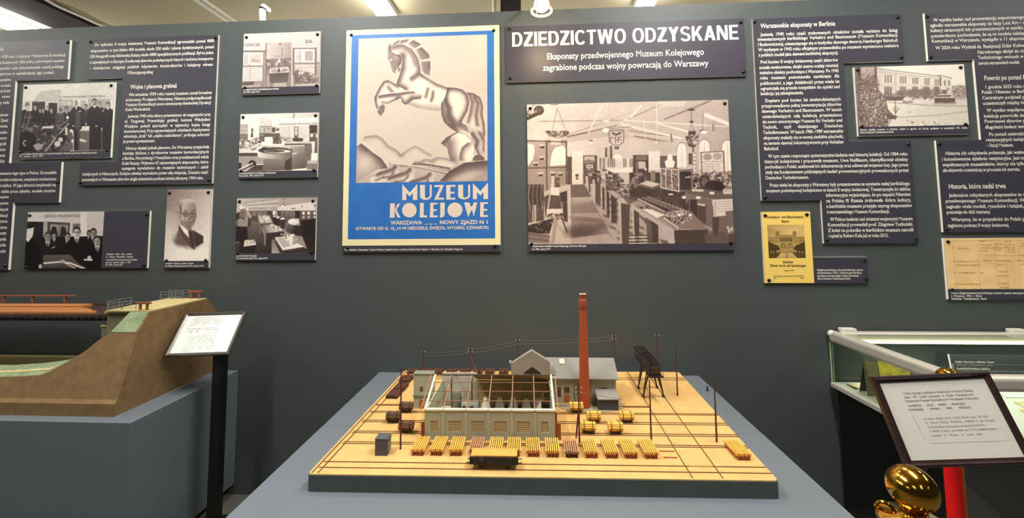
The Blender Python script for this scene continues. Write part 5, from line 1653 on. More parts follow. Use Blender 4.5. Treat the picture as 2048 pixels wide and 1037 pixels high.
wall_sign(t, fz, 'DRÓG WODNYCH', 352, 540, 637, 540, 0.0165, M_SIGN)
t = photo_board('tall sepia portrait photograph of a person in round glasses, suit and tie', fz, [(1332, 317), (1690, 313), (1664, 943), (1308, 945)], [(1332, 317), (1690, 313), (1668, 885), (1310, 888)], pic_portrait(),
                [('Władysław Wojdyno, kustosz Muzeum', 1318, 908, 1545, 906), ('Fot. Zdzisław Klimaszewski, lata 30. XX w., zbiory MSTM', 1316, 929, 1628, 926)], [(1355, 345), (1664, 340), (1330, 886), (1642, 882)], size=0.013)
fz = zp(7.68, 475, 60)
t = photo_board('topmost of three small photographs, reading 20. at its upper right', fz, [(93, 63), (1278, 15), (1255, 965), (70, 997)], [(93, 63), (1278, 15), (1258, 866), (75, 882)], pic_engraving_room(),
                [('Ekspozycja urządzeń z elektryfikacji oraz normalizacji', 92, 920, 635, 905), ('Fot. 1938 r., zbiory MSTM', 90, 960, 345, 952)], [(140, 116), (1230, 70), (116, 890), (1215, 855)])
wall_sign(t, fz, 'YZACJA', 98, 252, 350, 238, 0.0165, mat('printed_sign_dark', (66, 58, 54), 0.5))
wall_sign(t, fz, '20.', 1032, 200, 1172, 195, 0.018, MATS['printed_sign_dark'])
fz = zp(7.406, 470, 220)
t = photo_board('middle of three small photographs, reading URZĄDZENIA MECHANICZNE', fz, [(77, 62), (1242, 38), (1214, 1000), (52, 1010)], [(77, 62), (1242, 38), (1218, 893), (58, 915)], pic_mechanical(),
                [('Ekspozycja poświęcona urządzeniom mechanicznym', 62, 942, 608, 934), ('Fot. Jan Irzyk, 1930 r., zbiory MSTM', 60, 980, 432, 974)], [(122, 110), (1194, 84), (90, 908), (1170, 893)])
wall_sign(t, fz, 'URZĄDZENIA MECHANICZNE', 645, 226, 1226, 200, 0.0105, MATS['printed_sign_dark'])
fz = zp(7.68, 465, 390)
t = photo_board('lowest of three small photographs, white plaster models on dark tables', fz, [(65, 55), (1290, 40), (1264, 1005), (38, 1010)], [(65, 55), (1290, 40), (1266, 893), (43, 905)], pic_model_room(),
                [('Sala Ciechocinek i Karpacka', 56, 940, 372, 938), ('Fot. Henryk Poller, lata 20. XX w., zbiory MSTM', 54, 980, 542, 976)], [(110, 104), (1237, 94), (80, 900), (1213, 886)])
fz = zp(6.481, 1690, 120)
t = photo_board('photograph of a long palace facade behind a garden hedge and fountain', fz, [(112, 92), (1540, 58), (1618, 962), (182, 988)], [(112, 92), (1540, 58), (1612, 835), (172, 878)], pic_palace(),
                [('Dawna siedziba muzeum w Berlinie, widok z ogrodu od strony podjazdu w początkach XX wieku.', 195, 910, 1588, 880), ('Zbiory Deutsches Technikmuseum Berlin', 195, 944, 628, 935)], [(162, 132), (1495, 100), (215, 868), (1560, 838)])

# --- guide cover with its small caption plate (one board)
fz = zp(5.689, 1500, 410)
t, P = board('guide_cover_board', 'yellow printed guide cover with a building photograph and a slate caption strip at its right', 'photograph',
             [fz(134, 80), fz(683, 75), fz(714, 598), fz(1335, 594), fz(1345, 890), fz(170, 893)], 'photograph boards')
x0, x1, z0, z1 = rect_px([fz(134, 80), fz(683, 75), fz(730, 890), fz(172, 893)])
MB().box((x0, YF - 0.0004, z0 + 0.0005), (x1, YF, z1 - 0.0005)).build('yellow_cover', M_YEL, t)
x0, x1, z0, z1 = rect_px([fz(195, 228), fz(612, 228), fz(632, 605), fz(213, 607)])
print_mesh('photo_print', pic_guide_cover(), x0, x1, z0, z1, YF - 0.0008, t)
L = wall_letters(YF - 0.0004)
for ci, (s, xa, xb, y, h) in enumerate((('Verkehrs- und Baumuseum', 192, 608, 154, 0.0135), ('Berlin', 358, 446, 203, 0.0135), ('Amtlicher', 372, 494, 665, 0.0135), ('Führer durch die Sammlungen', 226, 638, 706, 0.0135), ('Ausgabe 1943', 380, 500, 754, 0.006),
                        ('Das Verkehrs- und Baumuseum', 266, 494, 819, 0.006), ('Preis 50 Pf.', 510, 612, 816, 0.006), ('Berlin', 268, 302, 841, 0.006), ('Leipzig', 566, 612, 838, 0.006))):
    if ci in (2, 4, 5):
        L.build('cover_text', M_DTXT, t)
        L = wall_letters(YF - 0.0004)
    a, b = wpt(*fz(xa, y)), wpt(*fz(xb, y))
    size = h / 0.5 * 0.72
    L.line(s, a[0], a[1], size, None, 0.02, (b[0] - a[0]) / L.width(s, size, 0.02, 1.0))
L.build('cover_text', M_DTXT, t)
caption(t, fz, [('Okładka przewodnika po zbiorach berlińskiego muzeum', 760, 745, 1284, 742), ('und Baumuseum z 1943 r., w którym ujęto też zbiory', 762, 777, 1270, 774), ('wywiezione z warszawskiego Muzeum Komunikacji.', 764, 810, 1240, 808), ('Zbiory Deutsches Technikmuseum Berlin.', 766, 843, 1148, 841)], 0.0145)
screws(t, [fz(172, 122), fz(645, 112), fz(216, 860), fz(1300, 636), fz(1322, 852)])

# --- handwritten ledger sheet
fz = zp(6.479, 1860, 460)
t, P = board('ledger_board', 'tan handwritten ledger page board, lowest at the right edge', 'photograph', [fz(170, 117), fz(2060, 92), fz(2135, 885), fz(246, 925)], 'photograph boards')
x0, x1, z0, z1 = rect_px([fz(172, 117), fz(2060, 92), fz(2110, 760), fz(236, 778)])
print_mesh('ledger_print', pic_ledger(), max(x0, min(p[0] for p in P) + 0.0005), max(p[0] for p in P) - 0.0005, z0, max(p[1] for p in P) - 0.0005, YF - 0.0004, t)
caption(t, fz, [('Strona z księgi inwentarzowej berlińskiego muzeum z wpisem dotyczącym eksponatów wywiezionych', 272, 822), ('z Warszawy, 1940 r. Zbiory', 274, 860, 672, 857), ('Deutsches Technikmuseum Berlin', 276, 897, 736, 893)], 0.0145)
screws(t, [fz(230, 157), fz(285, 780)])

# --- the horse poster
f5 = zp(4.147, 670, 40)
f6 = zp(4.3206, 670, 280)
t, P = board('poster_board', 'large blue railway museum poster with a rearing horse, reading MUZEUM KOLEJOWE', 'poster', [f5(94, 83), f5(1360, 45), f6(1433, 962), f6(62, 978)])
x0, x1, z0, z1 = rect_px([f5(92, 83), f5(1362, 45), f6(1435, 905), f6(62, 918)])
x0, x1 = min(p[0] for p in P) + 0.0004, max(p[0] for p in P) - 0.0004
MB().box((x0, YF - 0.0004, z0), (x1, YF, max(p[1] for p in P) - 0.0004)).build('cream_paper', M_CREAM, t)
x0, x1, z0, z1 = rect_px([f5(137, 122), f5(1318, 92), f6(1385, 850), f6(113, 862)])
MB().box((x0, YF - 0.0008, z0), (x1, YF - 0.0003, z1)).build('blue_field', M_BLUE, t)
x0, x1, z0, z1 = rect_px([f5(193, 153), f5(1262, 125), f6(1318, 357), f6(187, 372)])
print_mesh('horse_print', pic_horse(), x0, x1, z0, z1, YF - 0.0012, t)
YL = YF - 0.0013
lt = MB()
HL = homog([(0, 0), (1, 0), (1, 1), (0, 1)], [(580, 382), (1322, 372), (1322, 512), (582, 522)])


def deco(shapes, q):
    """letters drawn in a 0..1 box mapped to the quad q (poster zoom coordinates)"""
    h = homog([(0, 0), (1, 0), (1, 1), (0, 1)], q)
    for s in shapes:
        pts = [wpt(*f6(*happly(h, a, b))) for a, b in s]
        pts = [(p[0], YL, p[1]) for p in pts]
        ar = sum(pts[i][0] * pts[(i + 1) % len(pts)][2] - pts[(i + 1) % len(pts)][0] * pts[i][2] for i in range(len(pts)))
        lt.add(pts if ar > 0 else pts[::-1], [tuple(range(len(pts)))])


def arc(cx, cy, rx, ry, a0, a1, n=14):
    return [(cx + rx * math.cos(math.radians(a0 + (a1 - a0) * i / n)), cy + ry * math.sin(math.radians(a0 + (a1 - a0) * i / n))) for i in range(n + 1)]


M_ = [[(0, 0), (0.5, 0.52), (0.5, 0.78), (0.27, 0.55), (0.27, 1), (0, 1)], [(1, 0), (1, 1), (0.7, 1), (0.7, 0.55), (0.5, 0.78), (0.5, 0.52)]]
U_ = [[(0, 0), (0.42, 0), (0.42, 0.75)] + arc(0.5, 0.72, 0.5, 0.28, 90, 180)[0:0] + arc(0.5, 0.72, 0.08, 0.16, 180, 90) + arc(0.5, 0.72, 0.5, 0.28, 90, 180), [(0.84, 0), (1, 0), (1, 0.72)] + arc(0.5, 0.72, 0.5, 0.28, 0, 90) + arc(0.5, 0.72, 0.34, 0.16, 90, 0)]
Z_ = [[(0.02, 0), (1, 0), (0.42, 0.87), (0, 1), (0.6, 0.13), (0.02, 0.13)], [(0, 1), (0.42, 0.87), (1, 0.87), (1, 1)]]
E_ = [[(0, 0), (0.45, 0), (0.45, 1), (0, 1)], [(0.45, 0), (1, 0), (1, 0.12), (0.45, 0.12)], [(0.45, 0.46), (0.9, 0.46), (0.9, 0.58), (0.45, 0.58)], [(0.45, 0.88), (1, 0.88), (1, 1), (0.45, 1)]]
K_ = [[(0, 0), (0.45, 0), (0.45, 1), (0, 1)], [(0.45, 0.46), (0.72, 0.06), (1, 0), (0.62, 0.46)], [(0.45, 0.5), (0.62, 0.46), (1, 1), (0.74, 1)]]
O_ = [arc(0.5, 0.5, 0.5, 0.5, 0, 348, 31)]
L_ = [[(0, 0), (0.55, 0), (0.55, 1), (0, 1)], [(0.55, 0.86), (1, 0.86), (1, 1), (0.55, 1)]]
J_ = [[(0.1, 0), (0.98, 0), (0.98, 0.72)] + arc(0.45, 0.76, 0.52, 0.24, 0, 90) + [(0.0, 1.02), (0.1, 0.85)]]
W_ = [[(0, 0), (0.4, 0), (0.58, 0.5), (0.3, 1)], [(0.58, 0.5), (0.5, 0.3), (0.66, 0.2), (0.72, 0), (1, 0), (0.72, 1), (0.68, 0.75)]]
for shp, q in ((M_, [(582, 384), (712, 382), (712, 520), (582, 522)]), (U_, [(735, 390), (836, 388), (836, 518), (735, 520)]), (Z_, [(858, 392), (942, 390), (942, 517), (858, 518)]), (E_, [(962, 391), (1042, 390), (1040, 516), (962, 517)]),
               (U_, [(1064, 389), (1168, 387), (1168, 514), (1064, 516)]), (M_, [(1192, 374), (1322, 370), (1322, 512), (1192, 514)]),
               (K_, [(478, 550), (566, 548), (566, 672), (474, 673)]), (O_, [(580, 545), (706, 545), (706, 671), (580, 671)]), (L_, [(735, 546), (796, 545), (796, 671), (732, 671)]), (E_, [(824, 545), (886, 544), (886, 670), (820, 671)]),
               (J_, [(906, 544), (950, 543), (950, 669), (906, 670)]), (O_, [(972, 543), (1102, 542), (1102, 669), (972, 670)]), (W_, [(1116, 542), (1230, 541), (1230, 667), (1116, 668)]), (E_, [(1256, 540), (1322, 539), (1322, 666), (1254, 667)])):
    deco(shp, q)
lt.build('poster_title', M_PTXT, t)
L = wall_letters(YF - 0.0008)
for s, xa, ya, xb, h, bo in (('WARSZAWA', 482, 733, 752, 0.0205, 0.03), ('_ _ _', 778, 724, 880, 0.0205, 0.03), ('NOWY ZJAZD N 1', 904, 729, 1328, 0.0205, 0.03), ('OTWARTE OD G. 10_14 W NIEDZIELE, ŚWIĘTA, WTORKI, CZWARTKI', 178, 780, 1328, 0.0165, 0.03)):
    a, b = wpt(*f6(xa, ya)), wpt(*f6(xb, ya))
    size = h / 0.7
    L.line(s, a[0], a[1], size, None, bo, (b[0] - a[0]) / L.width(s, size, bo, 1.0))
L.build('poster_small_text', M_PTXT, t)
caption(t, f6, [('Plakat Stanisława Miszewskiego, Muzeum Kolejowe, fotografia barwna ze zbiorów Akademii Sztuk Pięknych w Warszawie. Fot. Przemysław Ściągowski', 82, 952, 1102, 943)], 0.013)
screws(t, [f5(135, 125), f5(1317, 88), f6(108, 935), f6(1382, 920)])

# ------------------------------------------------------------------ plinths
ZP = 0.66          # top of the grey plinths
ZT = 0.71          # ground level of the workshop model
M_PL2 = mat('plinth_side_paint', (96, 106, 112), 0.6, var=0.03, scale=5, bump=0.15, bscale=300)
SEAM = 1.61
ft = thing('display_plinth', 'grey painted plinth block nearest the viewer, under the front of the railway yard model', 'plinth', (0, 1.34, 0))
MB().box((-0.85, 1.075, 0.06), (0.85, SEAM - 0.0015, ZP - 0.018)).build('plinth_body', M_PLINTH, ft)
MB().box((-0.85, 1.075, ZP - 0.0175), (0.85, SEAM - 0.0015, ZP)).build('plinth_top', M_PLINTH, ft)
MB().box((-0.80, 1.12, 0), (0.80, SEAM - 0.02, 0.06)).build('plinth_base', M_BLACK, ft)
bt = thing('display_plinth', 'grey painted plinth block against the wall, under the rear of the railway yard model', 'plinth', (0, 1.9, 0))
MB().box((-0.85, SEAM + 0.0015, 0.06), (0.85, D - 0.003, ZP - 0.018)).build('plinth_body', M_PLINTH, bt)
MB().box((-0.85, SEAM + 0.0015, ZP - 0.0175), (0.85, D - 0.003, ZP)).build('plinth_top', M_PLINTH, bt, bevel=0.002)
MB().box((-0.80, SEAM + 0.02, 0), (0.80, D - 0.02, 0.06)).build('plinth_base', M_BLACK, bt)
p = at_level(1415, 782, ZP)
k = MB().lathe([(0.007, 0), (0.007, 0.002), (0.004, 0.004), (0.003, 0.014), (0.005, 0.018), (0.002, 0.022)], (p[0], p[1], ZP), 12)
tag(k.build('peg', M_BLACK, smooth=True), 'tiny black peg standing on the bare plinth top, right of the model', 'peg')

# ------------------------------------------------------------------ baseboard of the railway yard model
M_SAND = mat('sand_paint', (210, 171, 105), 0.85, c2=(190, 151, 90), scale=9, bump=0.5, bscale=120)
M_SAND2 = mat('sand_paint_worn', (204, 168, 104), 0.85, c2=(188, 152, 94), scale=30, bump=0.5, bscale=160)
M_RAIL = mat('rail_brown', (112, 70, 40), 0.6, var=0.2, scale=60)
M_GREYB = mat('baseboard_grey', (76, 83, 80), 0.55, var=0.05, scale=9, bump=0.2, bscale=200)


def rounded(q, r=0.014, n=5):
    out = []
    m = len(q)
    for i in range(m):
        a, b, c = np.array(q[i - 1], float), np.array(q[i], float), np.array(q[(i + 1) % m], float)
        p0 = b + (a - b) / np.linalg.norm(a - b) * r
        p1 = b + (c - b) / np.linalg.norm(c - b) * r
        for k in range(n + 1):
            t = k / n
            out.append(tuple((1 - t) ** 2 * p0 + 2 * t * (1 - t) * b + t * t * p1))
    return out


QB = [(-0.690, 1.219), (0.697, 1.243), (0.720, 2.105), (-0.676, 2.085)]
yard = thing('model_baseboard', 'sand coloured model railway yard base with grey edges on the middle plinth', 'model base', (0, 1.66, ZP))
MB().prism(rounded(QB), 'z', ZP, ZT - 0.003).build('base_block', M_GREYB, yard)
MB().prism(rounded([(x * 0.997, 1.66 + (y - 1.66) * 0.996) for x, y in QB]), 'z', ZT - 0.0035, ZT).build('ground_sheet', M_SAND, yard)
TILT = 0.0175


def rail(xa, xb, y0, w=0.0019, h=0.0022):
    a, b = np.array([xa, y0 + TILT * xa, ZT + h / 2]), np.array([xb, y0 + TILT * xb, ZT + h / 2])
    m = MB()
    n = np.array([-(b - a)[1], (b - a)[0], 0])
    n /= np.linalg.norm(n)
    n *= w / 2
    z = np.array([0, 0, h / 2])
    m.hexa([a - n - z, b - n - z, b + n - z, a + n - z], [a - n + z, b - n + z, b + n + z, a + n + z])
    m.build('rail', M_RAIL, yard)


for y0 in (1.265, 1.295):
    rail(-0.672, 0.694, y0)
for y0 in (1.401, 1.412):
    rail(-0.664, 0.70, y0)
for y0 in (1.472, 1.484, 1.553, 1.566, 1.630, 1.640, 1.693, 1.700):
    rail(-0.664, -0.395, y0)
    rail(0.075, 0.46 if y0 > 1.69 else 0.706, y0)
for y0 in (1.985, 2.008):
    rail(0.37, 0.712, y0)
    rail(-0.665, -0.11, y0)
for (a, b) in (((624, 947), (812, 744)), ((636, 947), (822, 744)), ((1254, 743), (1385, 957)), ((1292, 744), (1446, 958))):
    pa, pb = at_level(*a, ZT), at_level(*b, ZT)
    d = (pb - pa) / np.linalg.norm(pb - pa)
    n = np.array([-d[1], d[0], 0]) * 0.0013
    z = np.array([0, 0, 0.0024])
    MB().hexa([pa - n, pb - n, pb + n, pa + n], [pa - n + z, pb - n + z, pb + n + z, pa + n + z]).build('rail', M_RAIL, yard)
sl = [tuple(at_level(x, y, ZT)[:2]) for x, y in ((1113, 810), (1238, 801), (1247, 818), (1216, 825), (1150, 826), (1114, 815))]
MB().prism(sl, 'z', ZT, ZT + 0.0015).build('yard_slab', mat('slab_grey', (150, 142, 116), 0.8, var=0.1, scale=30), yard)
for a, b in (((1319, 904.5), (1349, 904.5)), ((1327, 917), (1355, 917.5))):
    pa, pb = at_level(*a, ZT), at_level(*b, ZT)
    MB().box((pa[0], pa[1], ZT), (pb[0], pa[1] + 0.003, ZT + 0.003)).build('loose_strip', mat('red_strip', (176, 96, 52), 0.7), yard)
# slabs between the crane rails
for ya, yb in ((1.30, 1.395), (1.422, 1.465), (1.495, 1.545), (1.575, 1.622), (1.65, 1.69)):
    ca = 0.462 - (2.108 - ya) * 0.0104
    MB().box((ca + 0.012, ya, ZT), (ca + 0.080, yb, ZT + 0.0012)).build('paving_slab', M_SAND2, yard)

# ------------------------------------------------------------------ open-roofed workshop
M_WGREEN = mat('model_wall_grey_green', (172, 173, 148), 0.75, var=0.08, scale=20, bump=0.2, bscale=300)
M_WDARK = mat('model_wall_dark_grey', (120, 122, 106), 0.75, var=0.08, scale=20)  # darker grey of the annex roof and ledge and the boilers
M_CREAMW = mat('model_cream_trim', (236, 228, 192), 0.6)
M_STICK = mat('model_roof_stick', (150, 112, 84), 0.65, var=0.15, scale=80)
M_BROWN = mat('model_brown_panel', (86, 70, 46), 0.8, var=0.15, scale=20)
M_DOOR = mat('model_door_orange', (168, 92, 34), 0.7, var=0.15, scale=60, stretch=(6, 6, 1))
M_PALE = mat('model_pale_inner', (196, 190, 172), 0.8, var=0.08, scale=20)
M_FLR = mat('model_inner_floor', (116, 98, 72), 0.85, var=0.2, scale=30)
M_BRL = mat('model_brown_lining', (176, 146, 96), 0.8, var=0.12, scale=20)
M_HOP = mat('model_hopper_grey', (236, 230, 212), 0.8, var=0.1, scale=40)
M_DARK = mat('model_dark_iron', (34, 24, 22), 0.55)
M_WIN = mat('model_window_board', (176, 160, 122), 0.7, var=0.12, scale=90, stretch=(1, 1, 6))

hall = thing('model_workshop', 'long grey-green model workshop with an open lattice roof, behind the front timber stacks', 'model building')
LX, WY, HZ, RY, RZ = 0.453, 0.280, 0.099, 0.157, 0.162
u = lambda zx: (zx - 65) / 1805 * LX
vz = lambda zy: HZ * (1 - (zy - 575) / 400)
fw = MB()
wins = [(145, 250), (400, 575), (712, 890), (1025, 1205), (1340, 1525), (1675, 1780)]
zb_, zt_ = vz(860), vz(715)
xs = [0] + [v for w in wins for v in (u(w[0]), u(w[1]))] + [LX]
for i in range(0, len(xs) - 1):
    if i % 2 == 0:
        fw.box((xs[i], 0, 0), (xs[i + 1], 0.006, HZ))
    else:
        fw.box((xs[i], 0, 0), (xs[i + 1], 0.006, zb_)).box((xs[i], 0, zt_), (xs[i + 1], 0.006, HZ))
fw.build('front_wall', M_WGREEN, hall)
for a, b in wins:
    w = MB().box((u(a), 0.0022, zb_), (u(b), 0.006, zt_)).build('window', M_WIN, hall)
    lv = MB()
    for k in range(5):
        z = zb_ + (zt_ - zb_) * (k + 0.5) / 5
        lv.box((u(a) + 0.002, 0.0012, z - 0.0006), (u(b) - 0.002, 0.0022, z + 0.0006))
    lv.build('louvre', M_WIN, w)
for zx in (325, 640, 950, 1275, 1590):
    MB().box((u(zx) - 0.0062, -0.0028, 0), (u(zx) + 0.0062, 0, HZ - 0.006)).build('pilaster', M_WGREEN, hall, bevel=0.001)
MB().box((-0.001, -0.003, HZ), (LX + 0.001, 0.008, HZ + 0.0055)).build('eaves_beam', M_CREAMW, hall)
for x0, nm in ((0, 'end_wall'), (LX - 0.006, 'end_wall')):
    MB().prism([(0.006, 0), (WY - 0.006, 0), (WY - 0.006, HZ)] + [(RY, RZ - 0.006)] * 0 + [(0.006, HZ)], 'x', x0, x0 + 0.006).build(nm, M_WGREEN, hall)
MB().box((0, WY - 0.006, 0), (LX, WY, HZ)).build('rear_wall', M_PALE, hall)
MB().box((0.15, WY - 0.0075, 0.012), (LX - 0.008, WY - 0.006, HZ - 0.002)).build('inner_panel', M_BRL, hall)
MB().box((0.004, WY - 0.0058, HZ + 0.0002), (0.148, WY - 0.0002, HZ + 0.03)).build('inner_panel', M_PALE, hall)
for x0, x1, mm in ((0.15, LX - 0.002, M_BRL),):
    MB().hexa([(x0, RY + 0.003, RZ - 0.004), (x1, RY + 0.003, RZ - 0.004), (x1, WY + 0.002, HZ + 0.0005), (x0, WY + 0.002, HZ + 0.0005)], [(x0, RY + 0.003, RZ - 0.001), (x1, RY + 0.003, RZ - 0.001), (x1, WY + 0.002, HZ + 0.0035), (x0, WY + 0.002, HZ + 0.0035)]).build('rear_roof', mm, hall)
MB().box((0.006, 0.006, 0), (LX - 0.006, WY - 0.006, 0.002)).build('inner_floor', M_FLR, hall)
MB().box((0.008, 0.03, 0.002), (0.05, WY - 0.02, 0.0026)).build('inner_step', M_PALE, hall)
# things inside the hall: grey boiler drums, pale hoppers and a long dark bench
for cx, cy, r, h in ((0.078, 0.20, 0.02, 0.085), (0.088, 0.08, 0.02, 0.06)):
    MB().lathe([(r, 0.002), (r, h * 0.8), (r * 0.7, h), (0.002, h + 0.003)], (cx, cy, 0), 20).build('boiler', M_WDARK, hall, smooth=True)
dr = MB().tube([(0.105, 0.16, 0.04), (0.17, 0.16, 0.04)], 0.026, 20).build('boiler', M_WDARK, hall, smooth=True)
MB().tube([(0.118, 0.134, 0.046), (0.118, 0.128, 0.046)], 0.011, 16).tube([(0.146, 0.134, 0.046), (0.146, 0.128, 0.046)], 0.011, 16).build('boiler_mouth', M_DARK, dr)
for cx in (0.19, 0.245, 0.30, 0.355, 0.40):
    s = 0.02
    MB().hexa([(cx - s, 0.235, 0.002), (cx + s, 0.235, 0.002), (cx + s, 0.275, 0.002), (cx - s, 0.275, 0.002)], [(cx - s * 0.4, 0.255, 0.034), (cx + s * 0.4, 0.255, 0.034), (cx + s * 0.4, 0.27, 0.034), (cx - s * 0.4, 0.27, 0.034)]).build('hopper', M_HOP, hall)
MB().box((0.17, 0.10, 0.002), (0.42, 0.19, 0.014)).build('bench', M_DARK, hall)
MB().box((0.17, 0.19, 0.002), (0.42, 0.196, 0.018)).build('bench_kerb', M_PALE, hall)
# roof lattice
sl_ = (RZ - HZ - 0.004) / RY


def roofz(y):
    return HZ + 0.004 + sl_ * (y if y <= RY else 2 * RY - y)


for zx in (325, 640, 950, 1275, 1590):
    x = u(zx)
    MB().bar((x, -0.004, roofz(-0.004)), (x, RY, roofz(RY)), 0.0016).bar((x, RY, roofz(RY)), (x, WY, roofz(WY)), 0.0016).build('rafter', M_STICK, hall)
    MB().box((x - 0.0022, RY - 0.0022, 0.002), (x + 0.0022, RY + 0.0022, roofz(RY) - 0.003)).build('roof_post', M_BROWN, hall)
for x in (0.002, LX - 0.003):
    MB().bar((x, -0.002, roofz(-0.002)), (x, RY, roofz(RY) + 0.001), 0.0032).build('gable_rafter', M_CREAMW, hall)
for x in (-0.014, LX + 0.012):
    MB().bar((x, -0.002, roofz(-0.002)), (x, RY, roofz(RY)), 0.0016).build('rafter', M_STICK, hall)
for y in (0.034, 0.077, 0.119):
    MB().bar((-0.016, y, roofz(y) + 0.002), (LX + 0.014, y, roofz(y) + 0.002), 0.0011).build('purlin', M_STICK, hall)
MB().bar((-0.016, RY, roofz(RY) + 0.001), (LX + 0.014, RY, roofz(RY) + 0.001), 0.002).build('ridge_beam', M_BROWN, hall)
for y0, y1, out in ((0.010, 0.078, 0.020), (0.088, 0.135, 0.013), (0.150, 0.185, 0.012), (0.200, 0.24, 0.012)):
    MB().hexa([(LX, y0, 0), (LX + out, y0 - 0.006, 0), (LX + out, y0 - 0.003, 0), (LX, y0 + 0.003, 0)], [(LX, y0, 0.056), (LX + out, y0 - 0.006, 0.056), (LX + out, y0 - 0.003, 0.056), (LX, y0 + 0.003, 0.056)]).build('door', M_DOOR, hall)
MB().hexa([(0, 0.012, 0), (0, 0.015, 0), (-0.014, 0.009, 0), (-0.014, 0.006, 0)], [(0, 0.012, 0.056), (0, 0.015, 0.056), (-0.014, 0.009, 0.056), (-0.014, 0.006, 0.056)]).build('door', M_DOOR, hall)
hall.location = (-0.388, 1.424, ZT)
hall.rotation_euler = (0, 0, 0.021)

# annex on the left of the workshop
an = thing('model_annex', 'small tall grey-green model annex at the left end of the open-roofed workshop', 'model building')
MB().box((0, 0, 0), (0.08, 0.035, 0.134)).build('wall', M_WGREEN, an)
MB().box((-0.002, -0.004, 0.048), (0.08, 0, 0.054)).build('ledge', M_WDARK, an)
MB().box((-0.002, -0.002, 0.1345), (0.081, 0.037, 0.138)).build('roof', M_WDARK, an)
MB().box((0.027, -0.001, 0.068), (0.038, 0, 0.086)).build('window', M_BROWN, an)
MB().box((0.024, -0.001, 0), (0.040, 0, 0.034)).build('door', M_DOOR, an)
an.location = (-0.499, 1.66, ZT)
an.rotation_euler = (0, 0, 0.0175)

# ------------------------------------------------------------------ engine house, chimney, shed, hut
M_SLATE = mat('model_roof_grey', (132, 130, 124), 0.8, var=0.06, scale=25)
eng = thing('model_engine_house', 'grey-roofed model building with a front gable, behind the open-roofed workshop', 'model building')
X0, X1, YF0, YR, YB, ZE, ZR = -0.012, 0.342, 1.735, 1.815, 1.905, ZT + 0.106, ZT + 0.159
MB().box((X0, YF0, ZT), (X1 - 0.008, YB - 0.01, ZE)).build('wall', M_WGREEN, eng)
MB().prism([(YF0, ZE), (YB - 0.01, ZE), (YR, ZR - 0.006)], 'x', X1 - 0.016, X1 - 0.009).build('gable_wall', M_WGREEN, eng)
MB().hexa([(X0, YF0 - 0.016, ZE - 0.006), (X1, YF0 - 0.016, ZE - 0.006), (X1, YR, ZR - 0.004), (X0, YR, ZR - 0.004)], [(X0, YF0 - 0.016, ZE - 0.002), (X1, YF0 - 0.016, ZE - 0.002), (X1, YR, ZR), (X0, YR, ZR)]).build('roof_slope', M_SLATE, eng)
MB().hexa([(X0, YR, ZR - 0.004), (X1, YR, ZR - 0.004), (X1, YB, ZE - 0.006), (X0, YB, ZE - 0.006)], [(X0, YR, ZR), (X1, YR, ZR), (X1, YB, ZE - 0.002), (X0, YB, ZE - 0.002)]).build('roof_slope', M_SLATE, eng)
gx = lambda px: float(at_depth(px, 730, 1.728)[0])
gz = lambda py: float(at_depth(1060, py, 1.728)[2])
gp = [(gx(1022), ZT), (gx(1100), ZT), (gx(1100), gz(725)), (gx(1063.5), gz(702.5)), (gx(1022), gz(729))]
MB().prism(gp, 'y', 1.728, 1.756).build('front_gable', mat('model_gable_grey', (136, 131, 120), 0.8, var=0.06, scale=25), eng)
MB().prism([(gx(1047), gz(749)), (gx(1082), gz(749)), (gx(1080), gz(745)), (gx(1064), gz(734)), (gx(1049), gz(745))], 'y', 1.7265, 1.728).build('gable_opening', M_DARK, eng)
MB().box((gx(1018), 1.729, gz(729)), (gx(1022) - 0.0003, 1.756, gz(726))).build('gable_eave', M_SLATE, eng)
rw = lambda px, py: (lambda a: (a[0], a[2]))(at_depth(px, py, YF0))
for (ax, ay), (bx, by), mm, nm in (((1115, 794), (1122, 775), M_BROWN, 'window'), ((1128, 786), (1139, 775), M_BROWN, 'window'), ((1128, 806), (1139, 789), M_DOOR, 'door'), ((1202, 787), (1215, 776), M_BROWN, 'window'), ((1166, 787), (1176, 776), M_BROWN, 'window')):
    a, b = rw(ax, ay), rw(bx, by)
    MB().box((a[0], YF0 - 0.0012, max(a[1], ZT)), (b[0], YF0, b[1])).build(nm, mm, eng)
for px in (1146, 1184, 1230):
    a = rw(px, 790)
    MB().box((a[0] - 0.004, YF0 - 0.003, ZT), (a[0] + 0.004, YF0, ZE - 0.006)).build('pilaster', M_WGREEN, eng)
# skylight lying on the front slope
sk = MB()
fz_ = lambda t: (YF0 - 0.016 + t * (YR - YF0 + 0.016), ZE - 0.002 + t * (ZR - ZE + 0.002))
(ya, za), (yb, zb2) = fz_(0.66), fz_(0.9)
xa, xb = 0.104, 0.126
sk.hexa([(xa, ya, za), (xb, ya, za), (xb, yb, zb2), (xa, yb, zb2)], [(xa, ya - 0.002, za + 0.004), (xb, ya - 0.002, za + 0.004), (xb, yb - 0.002, zb2 + 0.004), (xa, yb - 0.002, zb2 + 0.004)])
sk.build('skylight', M_CREAMW, eng)

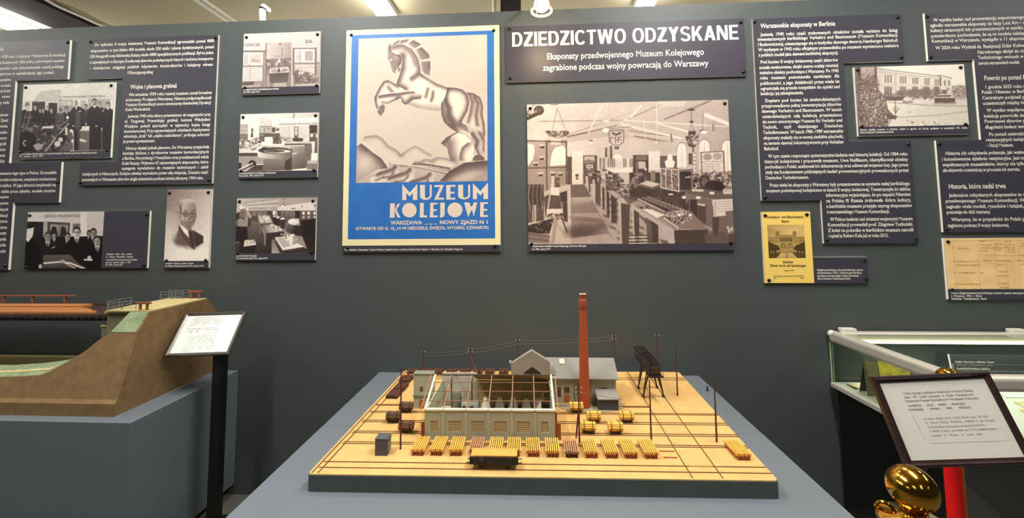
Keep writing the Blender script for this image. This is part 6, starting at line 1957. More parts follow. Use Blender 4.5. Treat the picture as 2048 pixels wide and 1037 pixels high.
M_BRICK = mat('chimney_brick_red', (176, 82, 38), 0.75, c2=(156, 66, 30), scale=60, bump=0.3, bscale=500, stretch=(1, 1, 2.5))
M_BRICKD = mat('chimney_collar_red', (150, 66, 36), 0.75, var=0.1, scale=60)
ch = thing('model_chimney', 'tall tapering brick-red model chimney standing over the yard', 'chimney', (0.199, 1.70, ZT))
MB().lathe([(0.0232, 0), (0.0225, 0.02), (0.0150, 0.385), (0.0150, 0.392)], (0.199, 1.70, ZT), 28).build('shaft', M_BRICK, ch, smooth=True)
MB().lathe([(0.0150, 0.392), (0.0168, 0.396), (0.0172, 0.412), (0.0162, 0.425), (0.0150, 0.432), (0.0128, 0.434), (0.0124, 0.449), (0.0136, 0.4495), (0.0136, 0.4535), (0.0095, 0.4535), (0.0095, 0.44)], (0.199, 1.70, ZT), 28).build('crown_collar', M_BRICKD, ch, smooth=True)
MB().lathe([(0.0138, 0.4537), (0.0138, 0.4552), (0.0098, 0.4552), (0.0098, 0.4537)], (0.199, 1.70, ZT), 28).build('rim', M_CREAMW, ch)

sh = thing('model_shed', 'low dark model shed with a pale sloping roof, right of the chimney foot', 'model building')
MB().box((0, 0, 0), (0.080, 0.05, 0.043)).build('wall', mat('model_slate_blue', (66, 66, 74), 0.7), sh)
MB().hexa([(-0.004, -0.008, 0.0435), (0.084, -0.008, 0.0435), (0.082, 0.056, 0.058), (-0.004, 0.056, 0.058)], [(-0.004, -0.008, 0.047), (0.084, -0.008, 0.047), (0.082, 0.056, 0.0615), (-0.004, 0.056, 0.0615)]).build('roof', M_SLATE, sh)
sh.location = (0.249, 1.668, ZT)
sh.rotation_euler = (0, 0, 0.03)
hu = thing('model_hut', 'dark grey box hut with a flat roof at the front of the yard', 'model building')
M_HUT = mat('hut_grey', (74, 78, 80), 0.65, var=0.06, scale=30)
MB().box((0, 0, 0), (0.040, 0.036, 0.049)).build('wall', M_HUT, hu)
MB().box((-0.001, -0.001, 0.0495), (0.042, 0.038, 0.053)).build('roof', M_HUT, hu, bevel=0.001)
MB().box((0.0395, 0.012, 0), (0.0412, 0.026, 0.034)).build('door', M_SLATE, hu)
MB().bar((0.04, 0.03, 0.046), (0.046, 0.033, 0.05), 0.0006).build('bracket', M_DARK, hu)
hu.location = (-0.523, 1.3225, ZT)
hu.rotation_euler = (0, 0, 0.0175)

# ------------------------------------------------------------------ gantry crane
M_CRANE = mat('crane_iron', (52, 44, 40), 0.5, 0.3, var=0.2, scale=60)
M_CRED = mat('crane_leg_brown', (58, 32, 26), 0.55, 0.2)
fn = [at_level(1287, 795, ZT), at_level(1327, 795, ZT)]
ff = [at_level(1277, 778, ZT), at_level(1314, 777, ZT)]
cr = thing('gantry_crane', 'black lattice gantry crane on four splayed legs, on the rails at the rear right', 'crane', ((fn[0] + fn[1] + ff[0] + ff[1]) / 4 * np.array([1, 1, 0]) + np.array([0, 0, ZT])))
yn, yf_ = fn[0][1], ff[0][1]
nl, nr = at_depth(1295, 747, yn - 0.01), at_depth(1318, 747, yn - 0.01)
zg = float(nl[2])
xl, xr = float(nl[0]) + 0.002, float(nr[0]) - 0.002
Y0, Y1 = yn - 0.035, 2.02
zt2 = zg + 0.046


def lattice(m, a0, a1, b0, b1, n, r):
    for i in range(n):
        t0, t1 = i / n, (i + 1) / n
        pa, pb = a0 + (a1 - a0) * t0, b0 + (b1 - b0) * t1
        m.bar(pa, pb, r)
        pa, pb = b0 + (b1 - b0) * t0, a0 + (a1 - a0) * t1
        m.bar(pa, pb, r)


for foot, y, xt in ((fn[0], yn, xl), (fn[1], yn, xr), (ff[0], yf_, xl), (ff[1], yf_, xr)):
    m = MB()
    f0 = np.array([foot[0], foot[1], ZT + 0.008])
    ta, tb = np.array([xt, y - 0.012, zg]), np.array([xt, y + 0.012, zg])
    m.bar(f0 + np.array([0, -0.002, 0]), ta, 0.0018).bar(f0 + np.array([0, 0.002, 0]), tb, 0.0018)
    tc = np.array([xt + (0.008 if xt < 0.5 * (xl + xr) else -0.008), y, zg])
    m.bar(f0, tc, 0.0016)
    lattice(m, f0 + np.array([0, -0.002, 0]), ta, f0 + np.array([0, 0.002, 0]), tb, 6, 0.0006)
    m.build('leg', M_CRED, cr)
    MB().box((f0[0] - 0.005, f0[1] - 0.009, ZT + 0.0025), (f0[0] + 0.005, f0[1] + 0.009, ZT + 0.009)).build('foot_bogie', M_CRED, cr, bevel=0.002)
gm = MB()
cs = [(xl, zg), (xr, zg), (xr, zt2), (xl, zt2)]
for x, z in cs:
    gm.bar((x, Y0, z), (x, Y1, z), 0.0023)
nb = 9
for i in range(nb + 1):
    y = Y0 + (Y1 - Y0) * i / nb
    for k in range(4):
        (xa, za), (xb, zb) = cs[k], cs[(k + 1) % 4]
        gm.bar((xa, y, za), (xb, y, zb), 0.0011)
    if i < nb:
        y2 = Y0 + (Y1 - Y0) * (i + 1) / nb
        gm.bar((xl, y, zg), (xl, y2, zt2), 0.0015).bar((xr, y, zg), (xr, y2, zt2), 0.0015).bar((xl, y, zt2), (xr, y2, zt2), 0.0015)
gm.build('girder', M_CRANE, cr)
fl = MB()
for i in range(4):
    y = Y0 + 0.04 + 0.05 * i
    fl.box((xl + 0.004, y, zg + 0.005), (xr - 0.004, y + 0.012, zg + 0.034))
fl.build('winch_gear', M_CRANE, cr)
MB().box((xl - 0.008, Y0 - 0.022, zg - 0.003), (xr + 0.008, Y0 + 0.03, zg)).build('platform', M_CRANE, cr)
cb_ = MB().box((xl + 0.003, Y0 - 0.012, zg), (xr - 0.003, Y0 + 0.02, zg + 0.034)).build('cabin', M_CRANE, cr)
MB().box((xl + 0.007, Y0 - 0.013, zg + 0.012), (xr - 0.007, Y0 - 0.012, zg + 0.028)).build('cabin_window', mat('cabin_window_brown', (64, 44, 24), 0.4), cb_)
rl = MB()
for x in (xl - 0.007, xr + 0.007):
    rl.bar((x, Y0 - 0.02, zg), (x, Y0 - 0.02, zg + 0.016), 0.0006)
rl.bar((xl - 0.007, Y0 - 0.02, zg + 0.016), (xr + 0.007, Y0 - 0.02, zg + 0.016), 0.0006)
rl.build('platform_rail', M_CRANE, cr)

# ------------------------------------------------------------------ telegraph and yard poles, wires
M_POLE = mat('pole_red_brown', (88, 40, 28), 0.6, var=0.15, scale=60)
M_WIRE = mat('wire_grey', (120, 104, 92), 0.5, 0.2)
M_INS = mat('insulator_pale', (176, 160, 130), 0.4)


def pole(base, top, label, arms=0, r=0.0032, second=None):
    b = at_level(*base, ZT)
    tp = at_depth(*top, b[1])
    h = float(tp[2]) - ZT
    t = thing('telegraph_pole', label, 'pole', (b[0], b[1], ZT), 'yard poles')
    MB().tube([(b[0], b[1], ZT), (b[0], b[1], ZT + h)], r, 10, True, r * 0.62).build('mast', M_POLE, t, smooth=True)
    for k in range(arms):
        z = ZT + h - 0.022 - 0.016 * k
        a = MB().bar((b[0] - 0.010, b[1], z), (b[0] + 0.010, b[1], z), 0.0009).build('crossarm', M_DARK, t)
        for s in (-0.009, 0.009):
            MB().lathe([(0.0014, 0), (0.0022, 0.002), (0.0016, 0.006), (0.0005, 0.007)], (b[0] + s, b[1], z + 0.0008), 8).build('insulator', M_INS, a)
    if second:
        q = at_level(*second, ZT)
        MB().tube([(q[0], q[1], ZT), (b[0], b[1] + 0.003, ZT + h * 0.55)], r * 0.9, 8).build('brace', M_POLE, t)
    return np.array([b[0], b[1], ZT + h])


P1 = pole((801, 899), (800.5, 735.5), 'red-brown pole at the yard front, right of the dark grey hut')
P2 = pole((846.6, 744), (848, 697), 'dark pole at the rear left, among the brown timber piles', 1)
P3 = pole((940.8, 752), (941, 690), 'dark pole with crossarms behind the open roof lattice', 2)
P4 = pole((1036, 745), (1036, 673), 'pole with a crossarm rising behind the front gable', 1)
P5 = pole((1230, 744), (1228, 665), 'pole with crossarms behind the right end of the grey roof', 2)
P6 = pole((1316.5, 744), (1312, 664), 'tallest dark pole behind the gantry crane', 1)
P7 = pole((1355, 792), (1351.5, 697), 'red-brown pole between the gantry crane and the right edge of the yard')
P8 = pole((1302.6, 885), (1298, 761), 'red-brown pole in front of the gantry crane, beside the last stacks of the front row', 0)
P9 = pole((1433.5, 885), (1430, 762), 'red-brown pole nearest the right edge of the yard')
P10 = pole((1159, 886), (1154, 766), 'braced red-brown pole in front of the chimney', 2, 0.0032, (1152, 878))


def wire(a, b, sag, label):
    pts = []
    for i in range(13):
        t = i / 12
        p = np.array(a) * (1 - t) + np.array(b) * t
        p[2] -= sag * 4 * t * (1 - t)
        pts.append(p)
    tag(MB().tube(pts, 0.0007, 5).build('overhead_wire', M_WIRE, smooth=True), label, 'wire', 'overhead wires')


for (A, B, lab, up) in ((P2, P3, 'between the rear left pole and the pole behind the roof lattice', True), (P3, P4, 'climbing from the roof lattice pole to the gable pole', True), (P4, P5, 'between the gable pole and the pole at the right roof end', True)):
    for dz, w in ((-0.022, 'upper'), (-0.038, 'lower')):
        wire(A + np.array([0, 0.0, dz]), B + np.array([0, 0.0, dz]), 0.006, w + ' thin wire ' + lab)
wire(P3 + np.array([0, 0, -0.05]), (-0.23, 1.64, ZT + 0.142), 0.004, 'thin wire slanting from the pole down to the roof lattice')
wire(P10 + np.array([0, 0, -0.03]), (0.33, 1.62, ZT + 0.066), 0.002, 'thin wire from the braced pole across the chimney foot to the shed')
wire(P10 + np.array([0, 0, -0.035]), (-0.02, 1.52, ZT + 0.1), 0.004, 'thin wire from the braced pole to the workshop end')
wire(P7 + np.array([0, 0, -0.04]), (0.72, 2.07, ZT + 0.06), 0.002, 'thin wire trailing behind the pole right of the crane')

# ------------------------------------------------------------------ timber stacks in the front row
M_PY = mat('timber_yellow', (232, 182, 84), 0.7, c2=(214, 154, 62), scale=70)
M_PR = mat('timber_red_end', (158, 84, 46), 0.7, var=0.2, scale=90)
M_PB = mat('timber_pinkish', (190, 140, 100), 0.7, c2=(168, 116, 80), scale=70)
M_PD = mat('timber_dark_brown', (92, 52, 34), 0.7, c2=(72, 40, 28), scale=70)


def make_stack(top, low, seed, n=7, w=0.047, d=0.082):
    rnd = random.Random(seed)
    t = thing('timber_stack', 'timber stack', 'timber stack', (0, 0, 0), 'timber stacks in the front row')
    pw = w / n
    for lay, (z0, h, m) in enumerate(((0.0, 0.0085, low), (0.0118, 0.0082, top))):
        for i in range(n - 1 if lay == 0 else n):
            x = -w / 2 + (i + 0.5) * pw + (pw / 2 if lay == 0 else 0)
            e = rnd.uniform(-0.002, 0.002)
            MB().box((x - pw * 0.28, -d / 2 + e, z0), (x + pw * 0.28, d / 2 + e, z0 + h + rnd.uniform(0, 0.0006))).build('plank', m, t)
    for y in (-d * 0.42, 0, d * 0.42):
        MB().box((-w / 2, y - 0.003, 0.0092), (w / 2, y + 0.003, 0.0117)).build('batten', low, t)
    return t


SX = [(835, 912.5), (872.5, 912.5), (910.5, 913), (951, 913.5), (990, 914), (1027, 914.5), (1066, 915), (1105.5, 916), (1144, 917), (1183, 917.5), (1224, 918), (1262.5, 918.5), (1303, 919)]
ordn = ['nearest the grey hut', 'second from the grey hut', 'third from the grey hut, left of the loaded wagon', 'half hidden behind the left end of the loaded wagon', 'behind the middle of the loaded wagon', 'behind the right end of the loaded wagon', 'just right of the loaded wagon',
        'second to the right of the loaded wagon', 'at the foot of the braced pole', 'just right of the braced pole', 'third from the open end of the row', 'last but one at the open end of the row', 'at the open end of the row, before the pole']
sy = make_stack(M_PY, M_PR, 1)
sp = make_stack(M_PB, M_PD, 2)
for i, (q, w) in enumerate(zip(SX, ordn)):
    src = sp if i in (3, 8) else sy
    first = i in (0, 3)
    p = at_level(*q, ZT)
    col = 'pinkish-brown' if i in (3, 8) else 'yellow'
    lab = f'{col} timber stack {w}'
    loc = (p[0], p[1] + 0.041, ZT)
    if first:
        src.location, src.rotation_euler, src['label'] = loc, (0, 0, 0.0175), lab
    else:
        copy_tree(src, loc, 0.0175 + random.Random(i).uniform(-0.03, 0.03), lab)
p = at_level(1488, 922, ZT)
copy_tree(sy, (p[0], p[1] + 0.041, ZT), 0.03, 'lone yellow timber stack near the right front corner of the yard')

# ------------------------------------------------------------------ small wagons with round timber
M_LOGY = mat('log_yellow', (232, 190, 84), 0.65, c2=(206, 156, 60), scale=60)
M_LOGD = mat('log_dark', (104, 68, 40), 0.65, c2=(76, 46, 28), scale=60)


def make_logs(m, chassis=True):
    t = thing('log_wagon', 'log wagon', 'wagon', (0, 0, 0), 'small log wagons')
    k = 0
    for row, (n, z) in enumerate(((3, 0.0115), (4, 0.0168), (5, 0.0221), (4, 0.0274), (3, 0.0325))):
        for i in range(n):
            y = (i - (n - 1) / 2) * 0.006
            MB().tube([(-0.026, y, z), (0.026, y, z)], 0.0034, 8).build('log', m, t)
    for x in (-0.015, 0.015):
        MB().torus((x, 0, 0.022), 0.0160, 0.0011, 'x', 16, 6).build('strap', M_DARK, t)
    MB().box((-0.022, -0.009, 0.0055), (0.022, 0.009, 0.0095)).build('chassis', M_DARK, t)
    for x in (-0.012, 0.012):
        for y in (-0.0095, 0.0095):
            MB().tube([(x, y - 0.001, 0.0062), (x, y + 0.001, 0.0062)], 0.0042, 12).build('wheel', M_DARK, t)
    return t


LW = [((1153.5, 828.5), 'at the foot of the chimney'), ((1188.5, 848), 'in the middle row, right of the braced pole'), ((1177.5, 870.5), 'nearest the braced pole'), ((1254.5, 848.5), 'farthest to the right, below the shed'), ((1232, 871.5), 'nearest the front row at the right')]
DW = [((810.5, 828), 'by the annex door'), ((784.5, 848.5), 'beside the left edge rails'), ((810.5, 869.5), 'by the left workshop door')]
ly, ld = make_logs(M_LOGY), make_logs(M_LOGD)
for src, L_, c in ((ly, LW, 'yellow'), (ld, DW, 'dark brown')):
    for i, (q, w) in enumerate(L_):
        p = at_level(*q, ZT)
        loc, lab = (p[0], p[1] + 0.012, ZT + 0.0022), f'small wagon of {c} round timber {w}'
        if i == 0:
            src.location, src.rotation_euler, src['label'] = loc, (0, 0, 0.0175), lab
        else:
            copy_tree(src, loc, 0.0175 + 0.05 * math.sin(i * 2.3), lab)

# ------------------------------------------------------------------ dark timber piles at the rear


def make_pile(w, d, n, lay, seed):
    t = thing('timber_pile', 'timber pile', 'timber pile', (0, 0, 0), 'dark timber piles at the rear')
    r = w / n / 2
    rnd = random.Random(seed)
    for j in range(lay):
        for i in range(n):
            x = -w / 2 + r * (2 * i + 1)
            e = rnd.uniform(-0.002, 0.002)
            MB().box((x - r * 0.86, -d / 2 + e, j * 2 * r), (x + r * 0.86, d / 2 + e, (j + 1) * 2 * r - 0.0006)).build('beam', M_PD, t, bevel=r * 0.25, seg=1)
    return t


pa = make_pile(0.050, 0.07, 6, 2, 5)
for i, (q, w) in enumerate((((783, 799), 'nearest of the three dark piles by the left edge rails'), ((797, 784), 'middle of the three dark piles by the left edge rails'), ((808, 768), 'farthest of the three dark piles by the left edge rails'))):
    p = at_level(*q, ZT)
    if i == 0:
        pa.location, pa.rotation_euler, pa['label'] = (p[0], p[1] + 0.035, ZT), (0, 0, -0.03), 'timber pile, ' + w
    else:
        copy_tree(pa, (p[0], p[1] + 0.035, ZT), -0.03, 'timber pile, ' + w)
pb = make_pile(0.048, 0.052, 3, 1, 6)
BR = [(822, 'first from the left edge'), (850, 'second from the left, at a pole'), (874, 'third from the left edge'), (901, 'fourth from the left edge'), (928, 'fifth from the left'), (955, 'sixth from the left'), (979, 'seventh from the left edge'), (1007, 'eighth, beside the gable')]
for i, (px, w) in enumerate(BR):
    p = at_level(px, 750, ZT)
    lab = 'flat brown pile at the rear edge, ' + w
    if i == 0:
        pb.location, pb.rotation_euler, pb['label'] = (p[0], p[1] + 0.026, ZT), (0, 0, 0.0175), lab
    else:
        copy_tree(pb, (p[0], p[1] + 0.026, ZT), 0.0175, lab)

# ------------------------------------------------------------------ the loaded railway wagon on the front track
wg = thing('freight_wagon', 'black open railway wagon on the front track', 'wagon')
M_WAG = mat('wagon_black_brown', (44, 32, 28), 0.55, var=0.15, scale=60)
bl = 0.148
bd = MB().box((0, 0, 0.016), (bl, 0.046, 0.019)).box((0, 0, 0.019), (bl, 0.002, 0.036)).box((0, 0.044, 0.019), (bl, 0.046, 0.036)).box((0, 0.002, 0.019), (0.002, 0.044, 0.036)).box((bl - 0.002, 0.002, 0.019), (bl, 0.044, 0.036))
bd.build('body', M_WAG, wg)
for i in range(8):
    x = 0.006 + i * 0.0192
    MB().box((x, -0.0014, 0.017), (x + 0.0022, 0, 0.036)).build('side_post', M_DARK, wg)
MB().box((0.03, -0.0008, 0.028), (0.042, 0, 0.033)).build('number_plate', M_HUT, wg)
MB().box((0.004, 0.008, 0.011), (bl - 0.004, 0.038, 0.0155)).build('chassis', M_DARK, wg)
for x in (0.034, bl - 0.034):
    for y in (0.009, 0.037):
        MB().tube([(x, y - 0.0015, 0.0085), (x, y + 0.0015, 0.0085)], 0.0085, 18).build('wheel', M_DARK, wg)
    MB().tube([(x, 0.0104, 0.0085), (x, 0.0356, 0.0085)], 0.0018, 8).build('axle', M_DARK, wg)
for x, s in ((0, -1), (bl, 1)):
    for y in (0.012, 0.034):
        MB().tube([(x, y, 0.0145), (x + s * 0.008, y, 0.0145)], 0.0012, 8).tube([(x + s * 0.008, y, 0.0145), (x + s * 0.0095, y, 0.0145)], 0.0032, 10).build('buffer', M_DARK, wg)
wp = at_level(940, 938, ZT)
wg.location = (wp[0], 1.2565, ZT + 0.0022)
wg.rotation_euler = (0, 0, 0.0175)
pk = MB().box((0, 0, 0), (0.0047, 0.041, 0.004)).build('sleeper', mat('sleeper_orange', (210, 146, 62), 0.7, c2=(224, 164, 78), scale=50))
tag(pk, 'orange timber sleeper laid crosswise on the loaded wagon', 'sleeper', 'sleepers loaded on the wagon')
rnd = random.Random(4)
for i in range(27):
    o = pk if i == 0 else pk.copy()
    if i:
        COL.objects.link(o)
    x = 0.0035 + i * 0.00524
    o.location = (wp[0] + x, 1.2565 + 0.0025 + TILT * x + rnd.uniform(-0.0006, 0.0006), ZT + 0.0022 + 0.0362 + rnd.uniform(0, 0.0006))
    o.rotation_euler = (0, 0, 0.0175)

# ------------------------------------------------------------------ embankment and bridge model at the left
lp = thing('display_plinth', 'grey plinth at the left, under the brown embankment model', 'plinth', (-3.0, 1.9, 0))
MB().box((-4.4, 1.60, 0.06), (-1.650, D - 0.003, ZP - 0.018)).build('plinth_body', M_PLINTH, lp)
MB().box((-4.4, 1.60, ZP - 0.018), (-1.650, D - 0.003, ZP)).build('plinth_top', M_PLINTH, lp)
MB().box((-4.35, 1.64, 0), (-1.70, D - 0.02, 0.06)).build('plinth_base', M_BLACK, lp)

M_EARTH = mat('earth_brown_flock', (136, 108, 70), 0.95, c2=(114, 90, 56), scale=26, bump=0.45, bscale=700)
M_GRASS = mat('grass_green_flock', (110, 126, 88), 0.95, c2=(150, 162, 126), scale=30, bump=0.9, bscale=300)
M_BALLAST = mat('ballast_cream', (186, 172, 120), 0.9, var=0.08, scale=40, bump=0.5, bscale=300)
M_ABUT = mat('abutment_grey_green', (116, 114, 86), 0.85, var=0.08, scale=20)
emb = thing('embankment_model', 'brown model railway embankment with a green grass patch and stone abutment', 'model landscape', (-2.2, 1.93, ZP))
XR = -1.775


def ez(x):
    """height of the ground at the front face, from the valley up to the crest"""
    pts = [(-4.3, 0.80), (-2.45, 0.803), (-2.29, 0.806), (-2.157, 0.814), (-2.09, 0.849), (-1.995, 0.909), (-1.946, 0.957), (-1.905, 0.985), (XR, 0.985)]
    for (a, za), (b, zb) in zip(pts[:-1], pts[1:]):
        if a <= x <= b:
            return za + (zb - za) * (x - a) / (b - a)
    return 0.985


# earth body: front face from the plinth to the ground line, as a stepped-in skirt at the foot
xs = [-4.3, -3.4, -2.8, -2.45, -2.3, -2.24, -2.2, -2.17, -2.13, -2.10, -2.06, -2.03, -2.0, -1.985, -1.96, -1.935, -1.90, -1.85, XR]
body = MB()
rows = []
for x in xs:
    z = ez(x)
    hi = (z > 0.90)
    yt = 1.66 + 0.07 * (z - 0.72) / 0.265
    lift = 0.012 + 0.022 * max(0.0, min(1.0, (x + 2.4) / 0.3))
    rows.append([(x, 1.648, ZP), (x, 1.648, ZP + 0.052), (x, 1.66, ZP + 0.066), (x, yt, z), (x, 1.80, z if hi else z + lift), (x, 1.835, z if hi else 0.70), (x, 2.185, z if hi else 0.70), (x, 2.185, ZP)])
n = 8
vs = [p for r in rows for p in r]
fs = []
for i in range(len(xs) - 1):
    for k in range(n):
        k2 = (k + 1) % n
        fs.append((i * n + k, (i + 1) * n + k, (i + 1) * n + k2, i * n + k2))
fs.append(tuple(range(n)))
fs.append(tuple((len(xs) - 1) * n + k for k in range(n - 1, -1, -1)))
body.add(vs, fs)
eb = body.build('earth_body', M_EARTH, emb)
# crest of the bank: a trapezoid running back from the grass slope to the far shoulder
YC0, YC1, ZCR = 1.785, 2.115, 1.012
ZCR = 1.45 - (623.5 - 451.5) / 800 * YC0
crest = MB()
xa, xb = -1.905, XR
crest.hexa([(xa, 1.731, 0.985), (xb, 1.731, 0.985), (xb, 2.185, 0.985), (xa, 2.185, 0.985)], [(xa + 0.031, YC0, ZCR), (xb, YC0, ZCR), (xb, YC1, ZCR), (xa + 0.031, YC1, ZCR)])
crest.build('crest', M_EARTH, emb)
gs2 = MB()
y0_, z0_, y1_, z1_ = 1.7305, 0.9885, YC0 - 0.001, ZCR + 0.0015
N = 14
for i in range(N + 1):
    for j in range(N + 1):
        s, t_ = i / N, j / N
        x = (xa + 0.004 + 0.029 * t_) * (1 - s) + (xb - 0.008) * s
        gs2.v.append((x, y0_ + (y1_ - y0_) * t_, z0_ + (z1_ - z0_) * t_ + 0.0025 * math.sin(i * 1.7 + j) * math.sin(j * 1.3)))
for i in range(N):
    for j in range(N):
        a = i * (N + 1) + j
        gs2.f.append((a, a + N + 1, a + N + 2, a + 1))
        gs2.mi.append(0)
gs2.build('grass_patch', M_GRASS, emb, smooth=True)
MB().box((-1.995, YC0 + 0.004, ZCR + 0.0005), (xb - 0.004, YC1 - 0.004, ZCR + 0.006)).build('ballast_bed', M_BALLAST, emb)
# stone abutment at the bridge end
MB().box((-2.005, YC0 + 0.02, 0.80), (-1.90, YC1 - 0.02, ZCR - 0.009)).build('abutment_wall', M_ABUT, emb)
MB().box((-2.012, YC0 + 0.012, ZCR - 0.0088), (-1.90, YC1 - 0.012, ZCR)).build('coping', M_BALLAST, emb)
MB().box((-2.052, YC0 + 0.04, 0.78), (-2.006, YC1 - 0.05, ZCR - 0.077)).build('abutment_step', M_ABUT, emb)
MB().box((-2.055, YC0 + 0.037, ZCR - 0.0768), (-2.006, YC1 - 0.047, ZCR - 0.070)).build('step_coping', M_BALLAST, emb)
# valley floor strips seen from the front, and the far bank
vg, wl = MB(), MB()
for i in range(len(xs) - 1):
    a, b = xs[i], xs[i + 1]
    if ez(b) > 0.90:
        break
    q = []
    for x in (a, b):
        z = ez(x)
        yt = 1.66 + 0.07 * (z - 0.72) / 0.265
        lift = 0.012 + 0.022 * max(0.0, min(1.0, (x + 2.4) / 0.3))
        q.append([(x, yt + 0.004, z + 0.0012), (x, 1.80, z + lift + 0.0012), (x, yt + 0.30 * (1.8 - yt), z + 0.30 * lift + 0.003), (x, yt + 0.48 * (1.8 - yt), z + 0.48 * lift + 0.003)])
    vg.add([q[0][0], q[1][0], q[1][1], q[0][1]], [(0, 1, 2, 3)])
    if i >= 3:
        wl.add([q[0][2], q[1][2], q[1][3], q[0][3]], [(0, 1, 2, 3)])
vg.build('grass_slope', M_GRASS, emb)
wl.build('pale_path', M_BALLAST, emb)
MB().box((-4.3, 2.0, 0.702), (-2.30, 2.183, 0.737)).build('far_bank', M_BALLAST, emb)
# railings and low timber frames on the crest
M_RAILG = mat('railing_grey', (128, 132, 128), 0.45, 0.3)
M_FRAME = mat('frame_red_brown', (142, 78, 46), 0.65)


def railing(x0, x1, y0, y1, z, h, n):
    r = MB()
    for k in range(n + 1):
        t_ = k / n
        x, y = x0 + (x1 - x0) * t_, y0 + (y1 - y0) * t_
        r.bar((x, y, z), (x, y, z + h), 0.0012)
    for f in (0.35, 0.68, 1.0):
        r.bar((x0, y0, z + h * f), (x1, y1, z + h * f), 0.0011)
    r.build('railing', M_RAILG, emb)


def frame(x0, x1, y, z, h):
    m = MB().box((x0 - 0.012, y, z + h - 0.008), (x1 + 0.012, y + 0.012, z + h)).box((x0, y + 0.002, z), (x0 + 0.008, y + 0.010, z + h - 0.008)).box((x1 - 0.008, y + 0.002, z), (x1, y + 0.010, z + h - 0.008))
    m.build('timber_frame', M_FRAME, emb)


railing(-1.99, -1.875, YC0 + 0.01, YC0 + 0.03, ZCR, 0.042, 2)
railing(-2.0, -1.995, YC0 + 0.012, YC0 + 0.12, ZCR, 0.046, 2)
railing(-1.99, -1.87, YC1 - 0.01, YC1 - 0.012, ZCR, 0.05, 3)
railing(-1.99, -1.90, YC1 - 0.06, YC1 - 0.02, ZCR, 0.046, 2)
frame(-1.842, -1.800, YC0 + 0.008, ZCR, 0.042)
frame(-1.852, -1.800, YC1 - 0.03, ZCR + 0.004, 0.045)

# bridge deck with loose planks
M_PLK = mat('bridge_plank_orange', (160, 98, 50), 0.7, c2=(186, 124, 66), scale=14, stretch=(1, 12, 12))
M_TIE = mat('bridge_tie_brown', (62, 38, 32), 0.7, var=0.2, scale=40)
br = thing('bridge_model', 'model railway bridge deck with orange planks on dark sleepers, spanning to the abutment', 'model bridge', (-2.9, 1.95, ZCR - 0.06))
ZG = ZCR - 0.034
MB().box((-4.3, 1.83, ZG - 0.018), (-2.013, 1.838, ZG)).build('girder', M_DARK, br)
MB().box((-4.3, 2.06, ZG - 0.018), (-2.013, 2.068, ZG)).build('girder', M_DARK, br)
MB().box((-4.3, 1.838, ZG - 0.006), (-2.013, 2.06, ZG - 0.003)).build('deck_plate', mat('deck_slate', (58, 60, 62), 0.6), br)
for i in range(44):
    x = -2.03 - i * 0.036
    MB().box((x - 0.011, 1.81, ZG), (x + 0.011, 2.085, ZG + 0.014), rz=0.0).build('sleeper', M_TIE, br)
ZK = ZG + 0.0142
pr = random.Random(3)
for i in range(6):
    y = 1.835 + i * 0.019
    MB().box((-4.3, y, ZK), (-2.10 - 0.035 * i + pr.uniform(-0.02, 0.02), y + 0.016, ZK + 0.008)).build('plank', M_PLK, br)
MB().box((-4.3, 1.955, ZK), (-2.33, 2.02, ZK + 0.012)).build('walkway', M_PLK, br)
for y in (2.03, 2.06):
    MB().box((-4.3, y, ZK), (-2.02, y + 0.006, ZK + 0.007)).build('rail', M_TIE, br)
fr = MB().box((-3.0, 2.07, ZK + 0.040), (-2.50, 2.082, ZK + 0.047))
for x in (-2.92, -2.75, -2.56):
    fr.box((x, 2.072, ZG + 0.0142), (x + 0.009, 2.081, ZK + 0.040))
fr.build('timber_frame', M_FRAME, br)

# ------------------------------------------------------------------ label stands


def rotm(a, b, c):
    return np.array((Matrix.Rotation(a, 3, 'Z') @ Matrix.Rotation(b, 3, 'X') @ Matrix.Rotation(c, 3, 'Z')))


